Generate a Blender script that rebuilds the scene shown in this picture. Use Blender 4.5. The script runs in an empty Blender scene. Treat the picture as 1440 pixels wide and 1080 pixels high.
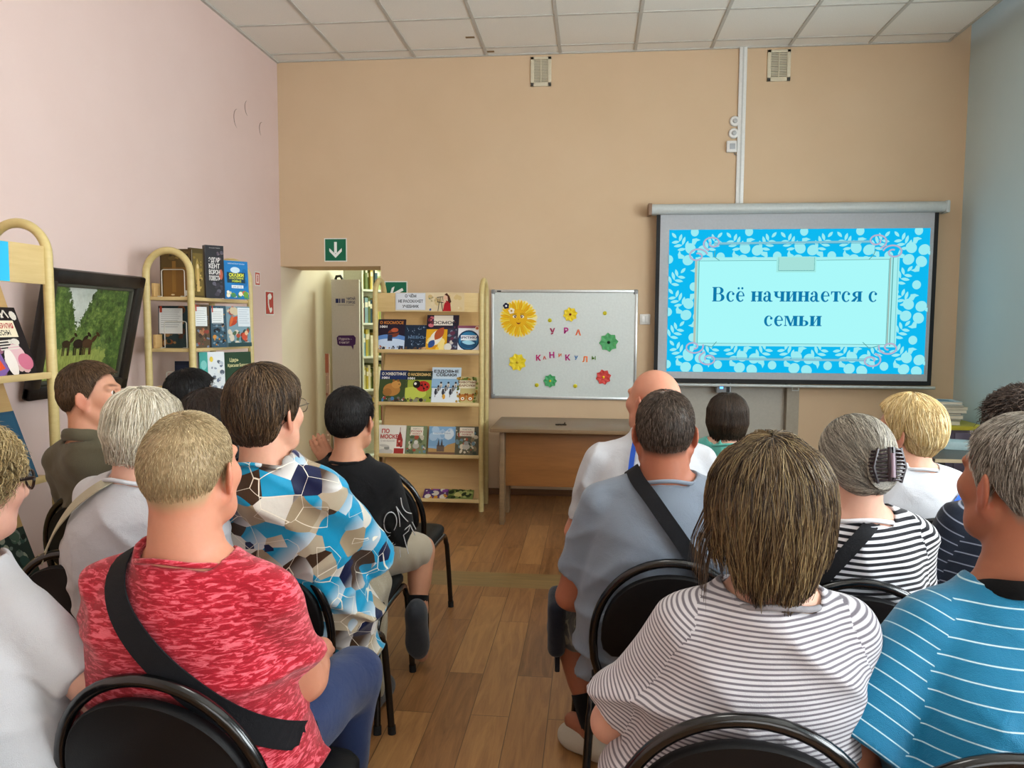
import bpy, bmesh, math, random
import numpy as np
from mathutils import Vector, Matrix, noise as mnoise
PI = math.pi
SC = bpy.context.scene
COL = SC.collection
RNG = np.random.default_rng(7)
random.seed(7)

# ------------------------------------------------------------------ camera of the photograph
FPX = 1081.0
_psi, _th, _ro = math.radians(5.9), math.radians(4.49), math.radians(0.3)
CC = np.array([0, 0, 1.47])
CF = np.array([-math.sin(_psi)*math.cos(_th), math.cos(_psi)*math.cos(_th), -math.sin(_th)])
_R0 = np.array([math.cos(_psi), math.sin(_psi), 0.0]); _U0 = np.cross(_R0, CF)
CR = _R0*math.cos(_ro) + _U0*math.sin(_ro); CU = -_R0*math.sin(_ro) + _U0*math.cos(_ro)
def ray(px, py): return CF + CR*(px-720)/FPX - CU*(py-540)/FPX
def atY(px, py, Y): d = ray(px, py); return CC + d*(Y/d[1])
def atX(px, py, X): d = ray(px, py); return CC + d*(X/d[0])
def atZ(px, py, Z): d = ray(px, py); return CC + d*((Z-CC[2])/d[2])
def atD(px, py, zc): return CC + ray(px, py)*zc

# ------------------------------------------------------------------ colour and materials
def lin(h):
    h = h.lstrip('#'); o = []
    for i in (0, 2, 4):
        c = int(h[i:i+2], 16)/255
        o.append(c/12.92 if c <= .04045 else ((c+.055)/1.055)**2.4)
    return (o[0], o[1], o[2], 1.0)
_M = {}
class NT:
    def __init__(s, name):
        s.m = bpy.data.materials.new(name); s.m.use_nodes = True
        s.t = s.m.node_tree; s.n = s.t.nodes; s.b = s.n['Principled BSDF']
    def new(s, t, **kw):
        n = s.n.new(t)
        for k, v in kw.items(): setattr(n, k, v)
        return n
    def link(s, a, b): s.t.links.new(a, b)
    def obj(s, scale=(1, 1, 1), rot=(0, 0, 0), src='Object'):
        tc = s.new('ShaderNodeTexCoord'); mp = s.new('ShaderNodeMapping')
        mp.inputs['Scale'].default_value = scale; mp.inputs['Rotation'].default_value = rot
        s.link(tc.outputs[src], mp.inputs['Vector']); return mp.outputs['Vector']
    def noise(s, vec, scale=5, detail=3, rough=.5, dist=0):
        n = s.new('ShaderNodeTexNoise'); n.inputs['Scale'].default_value = scale
        n.inputs['Detail'].default_value = detail; n.inputs['Roughness'].default_value = rough
        n.inputs['Distortion'].default_value = dist
        if vec is not None: s.link(vec, n.inputs['Vector'])
        return n
    def ramp(s, fac, stops, interp='LINEAR'):
        r = s.new('ShaderNodeValToRGB'); r.color_ramp.interpolation = interp
        el = r.color_ramp.elements
        while len(el) < len(stops): el.new(.5)
        for e, (p, c) in zip(el, stops): e.position = p; e.color = lin(c) if isinstance(c, str) else c
        s.link(fac, r.inputs['Fac']); return r.outputs['Color']
    def math(s, op, a, b=None, c=None):
        n = s.new('ShaderNodeMath', operation=op)
        for i, v in enumerate((a, b, c)):
            if v is None: continue
            if isinstance(v, (int, float)): n.inputs[i].default_value = v
            else: s.link(v, n.inputs[i])
        return n.outputs[0]
    def mix(s, fac, a, b, blend='MIX'):
        n = s.new('ShaderNodeMix', data_type='RGBA', blend_type=blend)
        for v, i in ((fac, 0), (a, 6), (b, 7)):
            if isinstance(v, str): n.inputs[i].default_value = lin(v)
            elif isinstance(v, (int, float, tuple)): n.inputs[i].default_value = v
            else: s.link(v, n.inputs[i])
        return n.outputs[2]
    def bump(s, h, strength=.3, dist=.002):
        b = s.new('ShaderNodeBump'); b.inputs['Strength'].default_value = strength
        b.inputs['Distance'].default_value = dist
        s.link(h, b.inputs['Height']); s.link(b.outputs['Normal'], s.b.inputs['Normal'])
    def set(s, color=None, rough=.5, metal=0, spec=.5):
        if isinstance(color, str): s.b.inputs['Base Color'].default_value = lin(color)
        elif color is not None: s.link(color, s.b.inputs['Base Color'])
        s.b.inputs['Roughness'].default_value = rough; s.b.inputs['Metallic'].default_value = metal
        s.b.inputs['Specular IOR Level'].default_value = spec
        return s.m
def plain(name, color, rough=.5, metal=0, spec=.5, bump=0, bscale=60):
    k = (name, color, rough)
    if k not in _M:
        t = NT(name)
        v = t.obj()
        n = t.noise(v, bscale, 3)
        c = t.mix(t.math('MULTIPLY', n.outputs['Fac'], .18), color, '#000000')
        t.set(c, rough, metal, spec)
        if bump: t.bump(n.outputs['Fac'], bump)
        _M[k] = t.m
    return _M[k]
def paper(color, rough=.5):            # printed ink: one flat colour each
    k = ('ink', color, rough)
    if k not in _M:
        t = NT('ink_'+color.strip('#')); t.set(color, rough, 0, .2); _M[k] = t.m
    return _M[k]
def glow(color, strength):
    k = ('glow', color, strength)
    if k not in _M:
        t = NT('projected_'+color.strip('#')); t.set('#000000', .9, 0, 0)
        t.b.inputs['Emission Color'].default_value = lin(color); t.b.inputs['Emission Strength'].default_value = strength
        _M[k] = t.m
    return _M[k]
def wood(name, c0, c1, scale=(2, 30, 30), rough=.45, rot=(0, 0, 0)):
    k = ('wood', name)
    if k not in _M:
        t = NT(name); v = t.obj(scale, rot)
        n = t.noise(v, 2.2, 5, .6, .6)
        n2 = t.noise(v, 11, 3, .6)
        f = t.math('MULTIPLY_ADD', n2.outputs['Fac'], .3, t.math('MULTIPLY', n.outputs['Fac'], .75))
        t.set(t.ramp(f, [(.3, c0), (.72, c1)]), rough, 0, .4)
        t.bump(n2.outputs['Fac'], .05)
        _M[k] = t.m
    return _M[k]

# ------------------------------------------------------------------ mesh building
class MB:
    def __init__(s): s.v = []; s.f = []; s.mi = []; s.mats = []; s.T = None
    def midx(s, m):
        if m not in s.mats: s.mats.append(m)
        return s.mats.index(m)
    def add(s, vs, fs, m, T=None):
        o = len(s.v); T = T or s.T
        for p in vs:
            p = Vector(p); s.v.append(tuple(T @ p) if T else tuple(p))
        k = s.midx(m)
        for f in fs: s.f.append([o+i for i in f]); s.mi.append(k)
    def box(s, lo, hi, m, bev=0, T=None, seg=2):
        x0, y0, z0 = lo; x1, y1, z1 = hi
        if not bev:
            vs = [(x, y, z) for x in (x0, x1) for y in (y0, y1) for z in (z0, z1)]
            s.add(vs, [(0, 1, 3, 2), (4, 6, 7, 5), (0, 4, 5, 1), (2, 3, 7, 6), (0, 2, 6, 4), (1, 5, 7, 3)], m, T); return
        bm = bmesh.new(); bmesh.ops.create_cube(bm, size=1)
        for v in bm.verts: v.co = Vector(((x0+x1)/2+v.co.x*(x1-x0), (y0+y1)/2+v.co.y*(y1-y0), (z0+z1)/2+v.co.z*(z1-z0)))
        bmesh.ops.bevel(bm, geom=bm.edges[:], offset=bev, segments=seg, affect='EDGES', profile=.5)
        s.bm(bm, m, T)
    def bm(s, bm, m, T=None):
        bm.verts.index_update()
        s.add([v.co[:] for v in bm.verts], [[v.index for v in f.verts] for f in bm.faces], m, T); bm.free()
    def tube(s, pts, r, m, n=10, closed=False, cap=True, T=None, flat=None, up=None):
        pts = [Vector(p) for p in pts]; N = len(pts)
        rs = r if isinstance(r, (list, tuple)) else [r]*N
        vs = []; fs = []; ref = None
        for i, p in enumerate(pts):
            a = pts[(i-1) % N] if (closed or i > 0) else pts[i]
            b = pts[(i+1) % N] if (closed or i < N-1) else pts[i]
            t = (b-a).normalized()
            if ref is None:
                ref = Vector(up) if up else (Vector((0, 0, 1)) if abs(t.z) < .9 else Vector((1, 0, 0)))
            u = ref - t*ref.dot(t)
            if u.length < 1e-5: u = t.orthogonal()
            u.normalize(); w = t.cross(u); ref = Vector(up) if up else u
            for k in range(n):
                an = 2*PI*k/n
                ca, sa = math.cos(an)*rs[i], math.sin(an)*rs[i]*(flat or 1)
                vs.append(p+u*ca+w*sa)
        M = N if closed else N-1
        for i in range(M):
            j = (i+1) % N
            for k in range(n):
                l = (k+1) % n
                fs.append((i*n+k, i*n+l, j*n+l, j*n+k))
        if cap and not closed:
            fs.append(list(range(n))[::-1]); fs.append([(N-1)*n+k for k in range(n)])
        s.add(vs, fs, m, T)
    def lathe(s, prof, m, n=24, T=None):
        vs = []; fs = []
        for r, z in prof:
            for k in range(n): vs.append((r*math.cos(2*PI*k/n), r*math.sin(2*PI*k/n), z))
        for i in range(len(prof)-1):
            for k in range(n):
                l = (k+1) % n
                fs.append((i*n+k, i*n+l, (i+1)*n+l, (i+1)*n+k))
        fs.append(list(range(n))[::-1]); fs.append([(len(prof)-1)*n+k for k in range(n)])
        s.add(vs, fs, m, T)
    def prism(s, pts2, h0, h1, m, T=None):          # polygon in XY pulled from z=h0 to z=h1
        n = len(pts2)
        vs = [(x, y, h0) for x, y in pts2]+[(x, y, h1) for x, y in pts2]
        fs = [list(range(n))[::-1], list(range(n, 2*n))]+[(i, (i+1) % n, n+(i+1) % n, n+i) for i in range(n)]
        s.add(vs, fs, m, T)
    def poly(s, pts3, m, T=None): s.add(pts3, [list(range(len(pts3)))], m, T)
    def build(s, name, parent=None, smooth=40, loc=None):
        me = bpy.data.meshes.new(name); me.from_pydata(s.v, [], s.f)
        for m in s.mats: me.materials.append(m)
        me.polygons.foreach_set('material_index', s.mi)
        if smooth:
            me.polygons.foreach_set('use_smooth', [True]*len(s.f)); me.set_sharp_from_angle(angle=math.radians(smooth))
        me.update()
        o = bpy.data.objects.new(name, me); COL.objects.link(o)
        if parent: o.parent = parent
        if loc is not None: o.location = loc
        return o
def empty(name, loc=(0, 0, 0), rz=0):
    o = bpy.data.objects.new(name, None); COL.objects.link(o); o.empty_display_size = .05
    o.location = [float(c) for c in loc]; o.rotation_euler = (0, 0, rz); return o
def tag(o, label, cat, group=None, kind=None):
    o['label'] = label; o['category'] = cat
    if group: o['group'] = group
    if kind: o['kind'] = kind
    return o
def struct(o): o['kind'] = 'structure'; return o
def copy_tree(o, parent=None):
    c = o.copy(); COL.objects.link(c)
    if parent: c.parent = parent
    for ch in o.children: copy_tree(ch, c)
    return c

# ------------------------------------------------------------------ lettering
_tc = {}
def glyphs(s, bold=0.0):
    k = (s, bold)
    if k not in _tc:
        c = bpy.data.curves.new('lettering', 'FONT'); c.body = s; c.size = 1; c.resolution_u = 3; c.offset = bold
        o = bpy.data.objects.new('lettering', c); COL.objects.link(o); bpy.context.view_layer.update()
        ev = o.evaluated_get(bpy.context.evaluated_depsgraph_get()); me = ev.to_mesh()
        vs = [tuple(v.co[:2]) for v in me.vertices]; fs = [tuple(p.vertices) for p in me.polygons]
        ev.to_mesh_clear(); bpy.data.objects.remove(o); bpy.data.curves.remove(c)
        xs = [v[0] for v in vs] or [0]; ys = [v[1] for v in vs] or [0]
        _tc[k] = (vs, fs, min(xs), max(xs), min(ys), max(ys))
    return _tc[k]
class Flat:
    """Flat print laid on a surface: (u, v) in metres on the plane given by T (x right, z up, -y towards the reader)."""
    def __init__(s, mb, T, z0=.0006, dz=.00012, mat=paper, clip=None): s.mb = mb; s.Tm = T; s.z = z0; s.dz = dz; s.mat = mat; s.clip = clip
    def lay(s, vs, fs, col):
        s.z += s.dz
        s.mb.add([(u, -s.z, v) for u, v in vs], fs, s.mat(col) if isinstance(col, str) else col, s.Tm)
    def poly(s, pts, col):
        if s.clip:
            pts = clip_poly(pts, *s.clip)
            if len(pts) < 3: return
        s.lay(pts, [list(range(len(pts)))], col)
    def rect(s, u0, v0, u1, v1, col): s.poly([(u0, v0), (u1, v0), (u1, v1), (u0, v1)], col)
    def ell(s, cu, cv, ru, rv, col, n=20, rot=0, a0=0, a1=360):
        c, sn = math.cos(rot), math.sin(rot); pts = []
        N = n if a1-a0 >= 360 else n+1
        for i in range(N):
            a = math.radians(a0+(a1-a0)*i/n); x, y = ru*math.cos(a), rv*math.sin(a)
            pts.append((cu+x*c-y*sn, cv+x*sn+y*c))
        s.poly(pts, col)
    def leaf(s, cu, cv, L, W, rot, col, n=8):
        pts = [(L*i/n, W*math.sin(PI*i/n)**.8) for i in range(n+1)]+[(L*i/n, -W*math.sin(PI*i/n)**.8) for i in range(n-1, 0, -1)]
        c, sn = math.cos(rot), math.sin(rot)
        s.poly([(cu+x*c-y*sn, cv+x*sn+y*c) for x, y in pts], col)
    def line(s, pts, w, col):
        for (a, b) in zip(pts, pts[1:]):
            d = math.hypot(b[0]-a[0], b[1]-a[1]) or 1e-9; nx, ny = -(b[1]-a[1])/d*w/2, (b[0]-a[0])/d*w/2
            s.z -= s.dz
            s.poly([(a[0]-nx, a[1]-ny), (b[0]-nx, b[1]-ny), (b[0]+nx, b[1]+ny), (a[0]+nx, a[1]+ny)], col)
        s.z += s.dz
    def text(s, t, u, v, h, col, bold=.0, width=None, align='c', rot=0, skew=0):
        vs, fs, x0, x1, y0, y1 = glyphs(t, bold)
        k = h/.72; kx = k
        if width: kx = min(k*1.6, width/max(x1-x0, 1e-6))
        off = {'c': -(x0+x1)/2, 'l': -x0, 'r': -x1}[align]; c, sn = math.cos(rot), math.sin(rot)
        out = []
        for x, y in vs:
            X, Y = (x+off)*kx+y*k*skew, y*k; out.append((u+X*c-Y*sn, v+X*sn+Y*c))
        s.lay(out, fs, col)
    def blobs(s, u0, v0, u1, v1, n, cols, size, seed=0, asp=.6):
        r = random.Random(seed)
        for i in range(n):
            a = size*r.uniform(.45, 1.0)
            cu, cv = r.uniform(u0+a, u1-a), r.uniform(v0+a*.8, v1-a*.8)
            s.ell(cu, cv, a, a*r.uniform(asp, 1), r.choice(cols), 9, r.uniform(0, PI)) if r.random() < .6 else s.leaf(cu, cv, a, a*.4, r.uniform(0, 2*PI), r.choice(cols), 5)
def clip_poly(pts, x0, y0, x1, y1):
    for ax, lim, sg in ((0, x0, 1), (0, x1, -1), (1, y0, 1), (1, y1, -1)):
        out = []
        for i, p in enumerate(pts):
            q = pts[i-1]; a = (p[ax]-lim)*sg >= 0; b = (q[ax]-lim)*sg >= 0
            if a != b:
                t = (lim-q[ax])/(p[ax]-q[ax]); out.append((q[0]+t*(p[0]-q[0]), q[1]+t*(p[1]-q[1])))
            if a: out.append(p)
        pts = out
        if not pts: return []
    return pts
def frame(loc, rz=0, rx=0):     # plane frame: x right, z up, -y towards reader, turned by rz, leaning back by rx
    return Matrix.Translation(Vector([float(c) for c in loc])) @ Matrix.Rotation(rz, 4, 'Z') @ Matrix.Rotation(rx, 4, 'X')
# ================================================================== THE ROOM
XL, XR, YB, ZC, XC = -2.70, 2.90, 6.5, 3.68, 2.745
DX, DZ = -1.81, 1.955                     # passage in the back wall beside the left wall
def wall_mat(name, base, var, rough=.75):
    t = NT(name); v = t.obj()
    n = t.noise(v, 1.3, 4, .6); n2 = t.noise(v, 55, 3, .6)
    c = t.ramp(n.outputs['Fac'], [(.3, base), (.75, var)])
    t.set(c, rough, 0, .25); t.bump(n2.outputs['Fac'], .12, .003); return t.m
M_PINK = wall_mat('pink_paint', '#dcc5bd', '#d8bfb6')
M_BEIGE = wall_mat('peach_paint', '#d2b898', '#ccb190')
M_BLUE = wall_mat('pale_blue_paint', '#cbdcdf', '#c4d7db')
M_CREAM = wall_mat('cream_paint', '#ddd0bb', '#d8c9b2')
M_WHITE = plain('white_gloss', '#e8e8e4', .35)
M_STEEL = plain('satin_aluminium', '#c9cdcd', .3, .6)
M_DARK = plain('black_plastic', '#141414', .4)

def floor_mat():
    t = NT('laminate_planks'); tc = t.new('ShaderNodeTexCoord')
    mp = t.new('ShaderNodeMapping'); mp.inputs['Rotation'].default_value = (0, 0, PI/2)
    t.link(tc.outputs['Object'], mp.inputs['Vector'])
    br = t.new('ShaderNodeTexBrick', offset=.37, offset_frequency=2)
    for k, v in (('Scale', 1), ('Brick Width', .92), ('Row Height', .145), ('Mortar Size', .0016), ('Mortar Smooth', .1), ('Bias', 0)): br.inputs[k].default_value = v
    br.inputs['Color1'].default_value = (0, 0, 0, 1); br.inputs['Color2'].default_value = (1, 1, 1, 1); br.inputs['Mortar'].default_value = (.5, .5, .5, 1)
    t.link(mp.outputs[0], br.inputs['Vector'])
    v1 = t.obj((9, .9, 1)); off = t.new('ShaderNodeVectorMath', operation='MULTIPLY_ADD')
    t.link(br.outputs['Color'], off.inputs[0]); off.inputs[1].default_value = (7, 5, 3); t.link(v1, off.inputs[2])
    grain = t.noise(off.outputs[0], 2.4, 6, .62, 1.4)
    fine = t.noise(t.obj((60, 3, 1)), 3, 3, .6)
    knot = t.noise(t.obj((3.2, 1.3, 1)), 2.1, 2, .5, .8)
    f = t.math('MULTIPLY_ADD', br.outputs['Color'], .22, t.math('MULTIPLY_ADD', grain.outputs['Fac'], .62, t.math('MULTIPLY', fine.outputs['Fac'], .16)))
    c = t.ramp(f, [(.28, '#644122'), (.48, '#8c6039'), (.72, '#ac7e4c')])
    kn = t.ramp(knot.outputs['Fac'], [(.66, (0, 0, 0, 1)), (.74, (1, 1, 1, 1))])
    c = t.mix(t.math('MULTIPLY', kn, .45), c, '#5a3a20')
    c = t.mix(t.math('MULTIPLY', br.outputs['Fac'], .75), c, '#3a2413')
    # an olive brown band across the aisle, grain running crosswise
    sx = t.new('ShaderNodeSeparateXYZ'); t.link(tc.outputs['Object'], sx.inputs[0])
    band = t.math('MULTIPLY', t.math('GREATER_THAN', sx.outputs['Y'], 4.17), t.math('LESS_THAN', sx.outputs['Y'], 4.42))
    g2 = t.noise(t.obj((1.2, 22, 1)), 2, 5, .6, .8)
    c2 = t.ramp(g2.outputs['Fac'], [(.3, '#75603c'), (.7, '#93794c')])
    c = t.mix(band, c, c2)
    t.set(c, .34, 0, .45); t.bump(t.math('ADD', t.math('MULTIPLY', br.outputs['Fac'], -1.0), t.math('MULTIPLY', fine.outputs['Fac'], .15)), .25, .002)
    return t.m
def build_room():
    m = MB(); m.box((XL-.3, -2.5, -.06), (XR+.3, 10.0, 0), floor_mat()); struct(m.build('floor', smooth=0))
    # left wall, with three half-round dents in the plaster
    m = MB(); m.box((XL-.2, -2.5, 0), (XL, YB, 4.2), M_PINK)
    mk = plain('plaster_scar', '#8d7468', .8)
    for px, py, r, a0, a1 in ((335, 168, .075, 100, 250), (349, 153, .06, 110, 260), (369, 183, .06, 90, 240)):
        p = atX(px, py, XL)
        pts = [(XL+.001, p[1]+r*math.cos(math.radians(a0+(a1-a0)*i/14)), p[2]+r*math.sin(math.radians(a0+(a1-a0)*i/14))) for i in range(15)]
        m.tube(pts, [.0035*math.sin(PI*(i+.6)/15.2) for i in range(15)], mk, 5)
    struct(m.build('wall_left', smooth=40))
    m = MB(); m.box((XL-.2, YB, 0), (XL, 10, 3.0), M_CREAM); struct(m.build('wall_left_passage', smooth=0))
    m = MB()
    m.box((DX, YB, 0), (.66, 7.0, 4.2), M_BEIGE); m.box((1.66, YB, 0), (XR+.2, 7.0, 4.2), M_BEIGE)
    m.box((.66, YB, 2.1), (1.66, 7.0, 4.2), M_BEIGE)
    m.box((XL, YB, DZ), (DX, 7.0, 4.2), M_BEIGE)
    struct(m.build('wall_back', smooth=0))
    # right wall: tall windows nearer the camera than the picture's edge
    m = MB(); wins = [(-.6, 1.2), (1.75, 3.25), (3.7, 5.0)]; z0, z1 = .95, 3.2
    m.box((XR, -2.5, 0), (XR+.3, YB, z0), M_BLUE); m.box((XR, -2.5, z1), (XR+.3, YB, 4.2), M_BLUE)
    y = -2.5
    for a, b in wins: m.box((XR, y, z0), (XR+.3, a, z1), M_BLUE); y = b
    m.box((XR, y, z0), (XR+.3, YB, z1), M_BLUE); struct(m.build('wall_right', smooth=0))
    gl = NT('window_glass'); gl.set('#ffffff', .02); gl.b.inputs['Transmission Weight'].default_value = 1; gl.b.inputs['IOR'].default_value = 1.01
    for i, (a, b) in enumerate(wins):
        m = MB(); x = XR+.16
        for (p, q) in (((a, z0), (b, z0+.07)), ((a, z1-.07), (b, z1)), ((a, z0), (a+.07, z1)), ((b-.07, z0), (b, z1)), (((a+b)/2-.05, z0), ((a+b)/2+.05, z1))):
            m.box((x, p[0], p[1]), (x+.07, q[0], q[1]), M_WHITE)
        m.box((XR-.1, a-.04, z0-.03), (XR, b+.04, z0+.006), M_WHITE); m.box((XR, a+.004, z0+.001), (x, b-.004, z0+.006), M_WHITE)
        struct(m.build('window_%d' % (i+1), smooth=0))
    for i, (a, b) in enumerate(wins):
        m = MB(); m.box((XR+.19, a+.06, z0+.06), (XR+.196, b-.06, z1-.06), gl.m); struct(m.build('window_pane_%d' % (i+1), bpy.data.objects['window_%d' % (i+1)], 0))
    # wall behind the camera with an added window framing the rear fill light
    a, b, z0, z1 = -.6, 2.6, .95, 3.05; y0, y1 = -2.8, -2.5; m = MB()
    m.box((XL, y0, 0), (a, y1, 4.2), M_BEIGE); m.box((b, y0, 0), (XR+.3, y1, 4.2), M_BEIGE); m.box((a, y0, 0), (b, y1, z0), M_BEIGE); m.box((a, y0, z1), (b, y1, 4.2), M_BEIGE); struct(m.build('wall_rear', smooth=0))
    m = MB(); y = -2.66
    for (p, q) in (((a, z0), (b, z0+.07)), ((a, z1-.07), (b, z1)), ((a, z0), (a+.07, z1)), ((b-.07, z0), (b, z1)), (((a+b)/2-.05, z0), ((a+b)/2+.05, z1))): m.box((p[0], y, p[1]), (q[0], y+.07, q[1]), M_WHITE)
    m.box((a+.004, y, z0+.001), (b-.004, -2.4, z0+.008), M_WHITE); wo = struct(m.build('window_4', smooth=0))
    m = MB(); m.box((a+.06, y+.02, z0+.06), (b-.06, y+.026, z1-.06), gl.m); struct(m.build('window_pane_4', wo, 0))
    # suspended ceiling: mineral tiles on T-bars, stopping short of the window wall
    t = NT('mineral_fibre_tile'); v = t.obj(); n = t.noise(v, 120, 2, .6); n2 = t.noise(v, .8, 2)
    t.set(t.mix(t.math('MULTIPLY', n.outputs['Fac'], .25), t.ramp(n2.outputs['Fac'], [(.3, '#f3f1ea'), (.7, '#edebe3')]), '#a8a59c'), .85, 0, .1); t.bump(n.outputs['Fac'], .25, .002)
    m = MB(); m.box((XL, -2.5, ZC+.004), (XC, YB, ZC+.03), t.m)
    bar = plain('grid_bar_white', '#c3c1b9', .5); st = plain('brown_water_stain', '#8a6f4a', .8)
    p = .606; x = -2.105
    ys = [6.32-p*i for i in range(14)]
    while x < XC-.05: m.box((x-.012, -2.5, ZC-.003), (x+.012, YB, ZC+.006), bar); x += p
    for yy in ys: m.box((XL, yy-.010, ZC-.002), (XC, yy+.010, ZC+.006), bar)
    m.box((XC-.02, -2.5, ZC-.004), (XC, YB, ZC+.05), bar); m.box((XL, -2.5, ZC-.012), (XL+.022, YB, ZC+.004), bar); m.box((XL, YB-.02, ZC-.006), (XC, YB, ZC+.004), bar)
    for px, py in ((662, 53), (690, 73)):
        q = atZ(px, py, ZC); m.box((q[0]-.04, q[1]-.015, ZC+.001), (q[0]+.03, q[1]+.015, ZC+.005), st)
    struct(m.build('ceiling', smooth=0))
    m = MB(); m.box((XC-.3, -2.5, 3.98), (XR+.3, YB, 4.05), plain('grey_concrete', '#6f7270', .9)); struct(m.build('ceiling_slab', smooth=0))
    br = wood('brown_baseboard', '#5a3a22', '#7a5231', (1, 30, 30))
    m = MB(); m.box((DX, YB-.016, 0), (.60, YB, .055), br, .004); m.box((1.72, YB-.016, 0), (XR, YB, .055), br, .004); struct(m.build('baseboard_back', smooth=0))
    m = MB(); m.box((XL, -2.5, 0), (XL+.016, YB, .055), br, .004); struct(m.build('baseboard_left', smooth=0))
    # grey double door half hidden by the screen
    gd = plain('grey_door_paint', '#b5b2a6', .45)
    m = MB(); m.box((.66, 6.56, 0), (1.156, 6.60, 2.1), gd, .003); m.box((1.164, 6.56, 0), (1.60, 6.60, 2.1), gd, .003); d = struct(m.build('door_1', smooth=0))
    m = MB(); m.box((1.60, 6.49, 0), (1.70, 6.62, 2.14), plain('door_frame_paint', '#a59d8c', .5), .004); m.box((.60, 6.49, 0), (.66, 6.62, 2.14), plain('door_frame_paint', '#a59d8c', .5), .004); m.box((.66, 6.49, 2.1), (1.60, 6.62, 2.14), plain('door_frame_paint', '#a59d8c', .5)); struct(m.build('trim_door', d, smooth=0))
    m = MB(); m.box((1.07, 6.525, .86), (1.15, 6.56, 1.02), M_DARK, .004); m.box((1.085, 6.515, .97), (1.125, 6.526, .995), M_STEEL, .002); m.build('lock_box', d)
    m = MB(); m.lathe([(.0, 0), (.024, 0), (.024, .01), (.008, .016)], M_STEEL, 16, Matrix.Translation((1.20, 6.56, 1.0)) @ Matrix.Rotation(PI/2, 4, 'X')); m.build('key_rosette', d)
    # back room seen through the passage
    m = MB(); m.box((XL, 9.4, 0), (.2, 9.6, 3.0), M_CREAM); m.box((.0, 7.0, 0), (.2, 9.4, 3.0), M_CREAM); struct(m.build('wall_passage_end', smooth=0))
    m = MB(); m.box((XL, 7.0, 2.75), (.2, 9.6, 2.8), M_WHITE); struct(m.build('ceiling_passage', smooth=0))
build_room()

# ================================================================== WALL FITTINGS
def vents():
    cream = plain('cream_enamel', '#d9cfb4', .5); dk = plain('duct_dark', '#26221b', .9)
    for i, (x0, x1, z0, z1, lb) in enumerate(((-.53, -.36, 3.42, 3.655, 'cream ventilation grille high above the whiteboard'), (1.365, 1.545, 3.41, 3.655, 'cream ventilation grille high above the projection screen'))):
        e = tag(empty('ventilation_grille', ((x0+x1)/2, YB, z0)), lb, 'vent', 'ventilation grilles under the ceiling')
        w, h = (x1-x0)/2, z1-z0
        m = MB()
        for lo, hi in (((-w, 0), (-w+.028, h)), ((w-.028, 0), (w, h)), ((-w, 0), (w, .03)), ((-w, h-.022), (w, h))): m.box((lo[0], -.014, lo[1]), (hi[0], 0, hi[1]), cream, .002)
        m.box((-.003, -.012, .03), (.003, -.003, h-.02), cream)
        for sx in (-1, 1): m.lathe([(0, 0), (.005, 0), (.003, .003)], M_STEEL, 8, Matrix.Translation((sx*(w-.014), -.014, .015)) @ Matrix.Rotation(PI/2, 4, 'X'))
        m.build('frame', e)
        m = MB(); n = 15
        for k in range(n):
            z = .034+(h-.062)*k/(n-1)
            m.box((-w+.026, -.004, -.005), (w-.026, -.003, .005), cream, 0, Matrix.Translation((0, -.004, z)) @ Matrix.Rotation(.75, 4, 'X'))
        m.build('louvre', e)
        m = MB(); m.box((-w+.02, -.002, .02), (w-.02, -.0005, h-.015), dk); m.build('dark_opening', e)
vents()
def duct():
    a, b = atY(1046, 72, YB), atY(1038, 292, YB); x = (a[0]+b[0])/2
    m = MB(); m.box((x-.03, YB-.022, b[2]), (x+.03, YB, ZC), M_WHITE, .003); m.box((x-.006, YB-.024, b[2]), (x+.006, YB-.021, ZC), plain('duct_seam', '#c9cac5', .4)); m.box((x-.002, YB-.01, b[2]-.05), (x+.012, YB-.002, b[2]), M_WHITE)
    tag(m.build('cable_duct'), 'white vertical plastic cable duct running from ceiling to the screen', 'cable duct')
    for i, (px, py, lb) in enumerate(((1033, 171, 'upper round white sounder beside the cable duct'), (1031.5, 188, 'lower round white sounder beside the cable duct'))):
        p = atY(px, py, YB); T = Matrix.Translation((p[0], YB, p[2])) @ Matrix.Rotation(PI/2, 4, 'X')
        e = tag(empty('alarm_sounder', (p[0], YB, p[2])), lb, 'alarm', 'alarm sounders beside the cable duct')
        R = Matrix.Rotation(PI/2, 4, 'X')
        m = MB(); m.lathe([(.0, 0), (.042, 0), (.042, .014), (.036, .022), (.018, .024)], M_WHITE, 24, R); hs_ = m.build('housing', e)
        m = MB(); m.lathe([(0, .022), (.02, .022), (.016, .032), (.006, .036)], plain('grey_lens', '#b9bcbc', .2), 16, R); m.build('lens', hs_)
    p = atY(1029, 207, YB); e = tag(empty('alarm_box', (p[0], YB, p[2])), 'small square white alarm box under the round sounders', 'alarm')
    m = MB(); m.box((-.045, -.035, -.045), (.035, 0, .045), M_WHITE, .006); m.build('housing', e)
    m = MB(); m.box((-.022, -.037, -.022), (.022, -.034, .022), plain('grey_panel', '#aeb3b8', .3), .002); m.build('front_panel', e)
    m = MB(); m.tube([(.02, -.012, -.045), (.024, -.012, -.062), (.045, -.01, -.066), (.06, -.008, -.06)], .004, plain('grey_cable', '#8d8a82', .5), 6); m.build('cable', e)
    p = atY(907, 449, YB); e = tag(empty('light_switch', (p[0], YB, p[2])), 'white double light switch between whiteboard and screen', 'light switch')
    m = MB(); m.box((-.043, -.012, -.043), (.043, 0, .043), M_WHITE, .005); pl_ = m.build('plate', e)
    for s in (-1, 1):
        m = MB(); m.box((min(0, s*.028)+s*.001, -.02, -.028), (max(0, s*.028)+s*.001, -.01, .028), plain('rocker_white', '#f2f2ee', .3), .004); m.build('rocker', pl_)
duct()
GREEN, PAPERW = '#1f6b4e', '#eef0ec'
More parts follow.
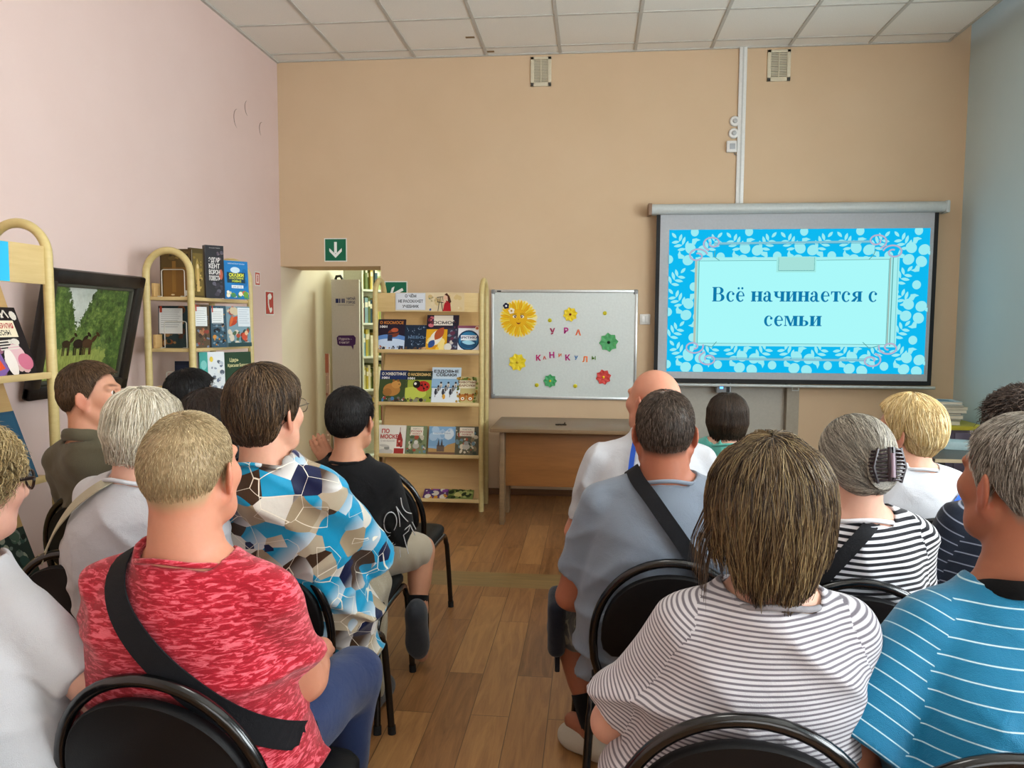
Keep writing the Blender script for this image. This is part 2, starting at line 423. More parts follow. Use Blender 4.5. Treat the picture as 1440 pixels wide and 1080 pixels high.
def signs():
    def board(name, lb, cat, T, w, h, bg, fn, t=.003):
        m = MB(); m.box((-w/2, -t, -h/2), (w/2, 0, h/2), plain('sign_white', '#e9ece6', .4), .0, T)
        f = Flat(m, T, t); f.rect(-w/2+.008, -h/2+.008, w/2-.008, h/2-.008, bg); fn(f)
        return tag(m.build(name, smooth=0), lb, cat)
    def arrow(f, rot):
        c, s = math.cos(rot), math.sin(rot); R = lambda P: [(x*c-y*s, x*s+y*c) for x, y in P]
        w = .2
        f.poly(R([(-.012, .068), (.012, .068), (.012, -.03), (-.012, -.03)]), PAPERW)
        f.poly(R([(0, -.068), (.055, -.012), (.055, .016), (0, -.036)]), PAPERW); f.poly(R([(0, -.068), (0, -.036), (-.055, .016), (-.055, -.012)]), PAPERW)
    board('exit_sign', 'green square sign with white arrow down above the passage', 'sign', frame(atY(472, 351.5, YB-.001)), .20, .20, GREEN, lambda f: arrow(f, 0))
    board('exit_sign', 'green sign with white arrow partly hidden behind the bookrack header', 'sign', frame(atY(557, 412, YB-.001)), .20, .20, GREEN, lambda f: arrow(f, math.radians(-62)))
    def phone(f):
        f.leaf(-.03, .055, .075, .026, math.radians(0), PAPERW)
        f.line([(-.022, .055), (-.026, .0), (-.01, -.045), (.02, -.065)], .022, PAPERW); f.ell(-.012, .055, .026, .02, PAPERW); f.ell(.022, -.058, .028, .02, PAPERW, rot=.6)
    p = (atX(372, 412, XL)+atX(385, 440, XL))/2
    board('fire_telephone_sign', 'red sign with white telephone receiver on the pink wall', 'sign', frame((XL+.001, p[1], p[2]), PI/2), .17, .20, '#b23a31', phone)
    p = (atX(358, 384, XL)+atX(365, 400, XL))/2
    board('fire_sign', 'small pale red framed sign above the telephone sign', 'sign', frame((XL+.001, p[1], p[2]), PI/2), .10, .115, '#c65a4e', lambda f: (f.rect(-.026, -.036, .026, .036, '#f0dcd6'), f.rect(-.008, -.025, .008, .01, '#b23a31'), f.ell(0, .02, .009, .009, '#b23a31')))
signs()
# ================================================================== PROJECTION SCREEN
def ringq(cx, cy, rx, ry, ix, iy, irx, iry, a0, a1, n=18):
    o = []
    for k in range(n):
        q = []
        for t, (X, Y, A, B) in ((k, (cx, cy, rx, ry)), (k+1, (cx, cy, rx, ry)), (k+1, (ix, iy, irx, iry)), (k, (ix, iy, irx, iry))):
            a = math.radians(a0+(a1-a0)*t/n); q.append((X+A*math.cos(a), Y+B*math.sin(a)))
        o.append(q)
    return o
def Rq(a, b, c, d): return [(a, b), (c, b), (c, d), (a, d)]
def circ(x, y, r, n=14): return [(x+r*math.cos(2*PI*i/n), y+r*math.sin(2*PI*i/n)) for i in range(n)]
def serif(ch):       # bold serif letters, em units; returns polygons and advance
    xh = .46; S = .155; T = .04
    def stem(x, h): return [Rq(x, 0, x+S, h), Rq(x-.045, 0, x+S+.045, T), Rq(x-.045, h-T, x+S+.045, h)]
    if ch == 'В':
        return stem(.07, .66)+[Rq(.2, .63, .36, .66), Rq(.2, .34, .36, .37), Rq(.2, 0, .38, .03)]+ringq(.34, .5, .21, .16, .33, .5, .075, .125, -90, 90)+ringq(.36, .18, .24, .18, .35, .185, .095, .15, -90, 90), .66
    if ch == 'с': return ringq(.225, .225, .2, .245, .25, .23, .105, .205, 42, 322, 26)+[circ(.345, .345, .06)], .45
    if ch in 'её':
        o = ringq(.225, .225, .2, .245, .25, .235, .1, .2, 8, 322, 28)+[Rq(.1, .235, .42, .275)]
        if ch == 'ё': o += [circ(.14, .6, .052), circ(.31, .6, .052)]
        return o, .46
    if ch == 'н': return stem(.06, xh)+stem(.355, xh)+[Rq(.18, .22, .37, .26)], .56
    if ch == 'и': return stem(.06, xh)+stem(.355, xh)+[[(.19, .05), (.19, .12), (.36, .41), (.36, .34)]], .56
    if ch == 'т': return stem(.175, xh)+[Rq(.02, .42, .465, .46), [(.02, .46), (.02, .31), (.05, .31), (.09, .42)], [(.465, .46), (.465, .31), (.435, .31), (.395, .42)]], .485
    if ch == 'ч': return stem(.345, xh)+[Rq(.06, .3, .195, xh), Rq(.015, xh-T, .24, xh)]+ringq(.26, .3, .2, .14, .28, .3, .085, .09, 180, 300, 10), .55
    if ch == 'а': return [Rq(.245, .06, .37, .34)]+ringq(.215, .3, .155, .17, .19, .31, .06, .125, 0, 150, 14)+[circ(.105, .355, .055)]+ringq(.17, .12, .15, .135, .2, .12, .075, .095, 60, 300, 18)+[Rq(.17, .22, .26, .255), [(.17, -.015), (.25, .05), (.25, .1), (.17, .03)]]+ringq(.42, .075, .055, .085, .42, .07, .02, .05, 190, 330, 8)+[[(.245, .06), (.37, .06), (.41, .03), (.40, -.012), (.32, -.012), (.26, .03)]], .485
    if ch == 'я': return stem(.31, xh)+ringq(.26, .325, .2, .135, .28, .325, .09, .1, 90, 270, 14)+[Rq(.25, .19, .33, .225), [(.2, .2), (.31, .2), (.17, 0), (.02, 0), (.02, .035)]], .515
    if ch == 'м': return [Rq(.055, 0, .09, xh), Rq(.01, 0, .14, T), Rq(.01, xh-T, .14, xh)]+stem(.44, xh)+[[(.06, xh), (.19, xh), (.37, .0), (.27, .0)], [(.27, 0), (.33, 0), (.48, xh), (.43, xh)]], .64
    if ch == 'ь': return stem(.06, xh)+[Rq(.17, .22, .29, .255), Rq(.17, 0, .29, .03)]+ringq(.275, .13, .185, .13, .265, .13, .065, .098, -90, 90), .49
    return [], .25
def screen():
    Y = 6.39; e = tag(empty('projection_screen', (1.615, Y, .98)), 'pull-down projection screen showing a blue slide with Russian title', 'projection screen')
    O = Vector((1.615, Y, .98)); m = MB()
    tl, tr = atY(911, 299, Y), atY(1329, 294, Y); z1 = (tl[2]+tr[2])/2+.02
    x0, x1 = tl[0]-O.x, tr[0]-O.x
    case = plain('screen_case_white', '#c6cdcb', .35); zt = z1-O.z
    m.tube([(x0+.03, -.01, zt), (x1-.01, -.01, zt)], .042, case, 16); m.box((x0+.03, -.012, zt-.042), (x1-.01, .06, zt+.04), case, .01)
    m.build('case', e)
    m = MB()
    m.box((x0, -.05, zt-.048), (x0+.03, .07, zt+.045), plain('brown_end_cap', '#8a6a50', .4), .004); m.build('end_cap', e); m = MB(); m.box((x1-.012, -.05, zt-.048), (x1+.02, .07, zt+.045), case, .008); m.build('end_cap', e)
    L, R, B = atY(923, 330, Y)[0]-O.x, atY(1316, 400, Y)[0]-O.x, (atY(1120, 540, Y)[2])-O.z
    m = MB(); bl = plain('screen_black_edge', '#101214', .7); wt = plain('screen_fabric', '#b9bec3', .8)
    m.box((L, .0, B), (R, .002, zt-.03), bl); m.build('black_border', e, 0)
    iL, iR, iB = atY(928.5, 330, Y)[0]-O.x, atY(1310, 400, Y)[0]-O.x, atY(1120, 534, Y)[2]-O.z
    m = MB(); m.box((iL, -.0012, iB), (iR, -.0002, zt-.04), wt); m.build('fabric', e, 0)
    m = MB(); zb = B-.018; m.tube([(L-.02, 0, zb), (R+.03, 0, zb)], .012, case, 10); m.tube([(.0, -.004, zb-.01), (.0, -.004, zb-.035), (.05, -.004, zb-.035), (.05, -.004, zb-.01)], .003, case, 6)
    m.build('bottom_bar', e)
    # the slide: zoomed pixel grid [180..1275]x[158..762] of the photograph's projected picture
    sx0, sx1, sz0, sz1 = .612-O.x, 2.622-O.x, 1.086-O.z, 2.232-O.z
    U = lambda zx: sx0+(zx-178)/(1272-178)*(sx1-sx0)
    V = lambda zy: sz1-(zy-160)/(762-160)*(sz1-sz0)
    k = (sx1-sx0)/(1272-178)
    m = MB(); g = lambda c: glow(c, 1.0)
    f = Flat(m, Matrix.Identity(4), .002, .00006, g, (sx0, sz0, sx1, sz1))
    BL, PA, PA2, LN, GR = '#0fbdf5', '#9ff0f7', '#a9fbfd', '#5fa9a8', '#a3b4c8'
    f.rect(sx0, sz0, sx1, sz1, BL)
    def sprig(zx, zy, sz=38, rot=0, mir=1):
        b, t = (26, -30), (-16, 18); sa = math.atan2(t[1]-b[1], (t[0]-b[0]))
        for q, L in ((.02, 36), (.36, 38), (.68, 34)):
            for sd in (-1, 1):
                x, y = b[0]+(t[0]-b[0])*q, b[1]+(t[1]-b[1])*q; an = sa+sd*1.0
                if mir < 0: x, an = -x, PI-an
                f.leaf(U(zx)+k*x, V(zy)+k*y, L*k, 6.5*k, an, PA)
        x, y, an = t[0], t[1], sa
        if mir < 0: x, an = -x, PI-an
        f.leaf(U(zx)+k*x, V(zy)+k*y, 30*k, 6.5*k, an, PA)
    def pais(zx, zy, s=1.0):
        for a in (35, 125, 215, 305):
            an = math.radians(a); cx, cy = U(zx)+k*38*s*math.cos(an), V(zy)+k*36*s*math.sin(an)
            P = []
            for i in range(24):
                t = 2*PI*i/24; P.append((24*math.cos(t), 22*math.sin(t)))
            tail = [(24*math.cos(-.9), 22*math.sin(-.9)), (30, -30), (22, -46), (6, -56), (10, -40), (2, -24)]
            for poly in (P, tail):
                f.poly([(cx+s*k*(x*math.cos(an)-y*math.sin(an)), cy+s*k*(x*math.sin(an)+y*math.cos(an))) for x, y in poly], PA)
    for zx in (288, 520, 752, 985, 1225): f.ell(U(zx), V(170), 17*k, 19*k, PA)
    for zx, mr in ((225, 1), (370, -1), (460, 1), (600, -1), (690, 1), (835, -1), (925, 1), (1070, -1), (1160, 1)): sprig(zx, 212, mir=mr); sprig(zx, 668, mir=mr)
    for zy, mr in ((360, -1), (448, 1), (585, -1)): sprig(215, zy, mir=mr); sprig(1168, zy-6, mir=mr)
    for zx in (292, 525, 758, 990, 1216): pais(zx, 268); pais(zx, 722)
    for zy in (500,): pais(288, zy); pais(1214, zy)
    for zx, zy in ((400, 275), (640, 272), (868, 272), (1103, 272), (400, 730), (633, 730), (868, 730), (1103, 730), (178, 285), (178, 507), (178, 730), (288, 400), (288, 615), (1222, 392), (1217, 620)): f.ell(U(zx), V(zy), 18*k, 19*k, PA)
    def rule(pts, w, col): f.line([(U(a), V(b)) for a, b in pts], w*k, col)
    rule([(370, 219), (1030, 214)], 9, '#86c6d8'); rule([(370, 226), (1030, 221)], 1.5, '#4b9db4')
    rule([(370, 706), (1030, 706)], 9, '#86c6d8'); rule([(370, 699), (1030, 699)], 1.5, '#4b9db4')
    f.rect(U(293), V(650), U(1148), V(277), '#aaf3f4'); f.rect(U(291), V(640), U(301), V(285), '#b7c9b9'); f.rect(U(304), V(642), U(308), V(285), '#8adfe0')
    f.rect(U(309), V(640), U(1106), V(290), '#adfdfe')
    f.rect(U(1108), V(640), U(1114), V(280), '#9fbcb4'); f.rect(U(1120), V(645), U(1124), V(280), LN); f.rect(U(1140), V(648), U(1143), V(280), '#7fd0d4')
    rule([(309, 292), (640, 291), (640, 291)], 2, LN); rule([(805, 291), (1106, 287)], 2, LN); rule([(309, 639), (1106, 639)], 2, LN); rule([(309, 285), (309, 640)], 2, LN); rule([(1106, 285), (1106, 640)], 2, LN)
    f.rect(U(638), V(340), U(804), V(275), '#a6efe9'); f.rect(U(647), V(333), U(797), V(278), '#a9e5de'); rule([(647, 278), (647, 333), (797, 333), (797, 278)], 2.5, LN)
    def scroll(zx, zy, r, a0, sgn):
        P = []
        for i in range(40):
            t = i/39; a = math.radians(a0+sgn*460*t); rr = r*(1-.72*t)
            P.append((U(zx)+rr*k*1.15*math.cos(a), V(zy)+rr*k*.85*math.sin(a)))
        f.line(P, 8*k, '#8fb0d0'); f.line(P, 4*k, '#cdb9d2')
    for zx, zy, a, s in ((365, 218, 250, -1), (300, 270, 10, 1), (1052, 212, 290, 1), (1122, 258, 170, -1), (292, 655, 20, -1), (358, 706, 110, 1), (1120, 652, 160, 1), (1048, 706, 70, -1)): scroll(zx, zy, 38, a, s)
    for a, b, c in (((375, 250), (372, 275), (395, 290)), ((1050, 245), (1040, 270), (1022, 288)), ((340, 648), (372, 655), (392, 632)), ((1075, 645), (1038, 655), (1010, 630))): rule([a, b, c], 3, LN)
    def word(t, zx0, zx1, zbase, em):
        adv = sum(serif(c)[1] for c in t); kx = (zx1-zx0)/adv; x = zx0
        for c in t:
            P, a = serif(c)
            for q in P: f.poly([(U(x+px*kx), V(zbase-py*em)) for px, py in q], '#0f7cb0')
            x += a*kx
    word('Всё начинается с', 366, 1062, 462, 92); word('семьи', 588, 832, 564, 92)
    m.build('projected_slide', e, 0)
    p = atY(1016, 545, 6.40); e2 = tag(empty('control_box', (p[0], 6.5, p[2])), 'small grey wall box with glowing blue indicator below the screen', 'control box')
    m = MB(); m.box((-.04, -.05, -.05), (.04, .05, .05), plain('grey_box_plastic', '#9aa0a2', .4), .006); m.build('housing', e2)
    m = MB(); m.box((-.014, -.053, -.015), (.014, -.049, .02), glow('#5aa0ff', 3.0), .003); m.build('blue_indicator', e2)
screen()

# ================================================================== WHITEBOARD AND WHAT IS STUCK ON IT
def whiteboard():
    Y = YB; x0, x1, z0, z1 = -.85, .375, .835, 1.755
    e = tag(empty('whiteboard', ((x0+x1)/2, Y, z0)), 'aluminium framed magnetic whiteboard with paper sun, flowers and letters', 'whiteboard'); w = (x1-x0)/2; h = z1-z0
    m = MB(); m.box((-w+.01, -.018, .01), (w-.01, -.002, h-.01), plain('whiteboard_enamel', '#d9e1de', .25), 0); m.build('board', e, 0)
    m = MB()
    for lo, hi in (((-w, 0), (w, .024)), ((-w, h-.024), (w, h)), ((-w, 0), (-w+.022, h)), ((w-.022, 0), (w, h))): m.box((lo[0], -.026, lo[1]), (hi[0], 0, hi[1]), M_STEEL, .004)
    fr_ = m.build('frame', e)
    m = MB(); cp = plain('grey_corner', '#8c8f90', .4)
    for sx in (-1, 1):
        for zz in (0, h-.036): m = MB(); m.box((min(sx*w, sx*(w-.036)), -.028, zz-.002), (max(sx*w, sx*(w-.036)), 0, zz+.038), cp, .008); m.build('corner_cap', fr_)
    m = MB(); m.box((-w+.05, -.0275, h-.018), (-w+.085, -.0255, h-.008), M_DARK); m.build('maker_plate', fr_, 0)
    yb = Y-.0185
    P = lambda zx, zy: atY(690+zx/6.355, 400+zy/6.355, yb)
    mm = 1/6.355/1081*6.5          # metres per zoom pixel
    # smiling sun
    p = P(248, 305); m = MB(); T = frame(p)
    r = 170*mm; m2 = MB()
    out = [((r*(.98+.035*math.sin(i*PI*.5)))*math.cos(2*PI*i/72), (r*(.98+.035*math.sin(i*PI*.5)))*math.sin(2*PI*i/72)) for i in range(72)]
    e2 = tag(empty('paper_sun', p), 'smiling yellow paper sun in the whiteboard upper left corner', 'paper sun')
    I = Matrix.Identity(4); f = Flat(m, I, .001)
    m.prism(out, 0, .0012, paper('#f3e6b0'), Matrix.Rotation(PI/2, 4, 'X'))
    for i in range(36):
        a = 2*PI*i/36; f.leaf(r*.42*math.cos(a), r*.42*math.sin(a), r*.56, r*.085, a, ('#f2c51b', '#f6d743', '#eeb512')[i % 3])
    for i in range(36):
        a = 2*PI*(i+.5)/36; f.line([(r*.45*math.cos(a), r*.45*math.sin(a)), (r*.75*math.cos(a), r*.75*math.sin(a))], r*.012, '#c98a12')
    m.build('ray_disc', e2, 0)
    m = MB(); f = Flat(m, I, .004); m.prism([(r*.47*math.cos(2*PI*i/40), r*.5*math.sin(2*PI*i/40)) for i in range(40)], .001, .004, paper('#efb81a'), Matrix.Rotation(PI/2, 4, 'X'))
    for s in (-1, 1):
        f.ell(s*r*.2, r*.1, r*.1, r*.075, '#fbf3dc'); f.ell(s*r*.17+r*.0, r*.1, r*.055, r*.065, '#6b3410'); f.ell(s*r*.16, r*.12, r*.018, r*.02, '#fff8e8')
        f.line([(s*r*.2+r*.1*math.cos(math.radians(a)), r*.11+r*.085*math.sin(math.radians(a))) for a in range(10, 180, 17)], r*.03, '#4a2408')
        f.line([(s*r*.2+r*.14*math.cos(math.radians(a)), r*.17+r*.1*math.sin(math.radians(a))) for a in range(40, 150, 15)], r*.02, '#8a4c10')
    f.poly([(-r*.12, -r*.17), (-r*.05, -r*.22), (.04*r, -r*.23), (r*.12, -r*.2), (r*.16, -r*.14), (r*.1, -r*.25), (.02*r, -r*.3), (-r*.07, -r*.26)], '#7d1f12')
    f.line([(0, -r*.02), (r*.025, -r*.06), (-r*.01, -r*.07)], r*.018, '#c07a10')
    m.build('face', e2, 0)
    m = MB(); f = Flat(m, I, .006)
    for cx, cy, c1, c2 in ((-110, 112, '#1d1f3c', '#e6e8ea'), (-62, 68, '#f4ead2', '#b58a2a')):
        for q in range(5):
            a = 2*PI*q/5+.5; f.ell(cx*mm+16*mm*math.cos(a), cy*mm+16*mm*math.sin(a), 13*mm, 12*mm, c1)
        f.ell(cx*mm, cy*mm, 9*mm, 9*mm, c2)
    m.build('flower_bow', e2, 0)
    # folded paper flowers
    def flower(zx, zy, R, n, c, cc, lb, rot):
        p = P(zx, zy); e3 = tag(empty('paper_flower', p), lb, 'paper flower', 'paper flowers on the whiteboard')
        m = MB(); t = NT('card_'+c.strip('#')); t.set(c, .6); R *= mm
        for i in range(n):
            T = Matrix.Rotation(-(rot+2*PI*i/n), 4, 'Y') @ Matrix.Rotation(.16, 4, 'X')
            W = R*.34; L = R
            vs = [(0, -.003, 0), (L*.35, -.004, -W*.75), (L*.7, -.010, -W), (L, -.004, 0), (L*.7, -.010, W), (L*.35, -.004, W*.75), (L*.5, -.002, 0)]
            m.add(vs, [(0, 1, 6), (1, 2, 6), (2, 3, 6), (3, 4, 6), (4, 5, 6), (5, 0, 6)], t.m, Matrix.Rotation(-(rot+2*PI*i/n), 4, 'Y') @ Matrix.Translation((0, -.002*(i % 2), 0)))
        m.build('petals', e3, 0)
        m = MB(); m.lathe([(0, 0), (R*.16, 0), (R*.16, .006), (R*.08, .011)], paper(cc), 14, Matrix.Rotation(PI/2, 4, 'X') @ Matrix.Translation((0, 0, .006))); m.build('flower_centre', e3)
    flower(712, 268, 66, 8, '#f0d21e', '#7a1d14', 'yellow paper flower with dark red centre at the board top', .2)
    flower(1055, 517, 86, 8, '#4ea765', '#17301c', 'large green paper flower with dark centre at the right', .1)
    flower(240, 695, 82, 8, '#f0d722', '#c9a92a', 'yellow paper flower with yellow centre at the board left', .3)
    flower(532, 862, 62, 8, '#43a463', '#e7d63a', 'small green paper flower with yellow centre at the board bottom', .0)
    flower(1008, 828, 70, 8, '#cf3f3a', '#f2c22f', 'red paper flower with yellow centre near the lower right corner', .25)
    # letters
    for ch, zx, zy, hh, c, rot, lb in (('У', 553, 418, 56, '#a3144e', .05, 'dark crimson letter У starting the upper word'), ('Р', 675, 412, 54, '#c0228a', .0, 'magenta letter Р in the middle of the upper word'), ('А', 783, 428, 54, '#ee6a35', -.05, 'orange letter А ending the upper word'),
            ('К', 428, 655, 54, '#c01f6e', .0, 'large crimson letter К starting the lower word'), ('А', 481, 655, 32, '#d8452f', .1, 'small red letter А second in the lower word'), ('Н', 547, 630, 56, '#b7237e', .05, 'large purple letter Н third in the lower word'), ('И', 620, 633, 32, '#e26a30', .0, 'small orange letter И fourth in the lower word'), ('К', 690, 652, 54, '#b42078', .05, 'large purple letter К in the middle of the lower word'), ('У', 764, 655, 36, '#1d72b8', .0, 'small blue letter У in the lower word'), ('Л', 843, 668, 52, '#f07a38', .0, 'orange letter Л in the lower word'), ('Ы', 922, 657, 34, '#5f8f2c', .0, 'small green letter Ы ending the lower word')):
        p = P(zx, zy); vs, fs, a0, a1, b0, b1 = glyphs(ch, .035); k = hh*mm/(b1-b0)
        m = MB(); mt = paper(c); c_, s_ = math.cos(rot), math.sin(rot)
        q = [((x-(a0+a1)/2)*k, (y-(b0+b1)/2)*k) for x, y in vs]; q = [(x*c_-y*s_, x*s_+y*c_) for x, y in q]
        n = len(q); ed = {}
        for fc in fs:
            for a, b in zip(fc, fc[1:]+fc[:1]): ed[(a, b)] = 1
        rim = [(a, b) for a, b in ed if (b, a) not in ed]
        m.add([(x, -.004, y) for x, y in q]+[(x, 0, y) for x, y in q], list(fs)+[(a, b, n+b, n+a) for a, b in rim], mt)
        tag(m.build('foam_letter', smooth=0, loc=p), lb, 'letter', 'magnetic letters on the whiteboard')
    # smiley magnets
    for zx, zy, lb in ((529, 321, 'yellow smiley magnet left of the top yellow flower'), (1021, 257, 'yellow smiley magnet near the upper right corner'), (413, 899, 'yellow smiley magnet left of the small green flower'), (756, 908, 'yellow smiley magnet right of the small green flower')):
        p = P(zx, zy); m = MB(); R = Matrix.Rotation(PI/2, 4, 'X'); r = 18*mm
        m.lathe([(0, 0), (r, 0), (r, .004), (r*.8, .007), (r*.4, .008)], paper('#d9cf2e', .25), 20, R); f = Flat(m, Matrix.Identity(4), .0083)
        for s in (-1, 1): f.ell(s*r*.32, r*.25, r*.11, r*.16, '#2c2a10')
        f.line([(r*.5*math.cos(math.radians(a)), r*.5*math.sin(math.radians(a))) for a in range(205, 336, 13)], r*.16, '#2c2a10')
        tag(m.build('smiley_magnet', loc=p), lb, 'magnet', 'smiley magnets on the whiteboard')
whiteboard()

# ================================================================== TABLE BELOW THE WHITEBOARD
def table():
    x0, x1, yf, yb, zt = -.72, .66, 5.42, 6.13, .72
    e = tag(empty('wooden_table', ((x0+x1)/2, (yf+yb)/2, 0)), 'brown wooden table with front panel standing below the whiteboard', 'table')
    ox, oy = (x0+x1)/2, (yf+yb)/2
    top = wood('table_top_veneer', '#6f5a41', '#84694b', (1.2, 14, 14), .35); pan = wood('table_panel_veneer', '#7b4f28', '#8f5f33', (1.1, 9, 9), .42)
    m = MB(); m.box((x0-ox, yf-oy, zt-.028), (x1-ox, yb-oy, zt), top, .003); m.build('table_top', e)
    m = MB(); m.box((x0+.10-ox, 5.575-oy, .275), (x1-.10-ox, 5.592-oy, zt-.03), pan, .001); m.build('front_panel', e)
    for xx in (x0+.062, x1-.098):
        m = MB(); m.box((xx-ox, 5.50-oy, 0), (xx+.036-ox, 5.60-oy, zt-.028), top, .002); m.build('leg', e)
        m = MB(); m.box((xx+.002-ox, 5.86-oy, 0), (xx+.034-ox, 5.98-oy, zt-.028), top, .002); m.build('leg', e)
    for xx in (x0+.062, x1-.098):
        m = MB(); m.box((xx+.004-ox, 5.60-oy, .62), (xx+.032-ox, 5.86-oy, zt-.028), top); m.build('side_rail', e)
    p = atZ(787, 598, zt); m = MB(); dk = plain('dark_keys', '#2a2115', .5, .3)
    for k in range(4): m.tube([(p[0]-.03+.018*k, p[1]+.008*(k % 2), zt+.005), (p[0]-.005+.018*k, p[1]-.012+.01*(k % 3), zt+.006)], .005, dk, 6)
    m.tube([(p[0]+.03, p[1], zt+.006), (p[0]+.038, p[1]+.02, zt+.02), (p[0]+.04, p[1]+.035, zt+.005)], .003, dk, 5)
    tag(m.build('key_bunch'), 'small dark bunch of keys lying on the brown table', 'keys')
table()

# ================================================================== BOOKRACKS
M_BIRCH = wood('birch_plywood', '#cdb078', '#d9bf88', (2, 2, 24), .45); M_BENT = wood('bent_beech', '#c3ae72', '#d2be84', (3, 3, 14), .4); M_BOARD = wood('rack_board', '#c29d66', '#cda972', (1.2, 8, 18), .5)
def hoop(d, zt, x, hr=None):
    r = d/2; pts = [(x, 0, 0), (x, 0, .5), (x, 0, 1.0), (x, 0, zt-r)]
    pts += [(x, r-r*math.cos(PI*i/20), zt-r+r*math.sin(PI*i/20)) for i in range(1, 20)]
    pts += [(x, d, zt-r), (x, d, 1.0), (x, d, .5), (x, d, 0)]
    return pts
def rack(name, label, origin, rz, L, d, zt, rows, header, slant=True):
    e = tag(empty(name, origin, rz), label, 'bookrack')
    for x in (0, L):
        m = MB(); m.tube(hoop(d, zt, x), .021, M_BENT, 8, up=(1, 0, 0)); m.build('hoop_frame', e, 60)
    if header:
        m = MB(); m.box((.018, .0, header[0]), (L-.018, .014, header[1]), M_BIRCH, .001); m.build('header_board', e)
    for i, z in enumerate(rows):
        if slant:
            m = MB(); m.box((.017, .0, z-.008), (L-.017, .10, z+.008), M_BIRCH, .002); m.box((.017, -.012, z-.008), (L-.017, .0, z+.02), M_BIRCH, .002); m.build('shelf', e)
            ztop = (rows[i-1]-.03) if i else (header[0]+.02 if header else z+.4)
            m = MB(); y0, y1 = .085, .215
            m.add([(.018, y0, z+.008), (L-.018, y0, z+.008), (L-.018, y1, ztop), (.018, y1, ztop), (.018, y0+.012, z+.008), (L-.018, y0+.012, z+.008), (L-.018, y1+.012, ztop), (.018, y1+.012, ztop)], [(0, 1, 2, 3), (7, 6, 5, 4), (0, 4, 5, 1), (1, 5, 6, 2), (2, 6, 7, 3), (3, 7, 4, 0)], M_BOARD); m.build('back_panel', e, 0)
        else:
            m = MB(); m.box((.0, .004, z-.010), (L, d-.004, z+.010), M_BIRCH, .002); m.build('shelf', e)
            m = MB(); m.box((.03, d-.03, z+.010), (.11, d-.012, z+.09), M_BOARD, .002); m.build('end_block', e)
    return e
def book(label, group, loc, rz, rx, w, h, t, cover, art=None, name='book', spine=None):
    e = tag(empty(name, loc), label, 'book', group); e.rotation_euler = (rx, 0, rz)
    cm = plain('cover_'+cover.strip('#'), cover, .35); m = MB(); c = .0022
    m.box((0, 0, 0), (w, c, h), cm); m.box((0, t-c, 0), (w, t, h), cm)
    m.box((-.001, 0, 0), (c, t, h), plain('cover_'+(spine or cover).strip('#'), spine or cover, .35))
    if art:
        f = Flat(m, Matrix.Identity(4), .0003, .0001, clip=(0, 0, w, h)); art(f, w, h)
    m.build('cover', e, 0)
    m = MB(); m.box((c, c, .003), (w-.003, t-c, h-.003), plain('page_block', '#e6dfcc', .8)); m.build('pages', e, 0)
    return e
def scene_art(bg, cols, title=None, tcol='#ffffff', tv=.86, th=.09, sub=None, n=40, size=.13, y0=.0, y1=.72, seed=1, band=None, extra=None, bold=.03, title2=None, t2v=.74):
    def fn(f, w, h):
        f.rect(0, 0, w, h, bg)
        if n: f.blobs(w*.0, h*y0, w, h*y1, n, cols, size*w, seed)
        if band: f.rect(w*band[0], h*band[1], w*band[2], h*band[3], band[4])
        if extra: extra(f, w, h)
        if title: f.text(title, w*.5, h*(tv-th*.4), h*th, tcol, bold, w*.86)
        if title2: f.text(title2, w*.5, h*(t2v-th*.4), h*th, tcol, bold, w*.7)
        if sub: f.text(sub, w*.08, h*(tv-th*1.75), h*th*.8, '#ffffff', .02, w*.26, 'l')
    return fn
YF = 5.88
zC = lambda py: float(atY(600, py, YF)[2])
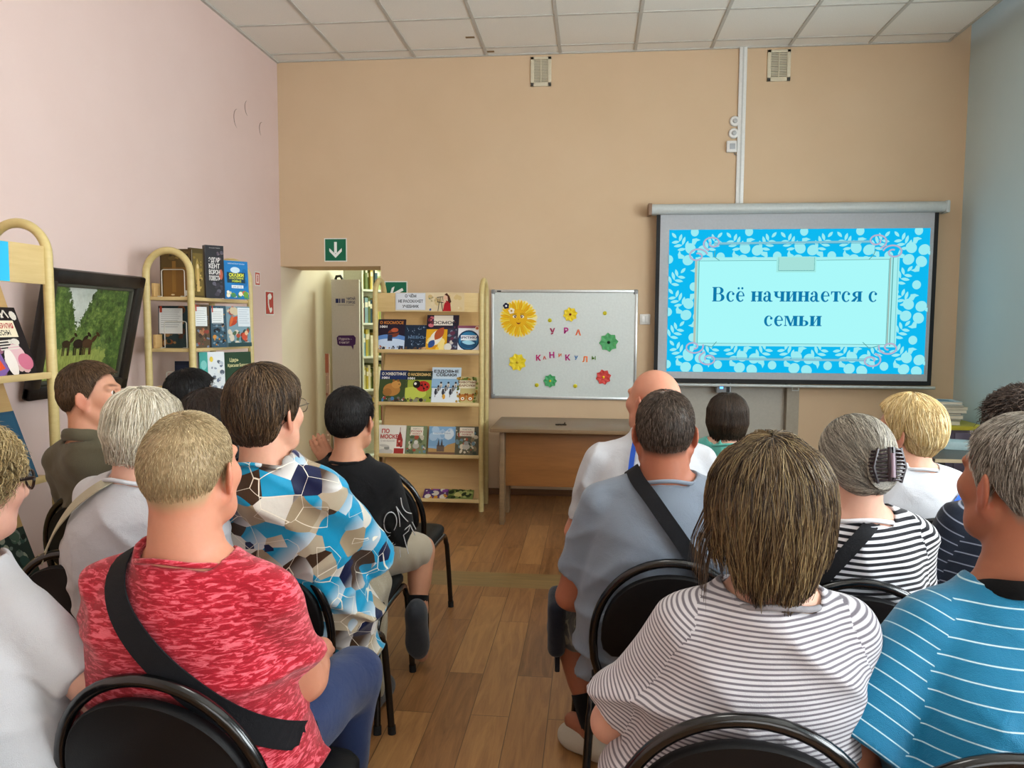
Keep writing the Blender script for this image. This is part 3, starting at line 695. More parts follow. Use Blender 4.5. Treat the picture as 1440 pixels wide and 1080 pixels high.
def central_rack():
    xl, xr = atY(529, 560, YF)[0], atY(677, 560, YF)[0]; L = xr-xl; d = .27
    rows = [zC(494)-.006, zC(568)-.006, zC(641)-.006, zC(703)-.004]
    rack('display_bookrack', 'tall birch display bookrack between the passage and the whiteboard', (xl, YF, 0), 0, L, d, float(atY(680, 394, YF+.13)[2]), rows, (zC(438.5), zC(412)))
    LEAN = -math.atan2(.13, .40)
    def B(px0, px1, py0, row, cover, art, label, t=.012, spine=None):
        z = rows[row]+.0095; yb = YF+.030
        a, b = atY(px0, 500, yb)[0], atY(px1, 500, yb)[0]; zt = atY((px0+px1)/2, py0, yb+.06)[2]
        h = (zt-z)/math.cos(LEAN)
        book(label, 'picture books on the central bookrack', (a, yb, z), 0, LEAN, b-a, h, t, cover, art, spine=spine)
    BR = ['#7d4a2c', '#3a2a20', '#b4553a', '#8a8f9a', '#20304a', '#d8d2c4']
    def space(f, w, h):
        f.ell(w*.5, h*.1, w*.9, h*.42, '#5c86c4', 30); f.ell(w*.5, h*.02, w*.9, h*.36, '#c3d4ea', 30)
        f.ell(w*.58, h*.55, w*.2, h*.13, '#7a3a24'); f.ell(w*.62, h*.65, w*.13, h*.07, '#b85a3a'); f.line([(w*.35, h*.52), (w*.8, h*.6)], w*.05, '#2a2430'); f.rect(w*.38, h*.3, w*.55, h*.5, '#2b2e44')
        f.blobs(0, 0, w, h*.16, 26, BR, w*.08, 4)
    B(529, 568, 449, 0, '#2a2030', scene_art('#251c2c', [], 'О КОСМОСЕ', '#c9803a', .88, .09, '1001', 0, extra=space), 'dark space book with orange title at the top row left end')
    def stars(f, w, h):
        r = random.Random(3)
        for i in range(26):
            a = (r.uniform(.1, .9)*w, r.uniform(.2, .92)*h); b = (a[0]+r.uniform(-.12, .12)*w, a[1]+r.uniform(-.1, .1)*h)
            f.line([a, b], w*.012, '#54718f'); f.ell(a[0], a[1], w*.016, w*.016, '#9fb6cc', 6)
        f.blobs(0, 0, w, h*.14, 16, ['#c9a47a', '#5a4636', '#a87850'], w*.09, 8)
    B(567, 601, 457, 0, '#1c2a3c', scene_art('#1d2c40', [], 'НЕБО', '#5f7d9c', .5, .1, None, 0, extra=stars), 'navy star map book second in the top row')
    def rocket(f, w, h):
        f.rect(0, 0, w*.66, h*.6, '#d9a21c'); f.blobs(0, 0, w*.66, h*.5, 14, ['#f1c63a', '#c98a18', '#efd98a'], w*.14, 2)
        f.leaf(w*.12, h*.1, w*.72, w*.17, 1.0, '#e9e2d2'); f.leaf(w*.28, h*.3, w*.48, w*.13, 1.0, '#b0502a'); f.leaf(w*.1, h*.08, w*.3, w*.1, 1.0, '#31508c')
        f.rect(w*.68, 0, w, h*.62, '#3c3a4c'); f.blobs(w*.66, 0, w, h*.9, 34, ['#a83c34', '#7a8496', '#2c3146', '#c9c4ba', '#64324a'], w*.09, 5); f.blobs(0, h*.62, w*.3, h, 14, ['#7d2f3c', '#c9707a', '#3f2a4c'], w*.1, 6)
        f.rect(w*.22, h*.7, w*.82, h*.98, '#e8e0d2'); f.ell(w*.7, h*.1, w*.12, w*.12, '#dcdad2')
    B(598, 643, 443, 0, '#4a2a3c', scene_art('#2c2434', [], 'КОСМОС', '#2c2a30', .77, .08, None, 0, extra=rocket), 'large space encyclopedia with rocket in the top row')
    def arctic(f, w, h):
        f.rect(0, h*.9, w, h, '#8c5068'); f.ell(w*.5, h*.42, w*.48, h*.4, '#173a5c', 28); f.ell(w*.5, h*.42, w*.42, h*.34, '#2f7fae', 28); f.ell(w*.5, h*.3, w*.36, h*.2, '#174c72'); f.rect(w*.16, h*.42, w*.86, h*.62, '#e4ecf2'); f.leaf(w*.2, h*.36, w*.6, w*.1, -.1, '#9cd3e8')
        f.ell(w*.86, h*.9, w*.09, w*.09, '#e9c9a0'); f.ell(w*.86, h*.9, w*.06, w*.06, '#b0543a')
    B(642, 674, 458, 0, '#e8e9ec', scene_art('#e8eaee', [], 'АРКТИКА', '#3c2a5c', .52, .08, None, 0, extra=arctic), 'white book with blue round sea picture ending the top row')
    def capy(f, w, h):
        f.rect(0, h*.02, w, h*.72, '#3f4f2c'); f.ell(w*.45, h*.4, w*.3, h*.2, '#b07a3c'); f.ell(w*.6, h*.56, w*.17, h*.12, '#c28c48'); f.ell(w*.66, h*.68, w*.04, h*.04, '#8a5a2c'); f.ell(w*.5, h*.68, w*.04, h*.04, '#8a5a2c'); f.ell(w*.3, h*.32, w*.16, h*.12, '#9c6a34'); f.ell(w*.7, h*.57, w*.02, w*.02, '#1a120c')
        f.blobs(0, 0, w, h*.2, 24, ['#6c6a62', '#a33c34', '#3a322c', '#4f7fae', '#c9c2b4'], w*.08, 9)
    B(531, 571, 521, 1, '#1f2c5c', scene_art('#20305f', [], 'О ЖИВОТНЫХ', '#e8e2d2', .88, .085, '1001', 0, extra=capy), 'dark blue animal book with brown rodent in the second row')
    def bug(f, w, h):
        f.rect(0, h*.02, w, h*.72, '#9aa83c'); f.ell(w*.3, h*.3, w*.5, h*.2, '#bcc552'); f.ell(w*.66, h*.52, w*.26, h*.17, '#b3261e'); f.ell(w*.42, h*.58, w*.14, h*.12, '#16120f'); f.ell(w*.37, h*.6, w*.05, w*.05, '#eee8dc'); f.line([(w*.6, h*.66), (w*.72, h*.36)], w*.02, '#16120f')
        for a, b in ((.6, .55), (.74, .58), (.7, .45), (.82, .5)): f.ell(w*a, h*b, w*.035, w*.035, '#16120f')
        f.blobs(0, 0, w, h*.2, 22, ['#5c5648', '#2c2620', '#8c8a72', '#a89a5c'], w*.08, 12)
    B(568, 606, 522, 1, '#24301c', scene_art('#222c1c', [], 'О НАСЕКОМЫХ', '#e3c07a', .88, .085, '1001', 0, extra=bug), 'dark green insect book with red ladybird in the second row')
    def dogs(f, w, h):
        f.rect(0, 0, w, h*.42, '#e2eaf0'); f.rect(0, h*.42, w, h*.68, '#8fb4d2'); f.rect(0, h*.42, w, h*.46, '#6f98ba')
        r = random.Random(2)
        for i in range(9):
            x = w*(.16+.085*i); y = h*(.3+.1*(i % 3)); f.ell(x, y, w*.05, h*.07, ('#3a3c46', '#8c8680', '#cfc6b8')[i % 3]); f.ell(x, y+h*.07, w*.035, h*.03, '#2c2c34'); f.line([(x, y), (x-.02*w, y-h*.13)], w*.02, '#33343c')
        f.ell(w*.45, h*.18, w*.05, h*.07, '#d9a23c')
    B(605, 646, 517, 1, '#c6d8e6', scene_art('#c9dbe8', [], 'ЕЗДОВЫЕ', '#2c2c34', .88, .075, None, 0, extra=dogs, title2='СОБАКИ', t2v=.78), 'pale blue sled dog book standing tall in the second row')
    def fox(f, w, h):
        f.blobs(0, h*.8, w, h, 20, ['#6c7a2c', '#a87a2c', '#4a5a20'], w*.1, 3); f.blobs(0, 0, w*.24, h, 16, ['#7c8a3c', '#b08a3c', '#56642c'], w*.09, 4); f.blobs(w*.76, 0, w, h, 16, ['#7c8a3c', '#b08a3c', '#56642c'], w*.09, 5); f.rect(w*.14, h*.56, w*.86, h*.86, '#e5dcbc')
        for s in (.32, .66): f.ell(w*s, h*.22, w*.16, h*.13, '#b5722c'); f.ell(w*s, h*.18, w*.08, h*.06, '#efe3cc'); f.ell(w*s, h*.18, w*.03, h*.02, '#1c1410'); f.leaf(w*(s-.13), h*.28, w*.13, w*.05, 1.7, '#8a4c1c'); f.leaf(w*(s+.1), h*.28, w*.13, w*.05, 1.4, '#8a4c1c')
    B(640, 672, 530, 1, '#b7a768', scene_art('#c6b77c', [], 'ЖИВОТНЫЕ', '#7a4a2c', .78, .075, None, 0, extra=fox, title2='БАРСУКИ', t2v=.66), 'yellow green book with two small fox faces ending the second row')
    def moscow(f, w, h):
        f.rect(w*.6, 0, w*.95, h*.2, '#a8322e'); f.rect(w*.68, h*.2, w*.9, h*.5, '#b8443c'); f.poly([(w*.68, h*.5), (w*.9, h*.5), (w*.79, h*.82)], '#8c3a34'); f.line([(w*.79, h*.8), (w*.79, h*.93)], w*.02, '#8c3a34'); f.rect(w*.62, h*.2, w*.94, h*.25, '#efe6dc'); f.blobs(w*.68, h*.22, w*.9, h*.5, 10, ['#e3d3c4', '#7a2c28'], w*.04, 2)
        f.ell(w*.3, h*.08, w*.28, h*.1, '#c9c4bc'); f.ell(w*.34, h*.2, w*.1, h*.06, '#8f8c86'); f.leaf(w*.05, h*.3, w*.4, w*.05, -.1, '#c4bfb6')
        f.text('ПО', w*.26, h*.72, h*.14, '#b3332e', .03, w*.28); f.text('МОСКВЕ', w*.47, h*.53, h*.14, '#b3332e', .03, w*.78); f.text('С МАЛЫШОМ', w*.36, h*.42, h*.05, '#8c7c74', .0, w*.5)
    B(529, 568, 598, 2, '#e6e0d4', scene_art('#e6e1d6', [], None, n=0, extra=moscow), 'white book with red tower and hand lettered title in the third row')
    def tale(seed, ac):
        def fn(f, w, h):
            f.blobs(0, 0, w, h*.92, 60, ['#5c6a4a', '#8c7a5c', '#c9bfa8', '#3f4a3c', '#a8543c', '#6f8c96', '#d8cdb4'], w*.12, seed); f.rect(w*.2, h*.66, w*.82, h*.96, '#e8e0cc'); f.ell(w*.5, h*.3, w*.16, h*.1, '#b9b4a8'); f.ell(w*.5, h*.42, w*.1, h*.07, ac)
            f.text('КНИГА О', w*.5, h*.87, h*.04, '#4a3c34', .0, w*.36); f.text('РУССКИХ', w*.5, h*.77, h*.065, '#a8322e', .02, w*.54); f.text('СКАЗКАХ', w*.5, h*.69, h*.05, '#a8322e', .02, w*.4)
        return fn
    B(569, 598, 599, 2, '#6c7a5c', scene_art('#7d8a64', [], None, n=0, extra=tale(11, '#d8d2c8')), 'fairy tale book of forest animals second in the third row')
    def city(f, w, h):
        f.rect(0, h*.3, w, h, '#7fa8cc'); f.blobs(0, h*.5, w, h, 14, ['#a9c6de', '#dce8f0', '#8fb4d4'], w*.22, 5); f.poly([(0, 0), (w, 0), (w, h*.44), (w*.72, h*.36), (w*.5, h*.2), (0, h*.24)], '#b8925c'); f.rect(w*.32, h*.12, w*.6, h*.34, '#6c5a4c')
        for s in (.38, .5): f.poly([(w*(s-.05), h*.3), (w*(s+.05), h*.3), (w*s, h*.58)], '#4f4a4c')
        f.rect(0, 0, w, h*.1, '#7c5c48'); f.rect(w*.15, h*.72, w*.9, h*.78, '#dbe7f0'); f.text('РИМСКИЕ ЗАМКИ', w*.5, h*.74, h*.04, '#54789c', .0, w*.6)
    B(601, 639, 600, 2, '#8cb0d0', scene_art('#8fb3d2', [], None, n=0, extra=city), 'blue sky book with pointed cathedral towers in the third row')
    B(638, 672, 600, 2, '#56503c', scene_art('#5f5a46', [], None, n=0, extra=tale(23, '#9c9a94')), 'dark forest tale book with grey wolf ending the third row')
    # two books lying nearly flat on the lowest shelf
    for px0, px1, cov, cols, lb, sd in ((594, 629, '#5c3a6c', ['#c98a2c', '#8c4a9c', '#d8d2c4', '#3a3f7c'], 'purple book lying on the lowest shelf of the central rack', 2), (628, 664, '#7c8a4a', ['#c9c27c', '#4a5c2c', '#a8b46c', '#2c3a20'], 'olive green book lying on the lowest shelf of the central rack', 5)):
        z = rows[3]+.012; a, b = atY(px0, 700, YF+.01)[0], atY(px1, 700, YF+.01)[0]
        book(lb, 'picture books on the central bookrack', (a, YF+.004, z), 0, -math.radians(62), b-a, .16, .01, cov, scene_art(cov, cols, None, n=26, size=.16, y1=1.0, seed=sd))
    # title strip on the header board
    a, b = atY(556, 420, YF)[0], atY(653, 420, YF)[0]; z0, z1 = zC(437.5), zC(411.5)
    e = tag(empty('title_strip', (a, YF-.001, z0)), 'laminated title strip with girl drawing on the central rack header', 'sign'); w, h = b-a, z1-z0
    m = MB(); m.box((0, -.002, 0), (w, 0, h), paper('#d3bd93')); f = Flat(m, Matrix.Identity(4), .002, .0001, clip=(0, 0, w, h))
    f.rect(0, 0, w*.78, h, '#d9c7a2'); f.blobs(w*.46, 0, w*.98, h, 20, ['#d1b988', '#dccba6', '#cdb27c'], .03, 4)
    f.rect(w*.005, h*.06, w*.44, h*.98, '#c9cfd6'); f.rect(w*.02, h*.1, w*.43, h*.94, '#d5dae0')
    for tt, v in (('О ЧЁМ', .74), ('НЕ РАССКАЖЕТ', .46), ('УЧЕБНИК', .18)): f.text(tt, w*.225, h*v, h*.15, '#2c3038', .03, w*(.165 if v > .7 else .36 if v > .4 else .24))
    f.line([(w*.605, h*.74), (w*.70, h*.78)], .005, '#2c2420'); f.line([(w*.61, h*.5), (w*.7, h*.46)], .006, '#2c2420')
    for q in (.61, .635, .66, .69): f.line([(w*q, h*.74), (w*(q+.006), h*.5)], .004, '#2c2420')
    f.line([(w*.64, h*.48), (w*.62, 0)], .005, '#2c2420'); f.line([(w*.67, h*.48), (w*.69, 0)], .005, '#2c2420')
    f.poly([(w*.69, 0), (w*.81, 0), (w*.80, h*.5), (w*.74, h*.58), (w*.715, h*.4)], '#a81c24'); f.ell(w*.735, h*.74, w*.03, h*.13, '#e3b79a'); f.poly([(w*.715, h*.9), (w*.75, h*.98), (w*.79, h*.8), (w*.815, h*.5), (w*.79, h*.42), (w*.765, h*.55), (w*.76, h*.8)], '#4c2418'); f.line([(w*.74, h*.5), (w*.68, h*.52)], .007, '#e3b79a'); f.leaf(w*.5, h*.02, w*.04, .008, 1.0, '#3c5a9c'); f.blobs(w*.48, h*.4, w*.6, h*.8, 8, ['#8f9478', '#b5a67c'], .01, 3)
    m.build('strip', e, 0)
central_rack()

def between(pL, pR, Yl, Yr, ytop):
    a, b = atY(pL[0], pL[1], Yl), atY(pR[0], pR[1], Yr)
    z = min(a[2], b[2]); w = math.hypot(b[0]-a[0], b[1]-a[1]); rz = math.atan2(b[1]-a[1], b[0]-a[0])
    return a, rz, w, z
def side_racks():
    # rack in the left foreground, seen from its end
    r1 = [1.235, .80, .36]
    rack('display_bookrack', 'birch display bookrack cropped by the left picture edge', (-2.30, 2.22, 0), PI/2, .85, .27, 1.885, r1, (1.625, 1.785))
    LEAN = -math.atan2(.13, .36)
    def B1(y0, y1, h, row, cover, art, lb, t=.014):
        book(lb, 'books on the left foreground rack', (-2.33, y0, r1[row]+.0095), PI/2, LEAN, y1-y0, h, t, cover, art)
    def dino(f, w, h):
        f.rect(0, 0, w, h, '#1f1a1c'); f.blobs(0, 0, w, h, 30, ['#c9a6a0', '#8c5a6c', '#d8d0c4', '#4a3a4c'], w*.09, 6)
        f.poly([(w*.0, 0), (w*.16, h*.6), (w*.34, h*.62), (w*.46, h*.1), (w*.3, 0)], '#7c5c9c'); f.poly([(w*.08, h*.05), (w*.18, h*.5), (w*.26, h*.5), (w*.4, h*.12)], '#d8502c'); f.ell(w*.7, h*.3, w*.16, h*.16, '#d8b0b4'); f.ell(w*.82, h*.2, w*.14, h*.12, '#c46c84'); f.ell(w*.55, h*.2, w*.1, h*.2, '#e6dcd4')
        f.rect(w*.30, h*.56, w*.86, h*.8, '#e6d9bc'); f.text('ДИНОТЕРАПИЯ', w*.58, h*.69, h*.07, '#a8222c', .03, w*.5); f.text('ВЕСНЫ', w*.6, h*.59, h*.07, '#2c2424', .03, w*.26)
        for q in range(4): f.line([(w*(.36+.1*q), h*.84), (w*(.44+.1*q), h*.95), (w*(.5+.1*q), h*.84)], w*.025, '#d8d0c4'); f.line([(w*.44, h*(.38+.04*q)), (w*.8, h*(.4+.04*q))], w*.02, '#d8d0c4')
    B1(2.74, 3.03, .30, 0, '#1f1a1c', dino, 'dark illustrated book lying on the left foreground rack')
    B1(2.75, 3.0, .30, 1, '#27506a', lambda f, w, h: (f.rect(0, 0, w, h, '#2a5570'), f.rect(w*.06, h*.04, w*.94, h*.96, '#2c5a76')), 'plain dark blue book on the middle shelf of the left rack')
    B1(2.66, 3.0, .24, 2, '#2c3a38', lambda f, w, h: (f.rect(0, 0, w, h, '#2f3f3c'), f.blobs(0, 0, w, h, 60, ['#4f6a5c', '#7c8c84', '#1f2a28', '#a8b0a0', '#3c5a54'], w*.09, 3)), 'dark green patterned book on the low shelf of the left rack')
    # blue name strip on its header
    m = MB(); T = Matrix.Identity(4); m.box((.0, -.003, 0), (.42, 0, .155), paper('#35b6e0')); f = Flat(m, T, .003); f.text('КНИГИ', .19, .05, .05, '#1d4a78', .02, .32); f.text('О СЕМЬ', .2, .105, .03, '#1d4a78', .0, .2)
    o = m.build('rack_title_sign', smooth=0, loc=(-2.299+.001, 2.425, 1.627)); o.rotation_euler = (0, 0, PI/2); tag(o, 'bright blue title sign fixed on the left rack header', 'sign')
    # rack near the corner
    r2 = [1.605, 1.305, 1.0, .70, .40, .10]
    rack('corner_bookrack', 'birch bookrack with rounded end beside the landscape painting', (-2.30, 4.24, 0), PI/2, .77, .27, 1.88, r2, None, slant=False)
    G = 'fairy tale books on the corner rack'
    def B2(lb, pL, pR, Yl, Yr, ytop, row, cover, art, t=.018, lean=-.05, spine=None, name='book'):
        a, b = atY(pL, 450, Yl), atY(pR, 450, Yr); z = r2[row]+.0105
        w = math.hypot(b[0]-a[0], b[1]-a[1]); rz = math.atan2(b[1]-a[1], b[0]-a[0]); zt = atY((pL+pR)/2, ytop, (Yl+Yr)/2)[2]
        return book(lb, G, (a[0], a[1], z), rz, lean, w, (zt-z)/math.cos(lean), t, cover, art, name=name, spine=spine)
    def antique(f, w, h):
        f.rect(0, 0, w, h, '#4a3a20'); f.rect(w*.05, h*.04, w*.95, h*.96, '#5c4826'); f.rect(w*.1, 0, w*.9, h*.62, '#7d5a2c'); f.rect(w*.38, h*.1, w*.5, h*.75, '#8f6a34'); f.blobs(0, h*.75, w, h, 16, ['#6c5830', '#8c7440', '#3a2f1a'], w*.08, 3); f.rect(w*.8, h*.03, w*.93, h*.14, '#c9c4b8'); f.ell(w*.4, h*.05, w*.06, h*.015, '#d8c8a0')
    B2('brown open picture book, left leaf facing the room, on corner rack top', 227, 271, 4.33, 4.33, 350, 0, '#4a3a20', antique, .012, -.02)
    def gold(f, w, h):
        f.rect(0, 0, w, h, '#4f4120'); f.rect(w*.08, h*.04, w*.92, h*.9, '#6c5a2c'); f.leaf(w*.5, h*.1, h*.7, w*.18, PI/2, '#a88c4c'); f.blobs(w*.1, h*.1, w*.9, h*.85, 24, ['#8c7438', '#b89c58', '#5c4a24'], w*.13, 5); f.ell(w*.5, h*.62, w*.08, h*.06, '#d8c088'); f.poly([(w*.38, h*.12), (w*.62, h*.12), (w*.54, h*.6), (w*.46, h*.6)], '#c9a868')
    B2('golden brown tall book between the brown leaf and black book', 271, 289, 4.335, 4.42, 349, 0, '#3c3018', gold, .02, -.02)
    def black(f, w, h):
        f.rect(0, 0, w, h, '#1c1a1e'); f.blobs(w*.3, 0, w, h*.4, 14, ['#3a3440', '#54505c', '#2c2830'], w*.14, 3); f.ell(w*.82, h*.45, w*.1, h*.1, '#b0563c'); f.blobs(w*.55, h*.7, w, h*.95, 8, ['#4f4a56', '#6c5c60'], w*.12, 7)
        for i, tt in enumerate(('ЭДГАР', 'КЕНТ', 'ВОРОН', 'ПОВЕСТЬ')): f.text(tt, w*.46, h*(.68-.115*i), h*.085, '#d8d4d0', .03, w*.6)
        f.text('СКАЗКИ МИРА', w*.5, h*.94, h*.02, '#a8a4a0', 0, w*.6)
    B2('thick black book with white lettering on the corner rack top', 291.5, 317, 4.42, 4.50, 345, 0, '#1a181c', black, .045, -.02)
    def blue(f, w, h):
        f.rect(0, 0, w, h, '#1f78b8'); f.blobs(0, h*.3, w, h*.8, 12, ['#2c8ccc', '#1a68a4'], w*.2, 2); f.rect(w*.1, h*.42, w*.86, h*.7, '#173a4c'); f.ell(w*.45, h*.76, w*.2, h*.08, '#c9dce8'); f.blobs(0, 0, w, h*.22, 26, ['#e6e0a8', '#6c9c3c', '#c9563c', '#f0ead8', '#4a8c5c'], w*.12, 4); f.rect(w*.26, h*.28, w*.76, h*.36, '#e8eef2')
        f.text('СКАЗКИ', w*.48, h*.585, h*.085, '#e6e64c', .04, w*.62); f.text('СЧАСТЛИВЫЕ', w*.48, h*.52, h*.045, '#d8e05c', .03, w*.6); f.text('ЖИВЫЕ', w*.48, h*.44, h*.055, '#c9d84c', .03, w*.4); f.text('ДЛЯ ДЕТЕЙ', w*.5, h*.3, h*.035, '#1f4a6c', .0, w*.4); f.text('БИБЛИОТЕКА СКАЗОК', w*.5, h*.91, h*.03, '#e8f0f4', 0, w*.7)
    B2('blue book of tales with yellow title on the corner rack top', 318, 351, 4.58, 4.72, 367, 0, '#1f78b8', blue, .02, -.05)
    def noted(bg, cols, seed, n0=.42):
        def fn(f, w, h):
            f.rect(0, 0, w, h, bg); f.blobs(0, 0, w, h, 44, cols, w*.14, seed)
            f.rect(w*.04, h*n0, w*.82, h*.94, '#dfe2e0')
            for i in range(9): f.line([(w*.1, h*(.9-.05*i)), (w*(.76-.05*(i % 3)), h*(.9-.05*i))], h*.008, '#8c9094')
            f.rect(w*.06, h*.84, w*.14, h*.99, '#b5442c')
        return fn
    B2('old book with paper note and red clip inside the rounded rack end', 222, 264, 4.34, 4.34, 430, 1, '#2c3c3c', noted('#2c3a3c', ['#4a3024', '#7c4a2c', '#8c6a44', '#20302c'], 3, .34), .02, -.04)
    B2('narrow brown book with note beside the rack post', 274, 295, 4.36, 4.44, 428, 1, '#4f4030', noted('#54442f', ['#a8704a', '#6c7a8c', '#3c2c20', '#8c3c2c'], 5, .5), .02, -.03, '#b5442c')
    B2('dark blue book with crow and note in the middle of the row', 297, 318, 4.47, 4.55, 430, 1, '#2c4c5c', noted('#33505f', ['#1c1c20', '#c98a3c', '#6c8ca0', '#20242c'], 8, .58), .02, -.03)
    def bird(f, w, h):
        f.rect(0, 0, w, h, '#7f9ca8'); f.blobs(0, 0, w, h*.5, 40, ['#3c5a5c', '#c9b9a0', '#a84c34', '#d8cdb8', '#546c54'], w*.12, 6); f.blobs(0, h*.78, w*.5, h, 10, ['#3a4a70', '#a8584c', '#d0c0a0'], w*.14, 2); f.leaf(w*.08, h*.5, w*.5, w*.1, .75, '#c4512c'); f.leaf(w*.1, h*.55, w*.34, w*.07, .3, '#b0442c'); f.leaf(w*.1, h*.5, w*.4, w*.06, 1.2, '#d06a3c')
        f.rect(w*.45, h*.5, w*.98, h*.97, '#dbe3e8'); f.rect(0, 0, w, h*.1, '#2f4a4c')
        for i in range(7): f.line([(w*.5, h*(.92-.055*i)), (w*(.93-.07*(i % 2)), h*(.92-.055*i))], h*.008, '#8fa0b0')
        f.ell(w*.7, h*.25, w*.12, h*.1, '#c9553c'); f.ell(w*.78, h*.34, w*.07, h*.06, '#e0b890')
    B2('pale book with red firebird and note at the row right end', 319.5, 352.5, 4.60, 4.78, 431, 1, '#7f9ca8', bird, .02, -.04)
    B2('dark book behind a wire stand low inside the rounded rack end', 243, 264, 4.35, 4.35, 508, 2, '#1c2030', lambda f, w, h: (f.rect(0, 0, w, h, '#1d2232'), f.rect(w*.1, h*.1, w*.9, h*.9, '#262c40')), .02, -.04)
    B2('turquoise book with grey castle drawing on the lower shelf', 280, 315, 4.40, 4.52, 495, 2, '#3c9c94', lambda f, w, h: (f.rect(0, 0, w, h, '#dfe4e6'), f.rect(0, 0, w*.32, h, '#3f9f96'), f.ell(w*.16, h*.72, w*.12, h*.1, '#7cc4bc'), f.blobs(w*.34, 0, w, h*.85, 40, ['#8c94a0', '#5c6470', '#b4bcc6', '#e8e8e4', '#707a90'], w*.1, 4), f.ell(w*.46, h*.84, w*.07, h*.06, '#e0c23c')), .02, -.04)
    B2('dark green book with gold script title on the lower shelf', 316, 353, 4.58, 4.76, 495, 2, '#2c4430', lambda f, w, h: (f.rect(0, 0, w, h, '#2d4632'), f.poly([(w*.2, 0), (w, 0), (w*.8, h*.62), (w*.4, h*.5)], '#47683c'), f.text('Царь', w*.35, h*.78, h*.08, '#e3d8a0', .02, w*.34), f.text('Красная Борода', w*.5, h*.66, h*.07, '#e3d8a0', .02, w*.8), f.blobs(w*.3, h*.1, w*.75, h*.55, 18, ['#d8cdb4', '#b0603c', '#6c8c4c', '#e0d8c8'], w*.11, 9)), .02, -.04)
    # wire stands
    wire = plain('white_wire', '#d8d6cc', .3, .3)
    for lb, p0, p1, ytop, row, Yw in (('white wire book stand before the brown leaf', 229, 261, 379, 0, 4.30), ('white wire book stand before the noted old book', 231, 262, 452, 1, 4.30), ('white wire book stand before the dark low book', 232, 263, 523, 2, 4.30)):
        a, b = atY(p0, 450, Yw)[0], atY(p1, 450, Yw)[0]; z0 = r2[row]+.013; z1 = atY((p0+p1)/2, ytop, Yw)[2]
        m = MB(); r = .012
        m.tube([(a, Yw-.045, z0), (a, Yw, z0), (a, Yw, z0+.02), (a, Yw, z1-r), (a+r*.3, Yw, z1-r*.3), (a+r, Yw, z1), (b-r, Yw, z1), (b-r*.3, Yw, z1-r*.3), (b, Yw, z1-r), (b, Yw, z0+.02), (b, Yw, z0), (b, Yw-.045, z0)], .0028, wire, 6)
        tag(m.build('wire_book_stand'), lb, 'book stand', 'wire stands on the corner rack')
side_racks()

# ================================================================== LANDSCAPE PAINTING, hung leaning forward
def painting():
    # local frame: x along the wall, z up; reader looks along -X of the room
    zb = 1.10; y0, y1 = 3.34, 4.11; H = .64; tilt = math.atan2(.14, .62); W = y1-y0
    e = tag(empty('landscape_painting', (XL+.03, y0, zb)), 'dark framed landscape painting with horses leaning out from the pink wall', 'painting'); e.rotation_euler = (tilt, 0, PI/2)
    fr = wood('ebony_frame', '#1e1a17', '#2c2622', (8, 8, 2), .35); lip = plain('frame_lip', '#4d4c40', .4)
    m = MB(); b = .07
    for lo, hi in (((0, 0), (W, b)), ((0, H-b), (W, H)), ((0, 0), (b, H)), ((W-b, 0), (W, H))): m.box((lo[0], -.045, lo[1]), (hi[0], 0, hi[1]), fr, .012)
    fo = m.build('frame', e)
    m = MB()
    for lo, hi in (((b, b), (W-b, b+.016)), ((b, H-b-.016), (W-b, H-b)), ((b, b), (b+.016, H-b)), ((W-b-.016, b), (W-b, H-b))): m.box((lo[0], -.028, lo[1]), (hi[0], -.004, hi[1]), lip, .003)
    m.build('inner_lip', fo)
    t = NT('oil_landscape'); tc = t.new('ShaderNodeTexCoord'); sp = t.new('ShaderNodeSeparateXYZ'); t.link(tc.outputs['Object'], sp.inputs[0])
    n = t.noise(tc.outputs['Object'], 9, 5, .65); n2 = t.noise(tc.outputs['Object'], 42, 5, .7); n3 = t.noise(t.obj((60, 1, 12)), 2, 4, .6)
    trees = t.ramp(t.math('MULTIPLY_ADD', n2.outputs['Fac'], .6, t.math('MULTIPLY', n.outputs['Fac'], .4)), [(.34, '#1f2c16'), (.50, '#47602a'), (.66, '#7d9146')])
    grass = t.ramp(n3.outputs['Fac'], [(.3, '#66762c'), (.7, '#a5ad5c')])
    sky = t.ramp(n.outputs['Fac'], [(.3, '#a5ab9f'), (.7, '#ccd0c6')])
    # sky wedge: |x - .34| < (z - .30)*.45 ; meadow: z < .24
    xn = t.math('ABSOLUTE', t.math('SUBTRACT', sp.outputs['X'], .30))
    wig = t.math('MULTIPLY', t.math('SUBTRACT', n2.outputs['Fac'], .5), .12)
    sk = t.math('GREATER_THAN', t.math('ADD', t.math('MULTIPLY', t.math('SUBTRACT', sp.outputs['Z'], .34), .5), wig), xn)
    me = t.math('LESS_THAN', t.math('ADD', sp.outputs['Z'], wig), .235)
    side = t.math('LESS_THAN', sp.outputs['X'], .62)
    c = t.mix(sk, trees, sky); c = t.mix(t.math('MULTIPLY', me, t.math('LESS_THAN', t.math('ADD', sp.outputs['X'], wig), .56)), c, grass); t.set(c, .3, 0, .5); t.bump(n2.outputs['Fac'], .3)
    m = MB(); m.box((b+.01, -.010, b+.01), (W-b-.01, -.006, H-b-.01), t.m)
    f = Flat(m, Matrix.Identity(4), .0102, .0001)
    for x, c1, s in ((.24, '#3a2a1c', .8), (.33, '#2c2018', 1.0), (.40, '#4a3220', 1.0)):
        f.ell(x, .265, .04*s, .024*s, c1, 14, -.1); f.leaf(x+.025*s, .27, .06*s, .014*s, .7, c1); f.ell(x+.075*s, .312, .02*s, .009*s, c1, 8, -.6)
        for q in (-.028, -.015, .02, .03): f.line([(x+q*s, .26), (x+(q+.004)*s, .205)], .009*s, c1)
    m.build('canvas', e, 0)
painting()

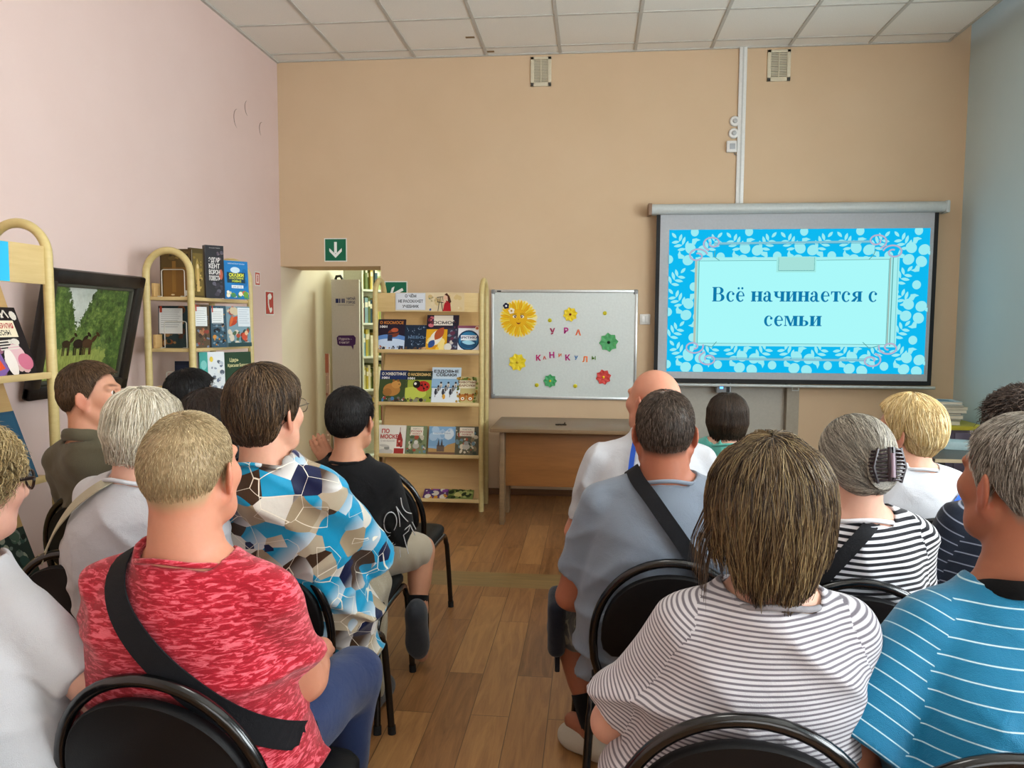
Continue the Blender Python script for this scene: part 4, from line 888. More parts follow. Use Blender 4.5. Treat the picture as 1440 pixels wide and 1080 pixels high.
# ================================================================== PASSAGE: advertising tower and library stacks behind
def back_room():
    Yt = 7.35; x0, x1 = atY(466, 420, Yt)[0], atY(524, 420, Yt)[0]
    xr = atY(505, 420, Yt)[0]; zt = atY(485, 393, Yt)[2]
    e = tag(empty('banner_panel', ((x0+xr)/2, Yt, 0)), 'tall grey advertising panel with dark blue logo in the passage', 'banner panel'); w = (xr-x0)/2
    gp = plain('grey_panel_print', '#c8c6c3', .5); m = MB(); m.box((-w, 0, .05), (w, .03, zt), gp, .002)
    f = Flat(m, Matrix.Identity(4), .0005, .0002)
    K = 1081/Yt                                        # pixels per metre there
    def at(px, py): q = atY(px, py, Yt); return q[0]-(x0+xr)/2, q[2]
    NV = '#232b63'; u, v = at(472, 426); uu, vv = at(476, 420)
    f.rect(u, v, uu, vv, NV)
    for px in (477, 480.5, 483): a, b = at(px, 426), at(px+1.6, 420); f.rect(a[0], a[1], b[0], b[1], NV)
    a = at(493.5, 421.5); f.text('ЧИТАЙ', a[0], a[1], .021, NV, .03, .085); a = at(493.5, 426.5); f.text('ГОРОД', a[0], a[1], .021, NV, .03, .085); a, b = at(475, 429.3), at(498, 428.7); f.rect(a[0], a[1], b[0], b[1], '#77788a')
    PU = '#46265e'; c = at(487, 479); s = .096
    f.poly([(c[0]-s+.02, c[1]+.05), (c[0]+s-.02, c[1]+.053), (c[0]+s, c[1]+.03), (c[0]+s-.004, c[1]-.035), (c[0]+s-.03, c[1]-.052), (c[0]-s+.03, c[1]-.052), (c[0]-s+.006, c[1]-.035), (c[0]-s, c[1]+.03)], PU); f.poly([(c[0]+.05, c[1]-.05), (c[0]+.075, c[1]-.05), (c[0]+.068, c[1]-.09)], PU)
    f.text('Мудрость –', c[0]-.01, c[1]+.006, .024, '#d8cfe0', .01, .13); f.text('в книгах!', c[0]-.02, c[1]-.028, .024, '#d8cfe0', .01, .1)
    for tt, py in (('Читай,', 547), ('любимый', 557), ('город!', 567)): a = at(487.5, py); f.text(tt, a[0], a[1], .036, '#2c2c30', .015, .13 if 'ю' in tt else .11)
    m.build('printed_front', e, 0)
    m = MB(); m.box((-w-.01, .03, 0), (w, .06, zt-.02), plain('dark_panel_back', '#3a3833', .6)); m.box((-w-.02, -.06, 0), (w+.02, .16, .03), M_DARK, .004); m.build('stand_base', e, 0)
    m = MB(); m.tube([(-.10, .015, zt), (-.09, .015, zt+.03), (-.05, .015, zt+.035), (-.03, .015, zt)], .014, plain('dark_clip', '#1d2218', .5), 8); m.build('top_clip', e)
    # narrow poster edge leaning on the passage wall
    m = MB(); p = atY(461.5, 600, 7.0); m.box((p[0]-.018, 7.0, .06), (p[0]+.018, 7.02, 1.18), paper('#b79a84')); m.box((p[0]-.02, 6.998, 1.0), (p[0]+.01, 7.0, 1.18), paper('#a8644c')); f = Flat(m, Matrix.Translation((p[0], 6.9975, 0)), 0); f.blobs(-.018, .3, .018, 1.0, 18, ['#e0cdb8', '#8c5a44', '#d8b49c'], .014, 3)
    tag(m.build('leaning_poster', smooth=0), 'narrow reddish poster edge leaning beside the grey panel', 'poster')
    # white library shelving with spines facing the passage
    xs0, ys0 = atY(509, 420, 7.6)[0], 7.6; a = math.radians(62); L = 1.5
    e = tag(empty('library_shelving', (xs0, ys0, 0), math.radians(58)), 'white library shelving full of spines behind the grey panel', 'shelving')
    wl = plain('white_laminate', '#dfe6da', .5); m = MB(); zs = [.1, .45, .79, 1.13, 1.47, 1.81]
    for xx in (0, L): m.box((xx, 0, 0), (xx+.02, .28, 2.08), wl)
    m.box((0, .27, 0), (L, .28, 2.08), wl); m.build('side_panel', e, 0)
    for z in zs+[2.06]:
        m = MB(); m.box((.0, -.004, z-.02), (L+.02, .27, z), wl); m.build('shelf', e, 0)
    R = random.Random(5); base = Matrix.Translation((xs0, ys0, 0)) @ Matrix.Rotation(math.radians(58), 4, 'Z')
    cols = ['#b9a83c', '#6c7a4a', '#8c9a54', '#3f5a6c', '#7fa0a8', '#c9c27c', '#d9d6b8', '#5c6c3c', '#2c4c5c', '#a8b478', '#7a3a34', '#c9b45c']
    hue = ['yellow', 'green', 'olive', 'navy', 'pale blue', 'sand', 'cream', 'moss', 'dark blue', 'light green', 'red', 'ochre']
    names = ['lowest', 'second', 'third', 'fourth', 'fifth', 'top']
    ordn = ['first', 'second', 'third', 'fourth', 'fifth', 'sixth', 'seventh', 'eighth', 'ninth', 'tenth', 'eleventh', 'twelfth', 'thirteenth', 'fourteenth', 'fifteenth', 'sixteenth']
    for si, z in enumerate(zs):
        if si == 0: continue
        x = .025; i = 0
        while x < .40:
            th = R.uniform(.022, .045); h = R.uniform(.2, .28); ci = R.randrange(len(cols)); lean = R.uniform(-.06, .02)
            cm = plain('spine_'+cols[ci].strip('#'), cols[ci], .5); m = MB()
            m.box((0, 0, 0), (th, .18, h), cm); m.box((.003, .004, .002), (th-.003, .183, h+.001), plain('page_block', '#e6dfcc', .8)); m.box((.001, -.0006, h*.62), (th-.001, 0, h*.82), paper('#dcd8c4'))
            o = m.build('library_book', smooth=0); o.matrix_world = base @ Matrix.Translation((x, .012+R.uniform(0, .03), z)) @ Matrix.Rotation(lean*.4, 4, 'Y')
            tag(o, '%s spined volume, %s from the left on the %s white shelf in the passage' % (hue[ci], ordn[i], names[si]), 'book', 'volumes on the %s white shelf' % names[si])
            x += th+.004; i += 1
back_room()

# ================================================================== RIGHT CORNER: desk with stacked books
def desk():
    p = atY(1310, 592, 5.75); zt = float(p[2]); zt = .80
    x0, x1, y0, y1 = 1.95, 2.85, 4.55, 5.15
    e = tag(empty('side_desk', ((x0+x1)/2, (y0+y1)/2, 0)), 'dark topped desk in the right corner behind the blond woman', 'desk'); ox, oy = (x0+x1)/2, (y0+y1)/2
    m = MB(); tp = plain('dark_desk_top', '#4a4842', .35); m.box((x0-ox, y0-oy, zt-.10), (x1-ox, y1-oy, zt-.085), tp); m.box((x0-ox, y0-.004-oy, zt-.104), (x1-ox, y0-oy, zt-.084), plain('pale_edge', '#b9a888', .5)); m.build('desk_top', e, 0)
    for xx in (x0+.03, x1-.07):
        for yy in (y0+.03, y1-.07):
            m = MB(); m.box((xx-ox, yy-oy, 0), (xx+.04-ox, yy+.04-oy, zt-.10), M_DARK); m.build('leg', e, 0)
    # yellow topped low cabinet against the wall with the stack on it
    q0, q1 = atY(1290, 597, 5.9), atY(1363, 602, 5.9); z = float(q0[2])
    e = tag(empty('low_cabinet', ((q0[0]+2.86)/2, 6.1, 0)), 'low cabinet with yellow top and violet front by the right wall', 'cabinet'); w = (2.86-q0[0])/2
    m = MB(); m.box((-w, -.26, z-.03), (w, .3, z), plain('yellow_laminate', '#cfc53a', .4), .002); m.build('cabinet_top', e)
    m = MB(); m.box((-w+.02, -.24, 0), (w-.02, .3, z-.03), plain('violet_grey', '#6c6478', .5)); m.build('body', e, 0)
    for k in range(2):
        m = MB(); a = -w+.03+k*(w-.02); m.box((a, -.255, .05), (a+w-.05, -.24, z-.05), plain('violet_door', '#665e74', .4), .003); d = m.build('door', e)
        m = MB(); m.lathe([(0, 0), (.012, 0), (.012, .012), (.006, .02)], M_STEEL, 12, Matrix.Translation((a+(w-.1 if k == 0 else .05), -.255, z-.12)) @ Matrix.Rotation(PI/2, 4, 'X')); m.build('handle', d)
    R = random.Random(4); zz = z
    specs = [(.028, '#c9cdc4', 'bottom pale book of the stack on the yellow cabinet'), (.016, '#5a5f4c', 'thin dark green book above the bottom one in the stack'), (.026, '#d5d8d2', 'white book third from the stack bottom'), (.015, '#6a6254', 'thin brown book in the middle of the stack'), (.024, '#b9b6a6', 'beige book above the stack middle'), (.02, '#e0d8b8', 'wide cream book third from the stack top'), (.016, '#7c8a84', 'grey green book second from the stack top'), (.024, '#bcd0d6', 'pale blue book on top of the stack')]
    for i, (t, c, lb) in enumerate(specs):
        wd = .30+R.uniform(-.03, .03)+(.05 if i == 5 else 0); cx = atY(1318, 590, 6.0)[0]+R.uniform(-.02, .02)
        e = tag(empty('book', (cx, 6.02+R.uniform(-.01, .01), zz), R.uniform(-.08, .08)), lb, 'book', 'books stacked on the yellow cabinet')
        m = MB(); cm = plain('cover_'+c.strip('#'), c, .4)
        m.box((-wd/2, -.11, 0), (wd/2, .11, .0025), cm); m.box((-wd/2, -.11, t-.0025), (wd/2, .11, t), cm); m.box((-wd/2, .107, 0), (wd/2, .11, t), cm)
        if i == 7: f = Flat(m, Matrix.Translation((0, 0, t)) @ Matrix.Rotation(-PI/2, 4, 'X'), .0003); f.blobs(-.12, -.09, .12, .09, 16, ['#8cb4c4', '#dce6ea', '#5c8ca0'], .04, 2)
        m.build('cover', e, 0); m = MB(); m.box((-wd/2+.003, -.106, .0025), (wd/2-.003, .107, t-.0025), plain('page_block', '#e6dfcc', .8)); m.build('pages', e, 0)
        zz += t+.0004
    # glass tumbler shape and paper on the desk
    m = MB(); m.box((-.11, -.07, 0), (.11, .07, .05), plain('folded_paper', '#a9c4c8', .6), .004); o = m.build('paper_folder', loc=(2.28, 4.95, zt-.085)); o.rotation_euler = (0, 0, -.25); tag(o, 'pale blue folder lying on the dark desk', 'folder')
desk()
# ================================================================== CHAIRS
M_TUBE = plain('black_gloss_tube', '#0b0b0c', .18, 0, .6); M_PAD = plain('black_upholstery', '#08080a', .6, 0, .25, bump=.15, bscale=300)
def chair_parts(root):
    hw = .225; r = .0125
    # arched back tube, from the seat rail up and over
    ya = lambda z: -.205-.075*((z-.43)/.39)
    zc, H = .56, .26
    pts = [(-.20, -.19, .425), (-.21, -.205, .46), (-hw+.003, ya(.51), .51)]
    pts += [(-hw*math.cos(PI*i/28), ya(zc+H*math.sin(PI*i/28)**.92), zc+H*math.sin(PI*i/28)**.92) for i in range(0, 29)]
    pts += [(hw-.003, ya(.51), .51), (.21, -.205, .46), (.20, -.19, .425)]
    m = MB(); m.tube(pts, r, M_TUBE, 12); m.build('back_frame', root, 60)
    # upholstered back pad inside the arch
    m = MB(); n = 28; ring = []
    W, hz0, hz1 = .202, .545, .788
    for i in range(n+1): a = PI*i/n; ring.append((-W*math.cos(a), .575+(hz1-.575)*math.sin(a)**.85))
    ring += [(W*.97, hz0), (W*.85, hz0-.02), (-W*.85, hz0-.02), (-W*.97, hz0)]
    T = []
    vs = []; fs = []; N = len(ring)
    for k, (sc, off) in enumerate(((.97, .012), (1.0, .006), (1.0, -.012), (.97, -.018))):
        for x, z in ring: vs.append((x*sc, ya(z)+off+.012*(1-(x/W)**2)*-1, .65+(z-.65)*sc))
    for k in range(3):
        for i in range(N): j = (i+1) % N; fs.append((k*N+i, k*N+j, (k+1)*N+j, (k+1)*N+i))
    fs.append(tuple(range(N))[::-1]); fs.append(tuple(3*N+i for i in range(N)))
    m.add(vs, fs, M_PAD); m.build('backrest', root, 50)
    # padded seat with rounded corners
    m = MB(); out = []
    for cx, cy, a0 in ((.17, .14, 0), (-.17, .14, 90), (-.175, -.14, 180), (.175, -.14, 270)):
        for i in range(7): a = math.radians(a0+90*i/6); out.append((cx+.06*math.cos(a), cy+.06*math.sin(a)))
    vs = []; fs = []; N = len(out)
    for sc, z in ((.94, .412), (1, .42), (1, .438), (.97, .448), (.8, .454)): vs += [(x*sc, y*sc, z) for x, y in out]
    for k in range(4):
        for i in range(N): j = (i+1) % N; fs.append((k*N+i, k*N+j, (k+1)*N+j, (k+1)*N+i))
    fs.append(tuple(range(N))[::-1]); fs.append(tuple(4*N+i for i in range(N))); m.add(vs, fs, M_PAD); m.build('seat', root, 50)
    for s in (-1, 1):
        m = MB(); m.tube([(s*.245, .235, 0), (s*.238, .215, .2), (s*.232, .198, .34)]+[(s*.228, .13+.065*math.cos(math.radians(a)), .34+.062*math.sin(math.radians(a))) for a in range(15, 91, 15)]+[(s*.226, .0, .404)], r, M_TUBE, 10); lg = m.build('leg', root, 60)
        m = MB(); m.tube([(s*.245, .235, 0), (s*.2442, .233, .03)], .0150, plain('rubber_tip', '#0a0a0a', .8), 10); m.build('foot_cap', lg, 60)
        m = MB(); m.tube([(s*.245, -.27, 0), (s*.238, -.24, .2), (s*.232, -.222, .33)]+[(s*.228, -.15-.068*math.cos(math.radians(a)), .34+.062*math.sin(math.radians(a))) for a in range(15, 91, 15)]+[(s*.226, .0, .404)], r, M_TUBE, 10); lg = m.build('leg', root, 60)
        m = MB(); m.tube([(s*.245, -.27, 0), (s*.2440, -.2655, .03)], .0150, plain('rubber_tip', '#0a0a0a', .8), 10); m.build('foot_cap', lg, 60)
    m = MB(); m.tube([(-.226, -.12, .404), (.226, -.12, .404)], .010, M_TUBE, 8); m.tube([(-.226, .11, .404), (.226, .11, .404)], .010, M_TUBE, 8); m.build('cross_bar', root, 60)
CH0 = empty('tubular_chair'); chair_parts(CH0)
_first = [True]
def chair(px, py, rz, label, xy=None, scale=1.0):
    if xy is None:
        a = atZ(px, py, .8205*scale); c, s = math.cos(rz), math.sin(rz); xy = (a[0]-(.28*s)*scale, a[1]+.28*c*scale)
    o = CH0 if _first[0] else copy_tree(CH0); _first[0] = False
    o.location = (xy[0], xy[1], 0); o.rotation_euler = (0, 0, rz); o.scale = (scale,)*3
    tag(o, label, 'chair', 'black tubular chairs in rows'); return o
CH = {}
CH['red'] = chair(203, 957, -.10, 'black tubular chair carrying the man in red')
CH['bob'] = chair(97, 778, -.10, 'black tubular chair carrying the white haired woman in white')
CH['olive'] = chair(118, 697, -.15, 'black tubular chair behind the back of the man in olive')
CH['pat'] = chair(352, 768, -.08, 'black tubular chair carrying the woman in the patterned blouse')
CH['boy'] = chair(0, 0, -.02, 'black tubular chair under the boy in black', (-.985, 2.86))
CH['empty'] = chair(0, 0, -.04, 'empty black tubular chair ahead of the boy in black', (-.965, 3.62))
CH['fore'] = chair(1056, 1013, -.06, 'black tubular chair carrying the woman in thin grey stripes')
CH['gray'] = chair(950, 792, -.08, 'black tubular chair carrying the man in the blue grey T-shirt')
CH['clip'] = chair(1213, 820, -.04, 'black tubular chair carrying the woman in black and white stripes')
CH['blonde'] = chair(1325, 733, -.05, 'black tubular chair carrying the blond woman in white')
CH['turq'] = chair(1445, 1071, -.05, 'black tubular chair carrying the man in turquoise')
CH['edge'] = chair(-190, 985, -.15, 'black tubular chair carrying the curly woman in white')
CH['navy'] = chair(1462, 800, -.05, 'black tubular chair carrying the man in the navy striped shirt')
CH['bald'] = chair(910, 722, -.05, 'black tubular chair carrying the bald man in white')
CH['teal'] = chair(1020, 668, -.05, 'black tubular chair carrying the girl in teal')
CH['brn'] = chair(300, 690, -.05, 'black tubular chair carrying the dark brown haired person')
CH['blk'] = chair(272, 650, -.05, 'black tubular chair carrying the black haired person')
# ================================================================== ORGANIC SURFACES (distance fields meshed by surface nets)
F32 = np.float32
def smin(a, b, k):
    if k <= 0: return np.minimum(a, b)
    h = np.clip(.5+.5*(b-a)/k, 0, 1); return b*(1-h)+a*h-k*h*(1-h)
def rotm(yaw=0, pitch=0, roll=0):       # head frame to body frame: yaw>0 turns right, pitch>0 nods down, roll>0 tips right
    R = Matrix.Rotation(-yaw, 3, 'Z') @ Matrix.Rotation(-pitch, 3, 'X') @ Matrix.Rotation(roll, 3, 'Y')
    return np.array(R)
class Prim:
    def __init__(s, fn, lo, hi, k=.02, op='u', tag=''): s.fn = fn; s.lo = np.array(lo, float); s.hi = np.array(hi, float); s.k = k; s.op = op; s.tag = tag
def cap(p0, p1, r0, r1=None, k=.02, op='u', sc=None, tag=''):
    p0, p1 = np.array(p0, float), np.array(p1, float); r1 = r0 if r1 is None else r1
    ba = p1-p0; bb = float(ba@ba) or 1e-9
    def fn(x, y, z):
        px, py, pz = x-p0[0], y-p0[1], z-p0[2]
        h = np.clip((px*ba[0]+py*ba[1]+pz*ba[2])/bb, 0, 1)
        return np.sqrt((px-ba[0]*h)**2+(py-ba[1]*h)**2+(pz-ba[2]*h)**2)-(r0+(r1-r0)*h)
    R = max(r0, r1); return Prim(fn, np.minimum(p0, p1)-R, np.maximum(p0, p1)+R, k, op, tag)
def ell(c, r, k=.02, op='u', rot=None, tag=''):
    c = np.array(c, float); r = np.array(r, float); M = None if rot is None else np.array(rot).T
    def fn(x, y, z):
        x, y, z = x-c[0], y-c[1], z-c[2]
        if M is not None: x, y, z = M[0, 0]*x+M[0, 1]*y+M[0, 2]*z, M[1, 0]*x+M[1, 1]*y+M[1, 2]*z, M[2, 0]*x+M[2, 1]*y+M[2, 2]*z
        k0 = np.sqrt((x/r[0])**2+(y/r[1])**2+(z/r[2])**2); k1 = np.sqrt((x/r[0]**2)**2+(y/r[1]**2)**2+(z/r[2]**2)**2)+1e-6
        return k0*(k0-1)/k1
    R = r if M is None else np.array([r.max()]*3); return Prim(fn, c-R, c+R, k, op, tag)
def loft(rows, k=.02, op='u', e=2.3, tag='', infl=0):       # rows (z, a, b, cx, cy): stacked ovals
    rows = np.array(rows, float); Z = rows[:, 0]; zd = np.linspace(Z[0], Z[-1], 160)
    def sm(c):
        v = np.interp(zd, Z, c); ker = np.hanning(15); ker /= ker.sum(); return np.convolve(np.pad(v, 7, 'edge'), ker, 'valid')
    A, B, CX, CY = sm(rows[:, 1])+infl, sm(rows[:, 2])+infl, sm(rows[:, 3]), sm(rows[:, 4])
    def fn(x, y, z):
        shp = np.shape(z); zf = np.ravel(z)
        a, b, cx, cy = (np.interp(zf, zd, q).reshape(shp) for q in (A, B, CX, CY))
        q = (np.abs((x-cx)/a)**e+np.abs((y-cy)/b)**e)**(1/e)
        d = (q-1)*np.minimum(a, b)
        return np.maximum(d, np.maximum(Z[0]-z, z-Z[-1])-infl)
    m = max(A.max(), B.max())
    return Prim(fn, (CX.min()-m, CY.min()-m, Z[0]-infl), (CX.max()+m, CY.max()+m, Z[-1]+infl), k, op, tag)
def xf(P, R, c, s=1.0):       # place a primitive given in head coordinates into body coordinates
    R = np.array(R); c = np.array(c, float); f = P.fn
    def fn(x, y, z):
        x, y, z = (x-c[0])/s, (y-c[1])/s, (z-c[2])/s
        return f(R[0, 0]*x+R[1, 0]*y+R[2, 0]*z, R[0, 1]*x+R[1, 1]*y+R[2, 1]*z, R[0, 2]*x+R[1, 2]*y+R[2, 2]*z)*s
    cs = np.array([[(P.lo, P.hi)[i][0], (P.lo, P.hi)[j][1], (P.lo, P.hi)[k][2]] for i in (0, 1) for j in (0, 1) for k in (0, 1)])*s @ R.T+c
    return Prim(fn, cs.min(0), cs.max(0), P.k*s, P.op, P.tag)
def evalp(prims, P):
    x, y, z = P[:, 0], P[:, 1], P[:, 2]; F = np.full(len(P), 1.0)
    for p in prims:
        d = p.fn(x, y, z); F = smin(F, d, p.k) if p.op == 'u' else (-smin(-F, d, p.k) if p.op == 's' else np.maximum(F, d))
    return F
def grad(prims, P, e=.004):
    g = np.stack([evalp(prims, P+np.eye(3)[i]*e)-evalp(prims, P-np.eye(3)[i]*e) for i in range(3)], 1)
    return g/(np.linalg.norm(g, axis=1, keepdims=True)+1e-9)
def axis(lo, hi, res, fine=None):
    n = max(2, int(math.ceil((hi-lo)/res))); base = lo+np.arange(n+1)*res
    if fine:
        a, b, r = fine; a = max(a, lo); b = min(b, hi)
        base = np.concatenate([base[base < a-res*.5], np.arange(a, b, r), base[base > b+res*.25]])
    return base
def mesh_field(prims, res, fine=None, post=None, smooth=1, lohi=None):
    us = [p for p in prims if p.op == 'u']
    lo = np.min([p.lo for p in us], 0)-2.5*res; hi = np.max([p.hi for p in us], 0)+2.5*res
    if lohi: lo = np.maximum(lo, lohi[0]); hi = np.minimum(hi, lohi[1])
    ax = [axis(lo[i], hi[i], res, fine[i] if fine else None).astype(F32) for i in range(3)]
    F = np.full([len(a) for a in ax], .3, F32)
    for p in prims:
        pad = p.k+2.2*res+.004; sl = []
        for i in range(3):
            a = np.searchsorted(ax[i], p.lo[i]-pad); b = np.searchsorted(ax[i], p.hi[i]+pad); sl.append(slice(max(a-1, 0), b+1))
        if p.op == 'i': sl = [slice(None)]*3
        xs, ys, zs = ax[0][sl[0]][:, None, None], ax[1][sl[1]][None, :, None], ax[2][sl[2]][None, None, :]
        if min(xs.size, ys.size, zs.size) == 0: continue
        d = np.broadcast_to(p.fn(xs, ys, zs), (xs.size, ys.size, zs.size)); S = tuple(sl)
        if p.op == 'u': F[S] = smin(F[S], d, p.k)
        elif p.op == 's': F[S] = -smin(-F[S], d, p.k)
        else: F[S] = np.maximum(F[S], d)
    if post: F = post(F, ax[0][:, None, None], ax[1][None, :, None], ax[2][None, None, :])
    return nets(F, ax, smooth)
def nets(F, ax, smooth=1):
    I = F < 0
    I[0] = I[-1] = False; I[:, 0] = I[:, -1] = False; I[:, :, 0] = I[:, :, -1] = False
    Fp = np.where(I, np.minimum(F, -1e-6), np.maximum(F, 1e-6))
    c = np.zeros(np.array(I.shape)-1, np.int8); Iu = I.astype(np.int8)
    for a in (0, 1):
        for b in (0, 1):
            for d in (0, 1): c += Iu[a:a+c.shape[0], b:b+c.shape[1], d:d+c.shape[2]]
    ci = np.argwhere((c > 0) & (c < 8)); n = len(ci)
    if n == 0: return np.zeros((0, 3)), np.zeros((0, 4), int)
    vid = np.full(c.shape, -1, np.int32); vid[ci[:, 0], ci[:, 1], ci[:, 2]] = np.arange(n)
    offs = [(a, b, d) for a in (0, 1) for b in (0, 1) for d in (0, 1)]
    val = {}; pos = {}
    for o in offs:
        i, j, k = ci[:, 0]+o[0], ci[:, 1]+o[1], ci[:, 2]+o[2]
        val[o] = Fp[i, j, k]; pos[o] = np.stack([ax[0][i], ax[1][j], ax[2][k]], 1)
    acc = np.zeros((n, 3)); cnt = np.zeros(n)
    for o in offs:
        for d in range(3):
            if o[d] == 0:
                q = list(o); q[d] = 1; q = tuple(q); m = (val[o] < 0) != (val[q] < 0)
                if m.any():
                    t = (val[o][m]/(val[o][m]-val[q][m]))[:, None]
                    acc[m] += pos[o][m]*(1-t)+pos[q][m]*t; cnt[m] += 1
    V = acc/np.maximum(cnt, 1)[:, None]; Q = []
    for d in range(3):
        s0 = [slice(None)]*3; s1 = [slice(None)]*3; s0[d] = slice(0, -1); s1[d] = slice(1, None)
        e = np.argwhere(I[tuple(s0)] != I[tuple(s1)])
        e1, e2 = [q for q in range(3) if q != d]
        e = e[(e[:, e1] > 0) & (e[:, e2] > 0) & (e[:, e1] < I.shape[e1]-1) & (e[:, e2] < I.shape[e2]-1)]
        ins = I[e[:, 0], e[:, 1], e[:, 2]]; cells = []
        for a, b in ((-1, -1), (0, -1), (0, 0), (-1, 0)):
            t = e.copy(); t[:, e1] += a; t[:, e2] += b; cells.append(vid[t[:, 0], t[:, 1], t[:, 2]])
        q = np.stack(cells, 1); flip = ins if d != 1 else ~ins
        q[~flip] = q[~flip][:, ::-1]; Q.append(q)
    Q = np.concatenate(Q)
    for _ in range(smooth):
        s = np.zeros_like(V); w = np.zeros(len(V))
        for a, b in ((0, 1), (1, 2), (2, 3), (3, 0)):
            for i, j in ((a, b), (b, a)):
                for d in range(3): s[:, d] += np.bincount(Q[:, i], V[Q[:, j], d], len(V))
                w += np.bincount(Q[:, i], minlength=len(V))
        V = V*.45+.55*s/np.maximum(w, 1)[:, None]
    return V, Q
def mesh_obj(name, V, Q, mats, parent=None, col=None, mi=None, smooth=True):
    me = bpy.data.meshes.new(name); n, m = len(V), len(Q); k = Q.shape[1]
    me.vertices.add(n); me.vertices.foreach_set('co', np.asarray(V, F32).ravel())
    me.loops.add(m*k); me.loops.foreach_set('vertex_index', Q.astype(np.int32).ravel())
    me.polygons.add(m); me.polygons.foreach_set('loop_start', np.arange(0, m*k, k, dtype=np.int32))
    try: me.polygons.foreach_set('loop_total', np.full(m, k, np.int32))
    except Exception: pass
    for mt in mats: me.materials.append(mt)
    if mi is not None: me.polygons.foreach_set('material_index', mi.astype(np.int32))
    me.polygons.foreach_set('use_smooth', np.full(m, smooth, bool))
    me.update(calc_edges=True)
    if col is not None:
        a = me.attributes.new('Col', 'FLOAT_COLOR', 'POINT'); a.data.foreach_set('color', np.asarray(col, F32).ravel())
    o = bpy.data.objects.new(name, me); COL.objects.link(o)
    if parent: o.parent = parent
    return o
def corner_attr(o, name, vals):
    a = o.data.attributes.new(name, 'FLOAT', 'CORNER'); a.data.foreach_set('value', np.asarray(vals, F32).ravel())

# ------------------------------------------------------------------ materials for people
def skin_mat():
    t = NT('skin'); a = t.new('ShaderNodeAttribute', attribute_name='Col'); n = t.noise(t.obj(), 90, 4, .6)
    t.set(t.mix(t.math('MULTIPLY', n.outputs['Fac'], .14), a.outputs['Color'], '#7a3f30'), .52, 0, .35)
    t.b.inputs['Subsurface Weight'].default_value = .12; t.b.inputs['Subsurface Radius'].default_value = (.012, .004, .002); t.b.inputs['Subsurface Scale'].default_value = .5
    t.bump(n.outputs['Fac'], .12, .002); return t.m
M_SKIN = skin_mat()
def hair_mat(name='hair', rough=.42):
    t = NT(name); a = t.new('ShaderNodeAttribute', attribute_name='Col'); t.set(a.outputs['Color'], rough, 0, .35); return t.m
M_HAIR = hair_mat()
M_EYE = plain('eye_white', '#e6e0d8', .15)
def cloth(name, color, rough=.85, weave=600, bump=.25, sheen=.2):
    t = NT(name); v = t.obj(); n = t.noise(v, weave, 2, .6); n2 = t.noise(v, 14, 4, .6, .6)
    if isinstance(color, str): c = t.mix(t.math('MULTIPLY', n.outputs['Fac'], .12), color, '#000000')
    else: c = color(t, v)
    t.set(c, rough, 0, .2); t.b.inputs['Sheen Weight'].default_value = sheen
    t.bump(t.math('ADD', t.math('MULTIPLY', n.outputs['Fac'], .25), n2.outputs['Fac']), bump*2, .008); return t.m
def stripes(base, line, period, duty, attr='stripe', soft=.06, jitter=.0):
    def fn(t, v):
        a = t.new('ShaderNodeAttribute', attribute_name=attr)
        s = a.outputs['Fac']
        f = t.math('FRACT', t.math('DIVIDE', s, period))
        d = t.math('ABSOLUTE', t.math('SUBTRACT', f, .5))
        r = t.ramp(d, [(max(duty/2-soft/2, 0), (1, 1, 1, 1)), (duty/2+soft/2, (0, 0, 0, 1))])
        return t.mix(r, base, line)
    return fn
# ================================================================== ANATOMY
def head_prims(fem=False, fat=0.0, ears=True, nose=1.0):
    j = .93 if fem else 1.0; w = 1+fat
    P = [ell((0, -.016, .026), (.0765, .0965, .087), .0), ell((0, -.058, .0), (.064, .054, .066), .03),
         ell((0, .028, -.035), (.0625*w, .066, .080), .03), cap((-.040*w, .036, -.082), (.040*w, .036, -.082), .022*j, None, .028), cap((-.012, .074, -.103*j), (.012, .074, -.103*j), .0165, None, .024)]
    for s in (-1, 1):
        P += [cap((s*.058*w, -.004, -.052), (s*.032*w, .055, -.094*j), .017, .018, .024), ell((s*.041, .056, -.020), (.026*w, .030, .026), .022),
              cap((s*.012, .086, .030), (s*.050, .068, .030), .0085, .0085, .016), ell((s*.0315, .093, .012), (.0165, .017, .0115), .010, 's'), ell((s*.0315, .073, .0115), (.0128, .0128, .0128), .003),
              ell((s*.013, .097, -.031), (.0095, .011, .0085), .008)]
    P += [cap((0, .086, .020), (0, .108*nose, -.022), .0075, .0115, .013), ell((0, .110*nose, -.026), (.0105, .011, .010), .008),
          cap((-.017, .084, -.060), (.017, .084, -.060), .0075, .0075, .008), cap((-.014, .083, -.071), (.014, .083, -.071), .0085, .0085, .008), cap((-.022, .1005, -.0655), (.022, .1005, -.0655), .0035, .0035, .004, 's')]
    if ears:
        for s in (-1, 1):
            R = np.array(Matrix.Rotation(s*.50, 3, 'Z') @ Matrix.Rotation(.20, 3, 'X'))
            P += [ell((s*.074, .000, -.018), (.010, .012, .022), .008, tag='ear'), ell((s*.0845, -.014, -.014), (.0062, .0205, .034), .004, rot=R, tag='ear'), ell((s*.0775, -.002, -.045), (.0065, .0105, .013), .006, tag='ear'), ell((s*.0925, -.010, -.012), (.0046, .0115, .022), .004, 's', rot=R, tag='ear')]
    return P
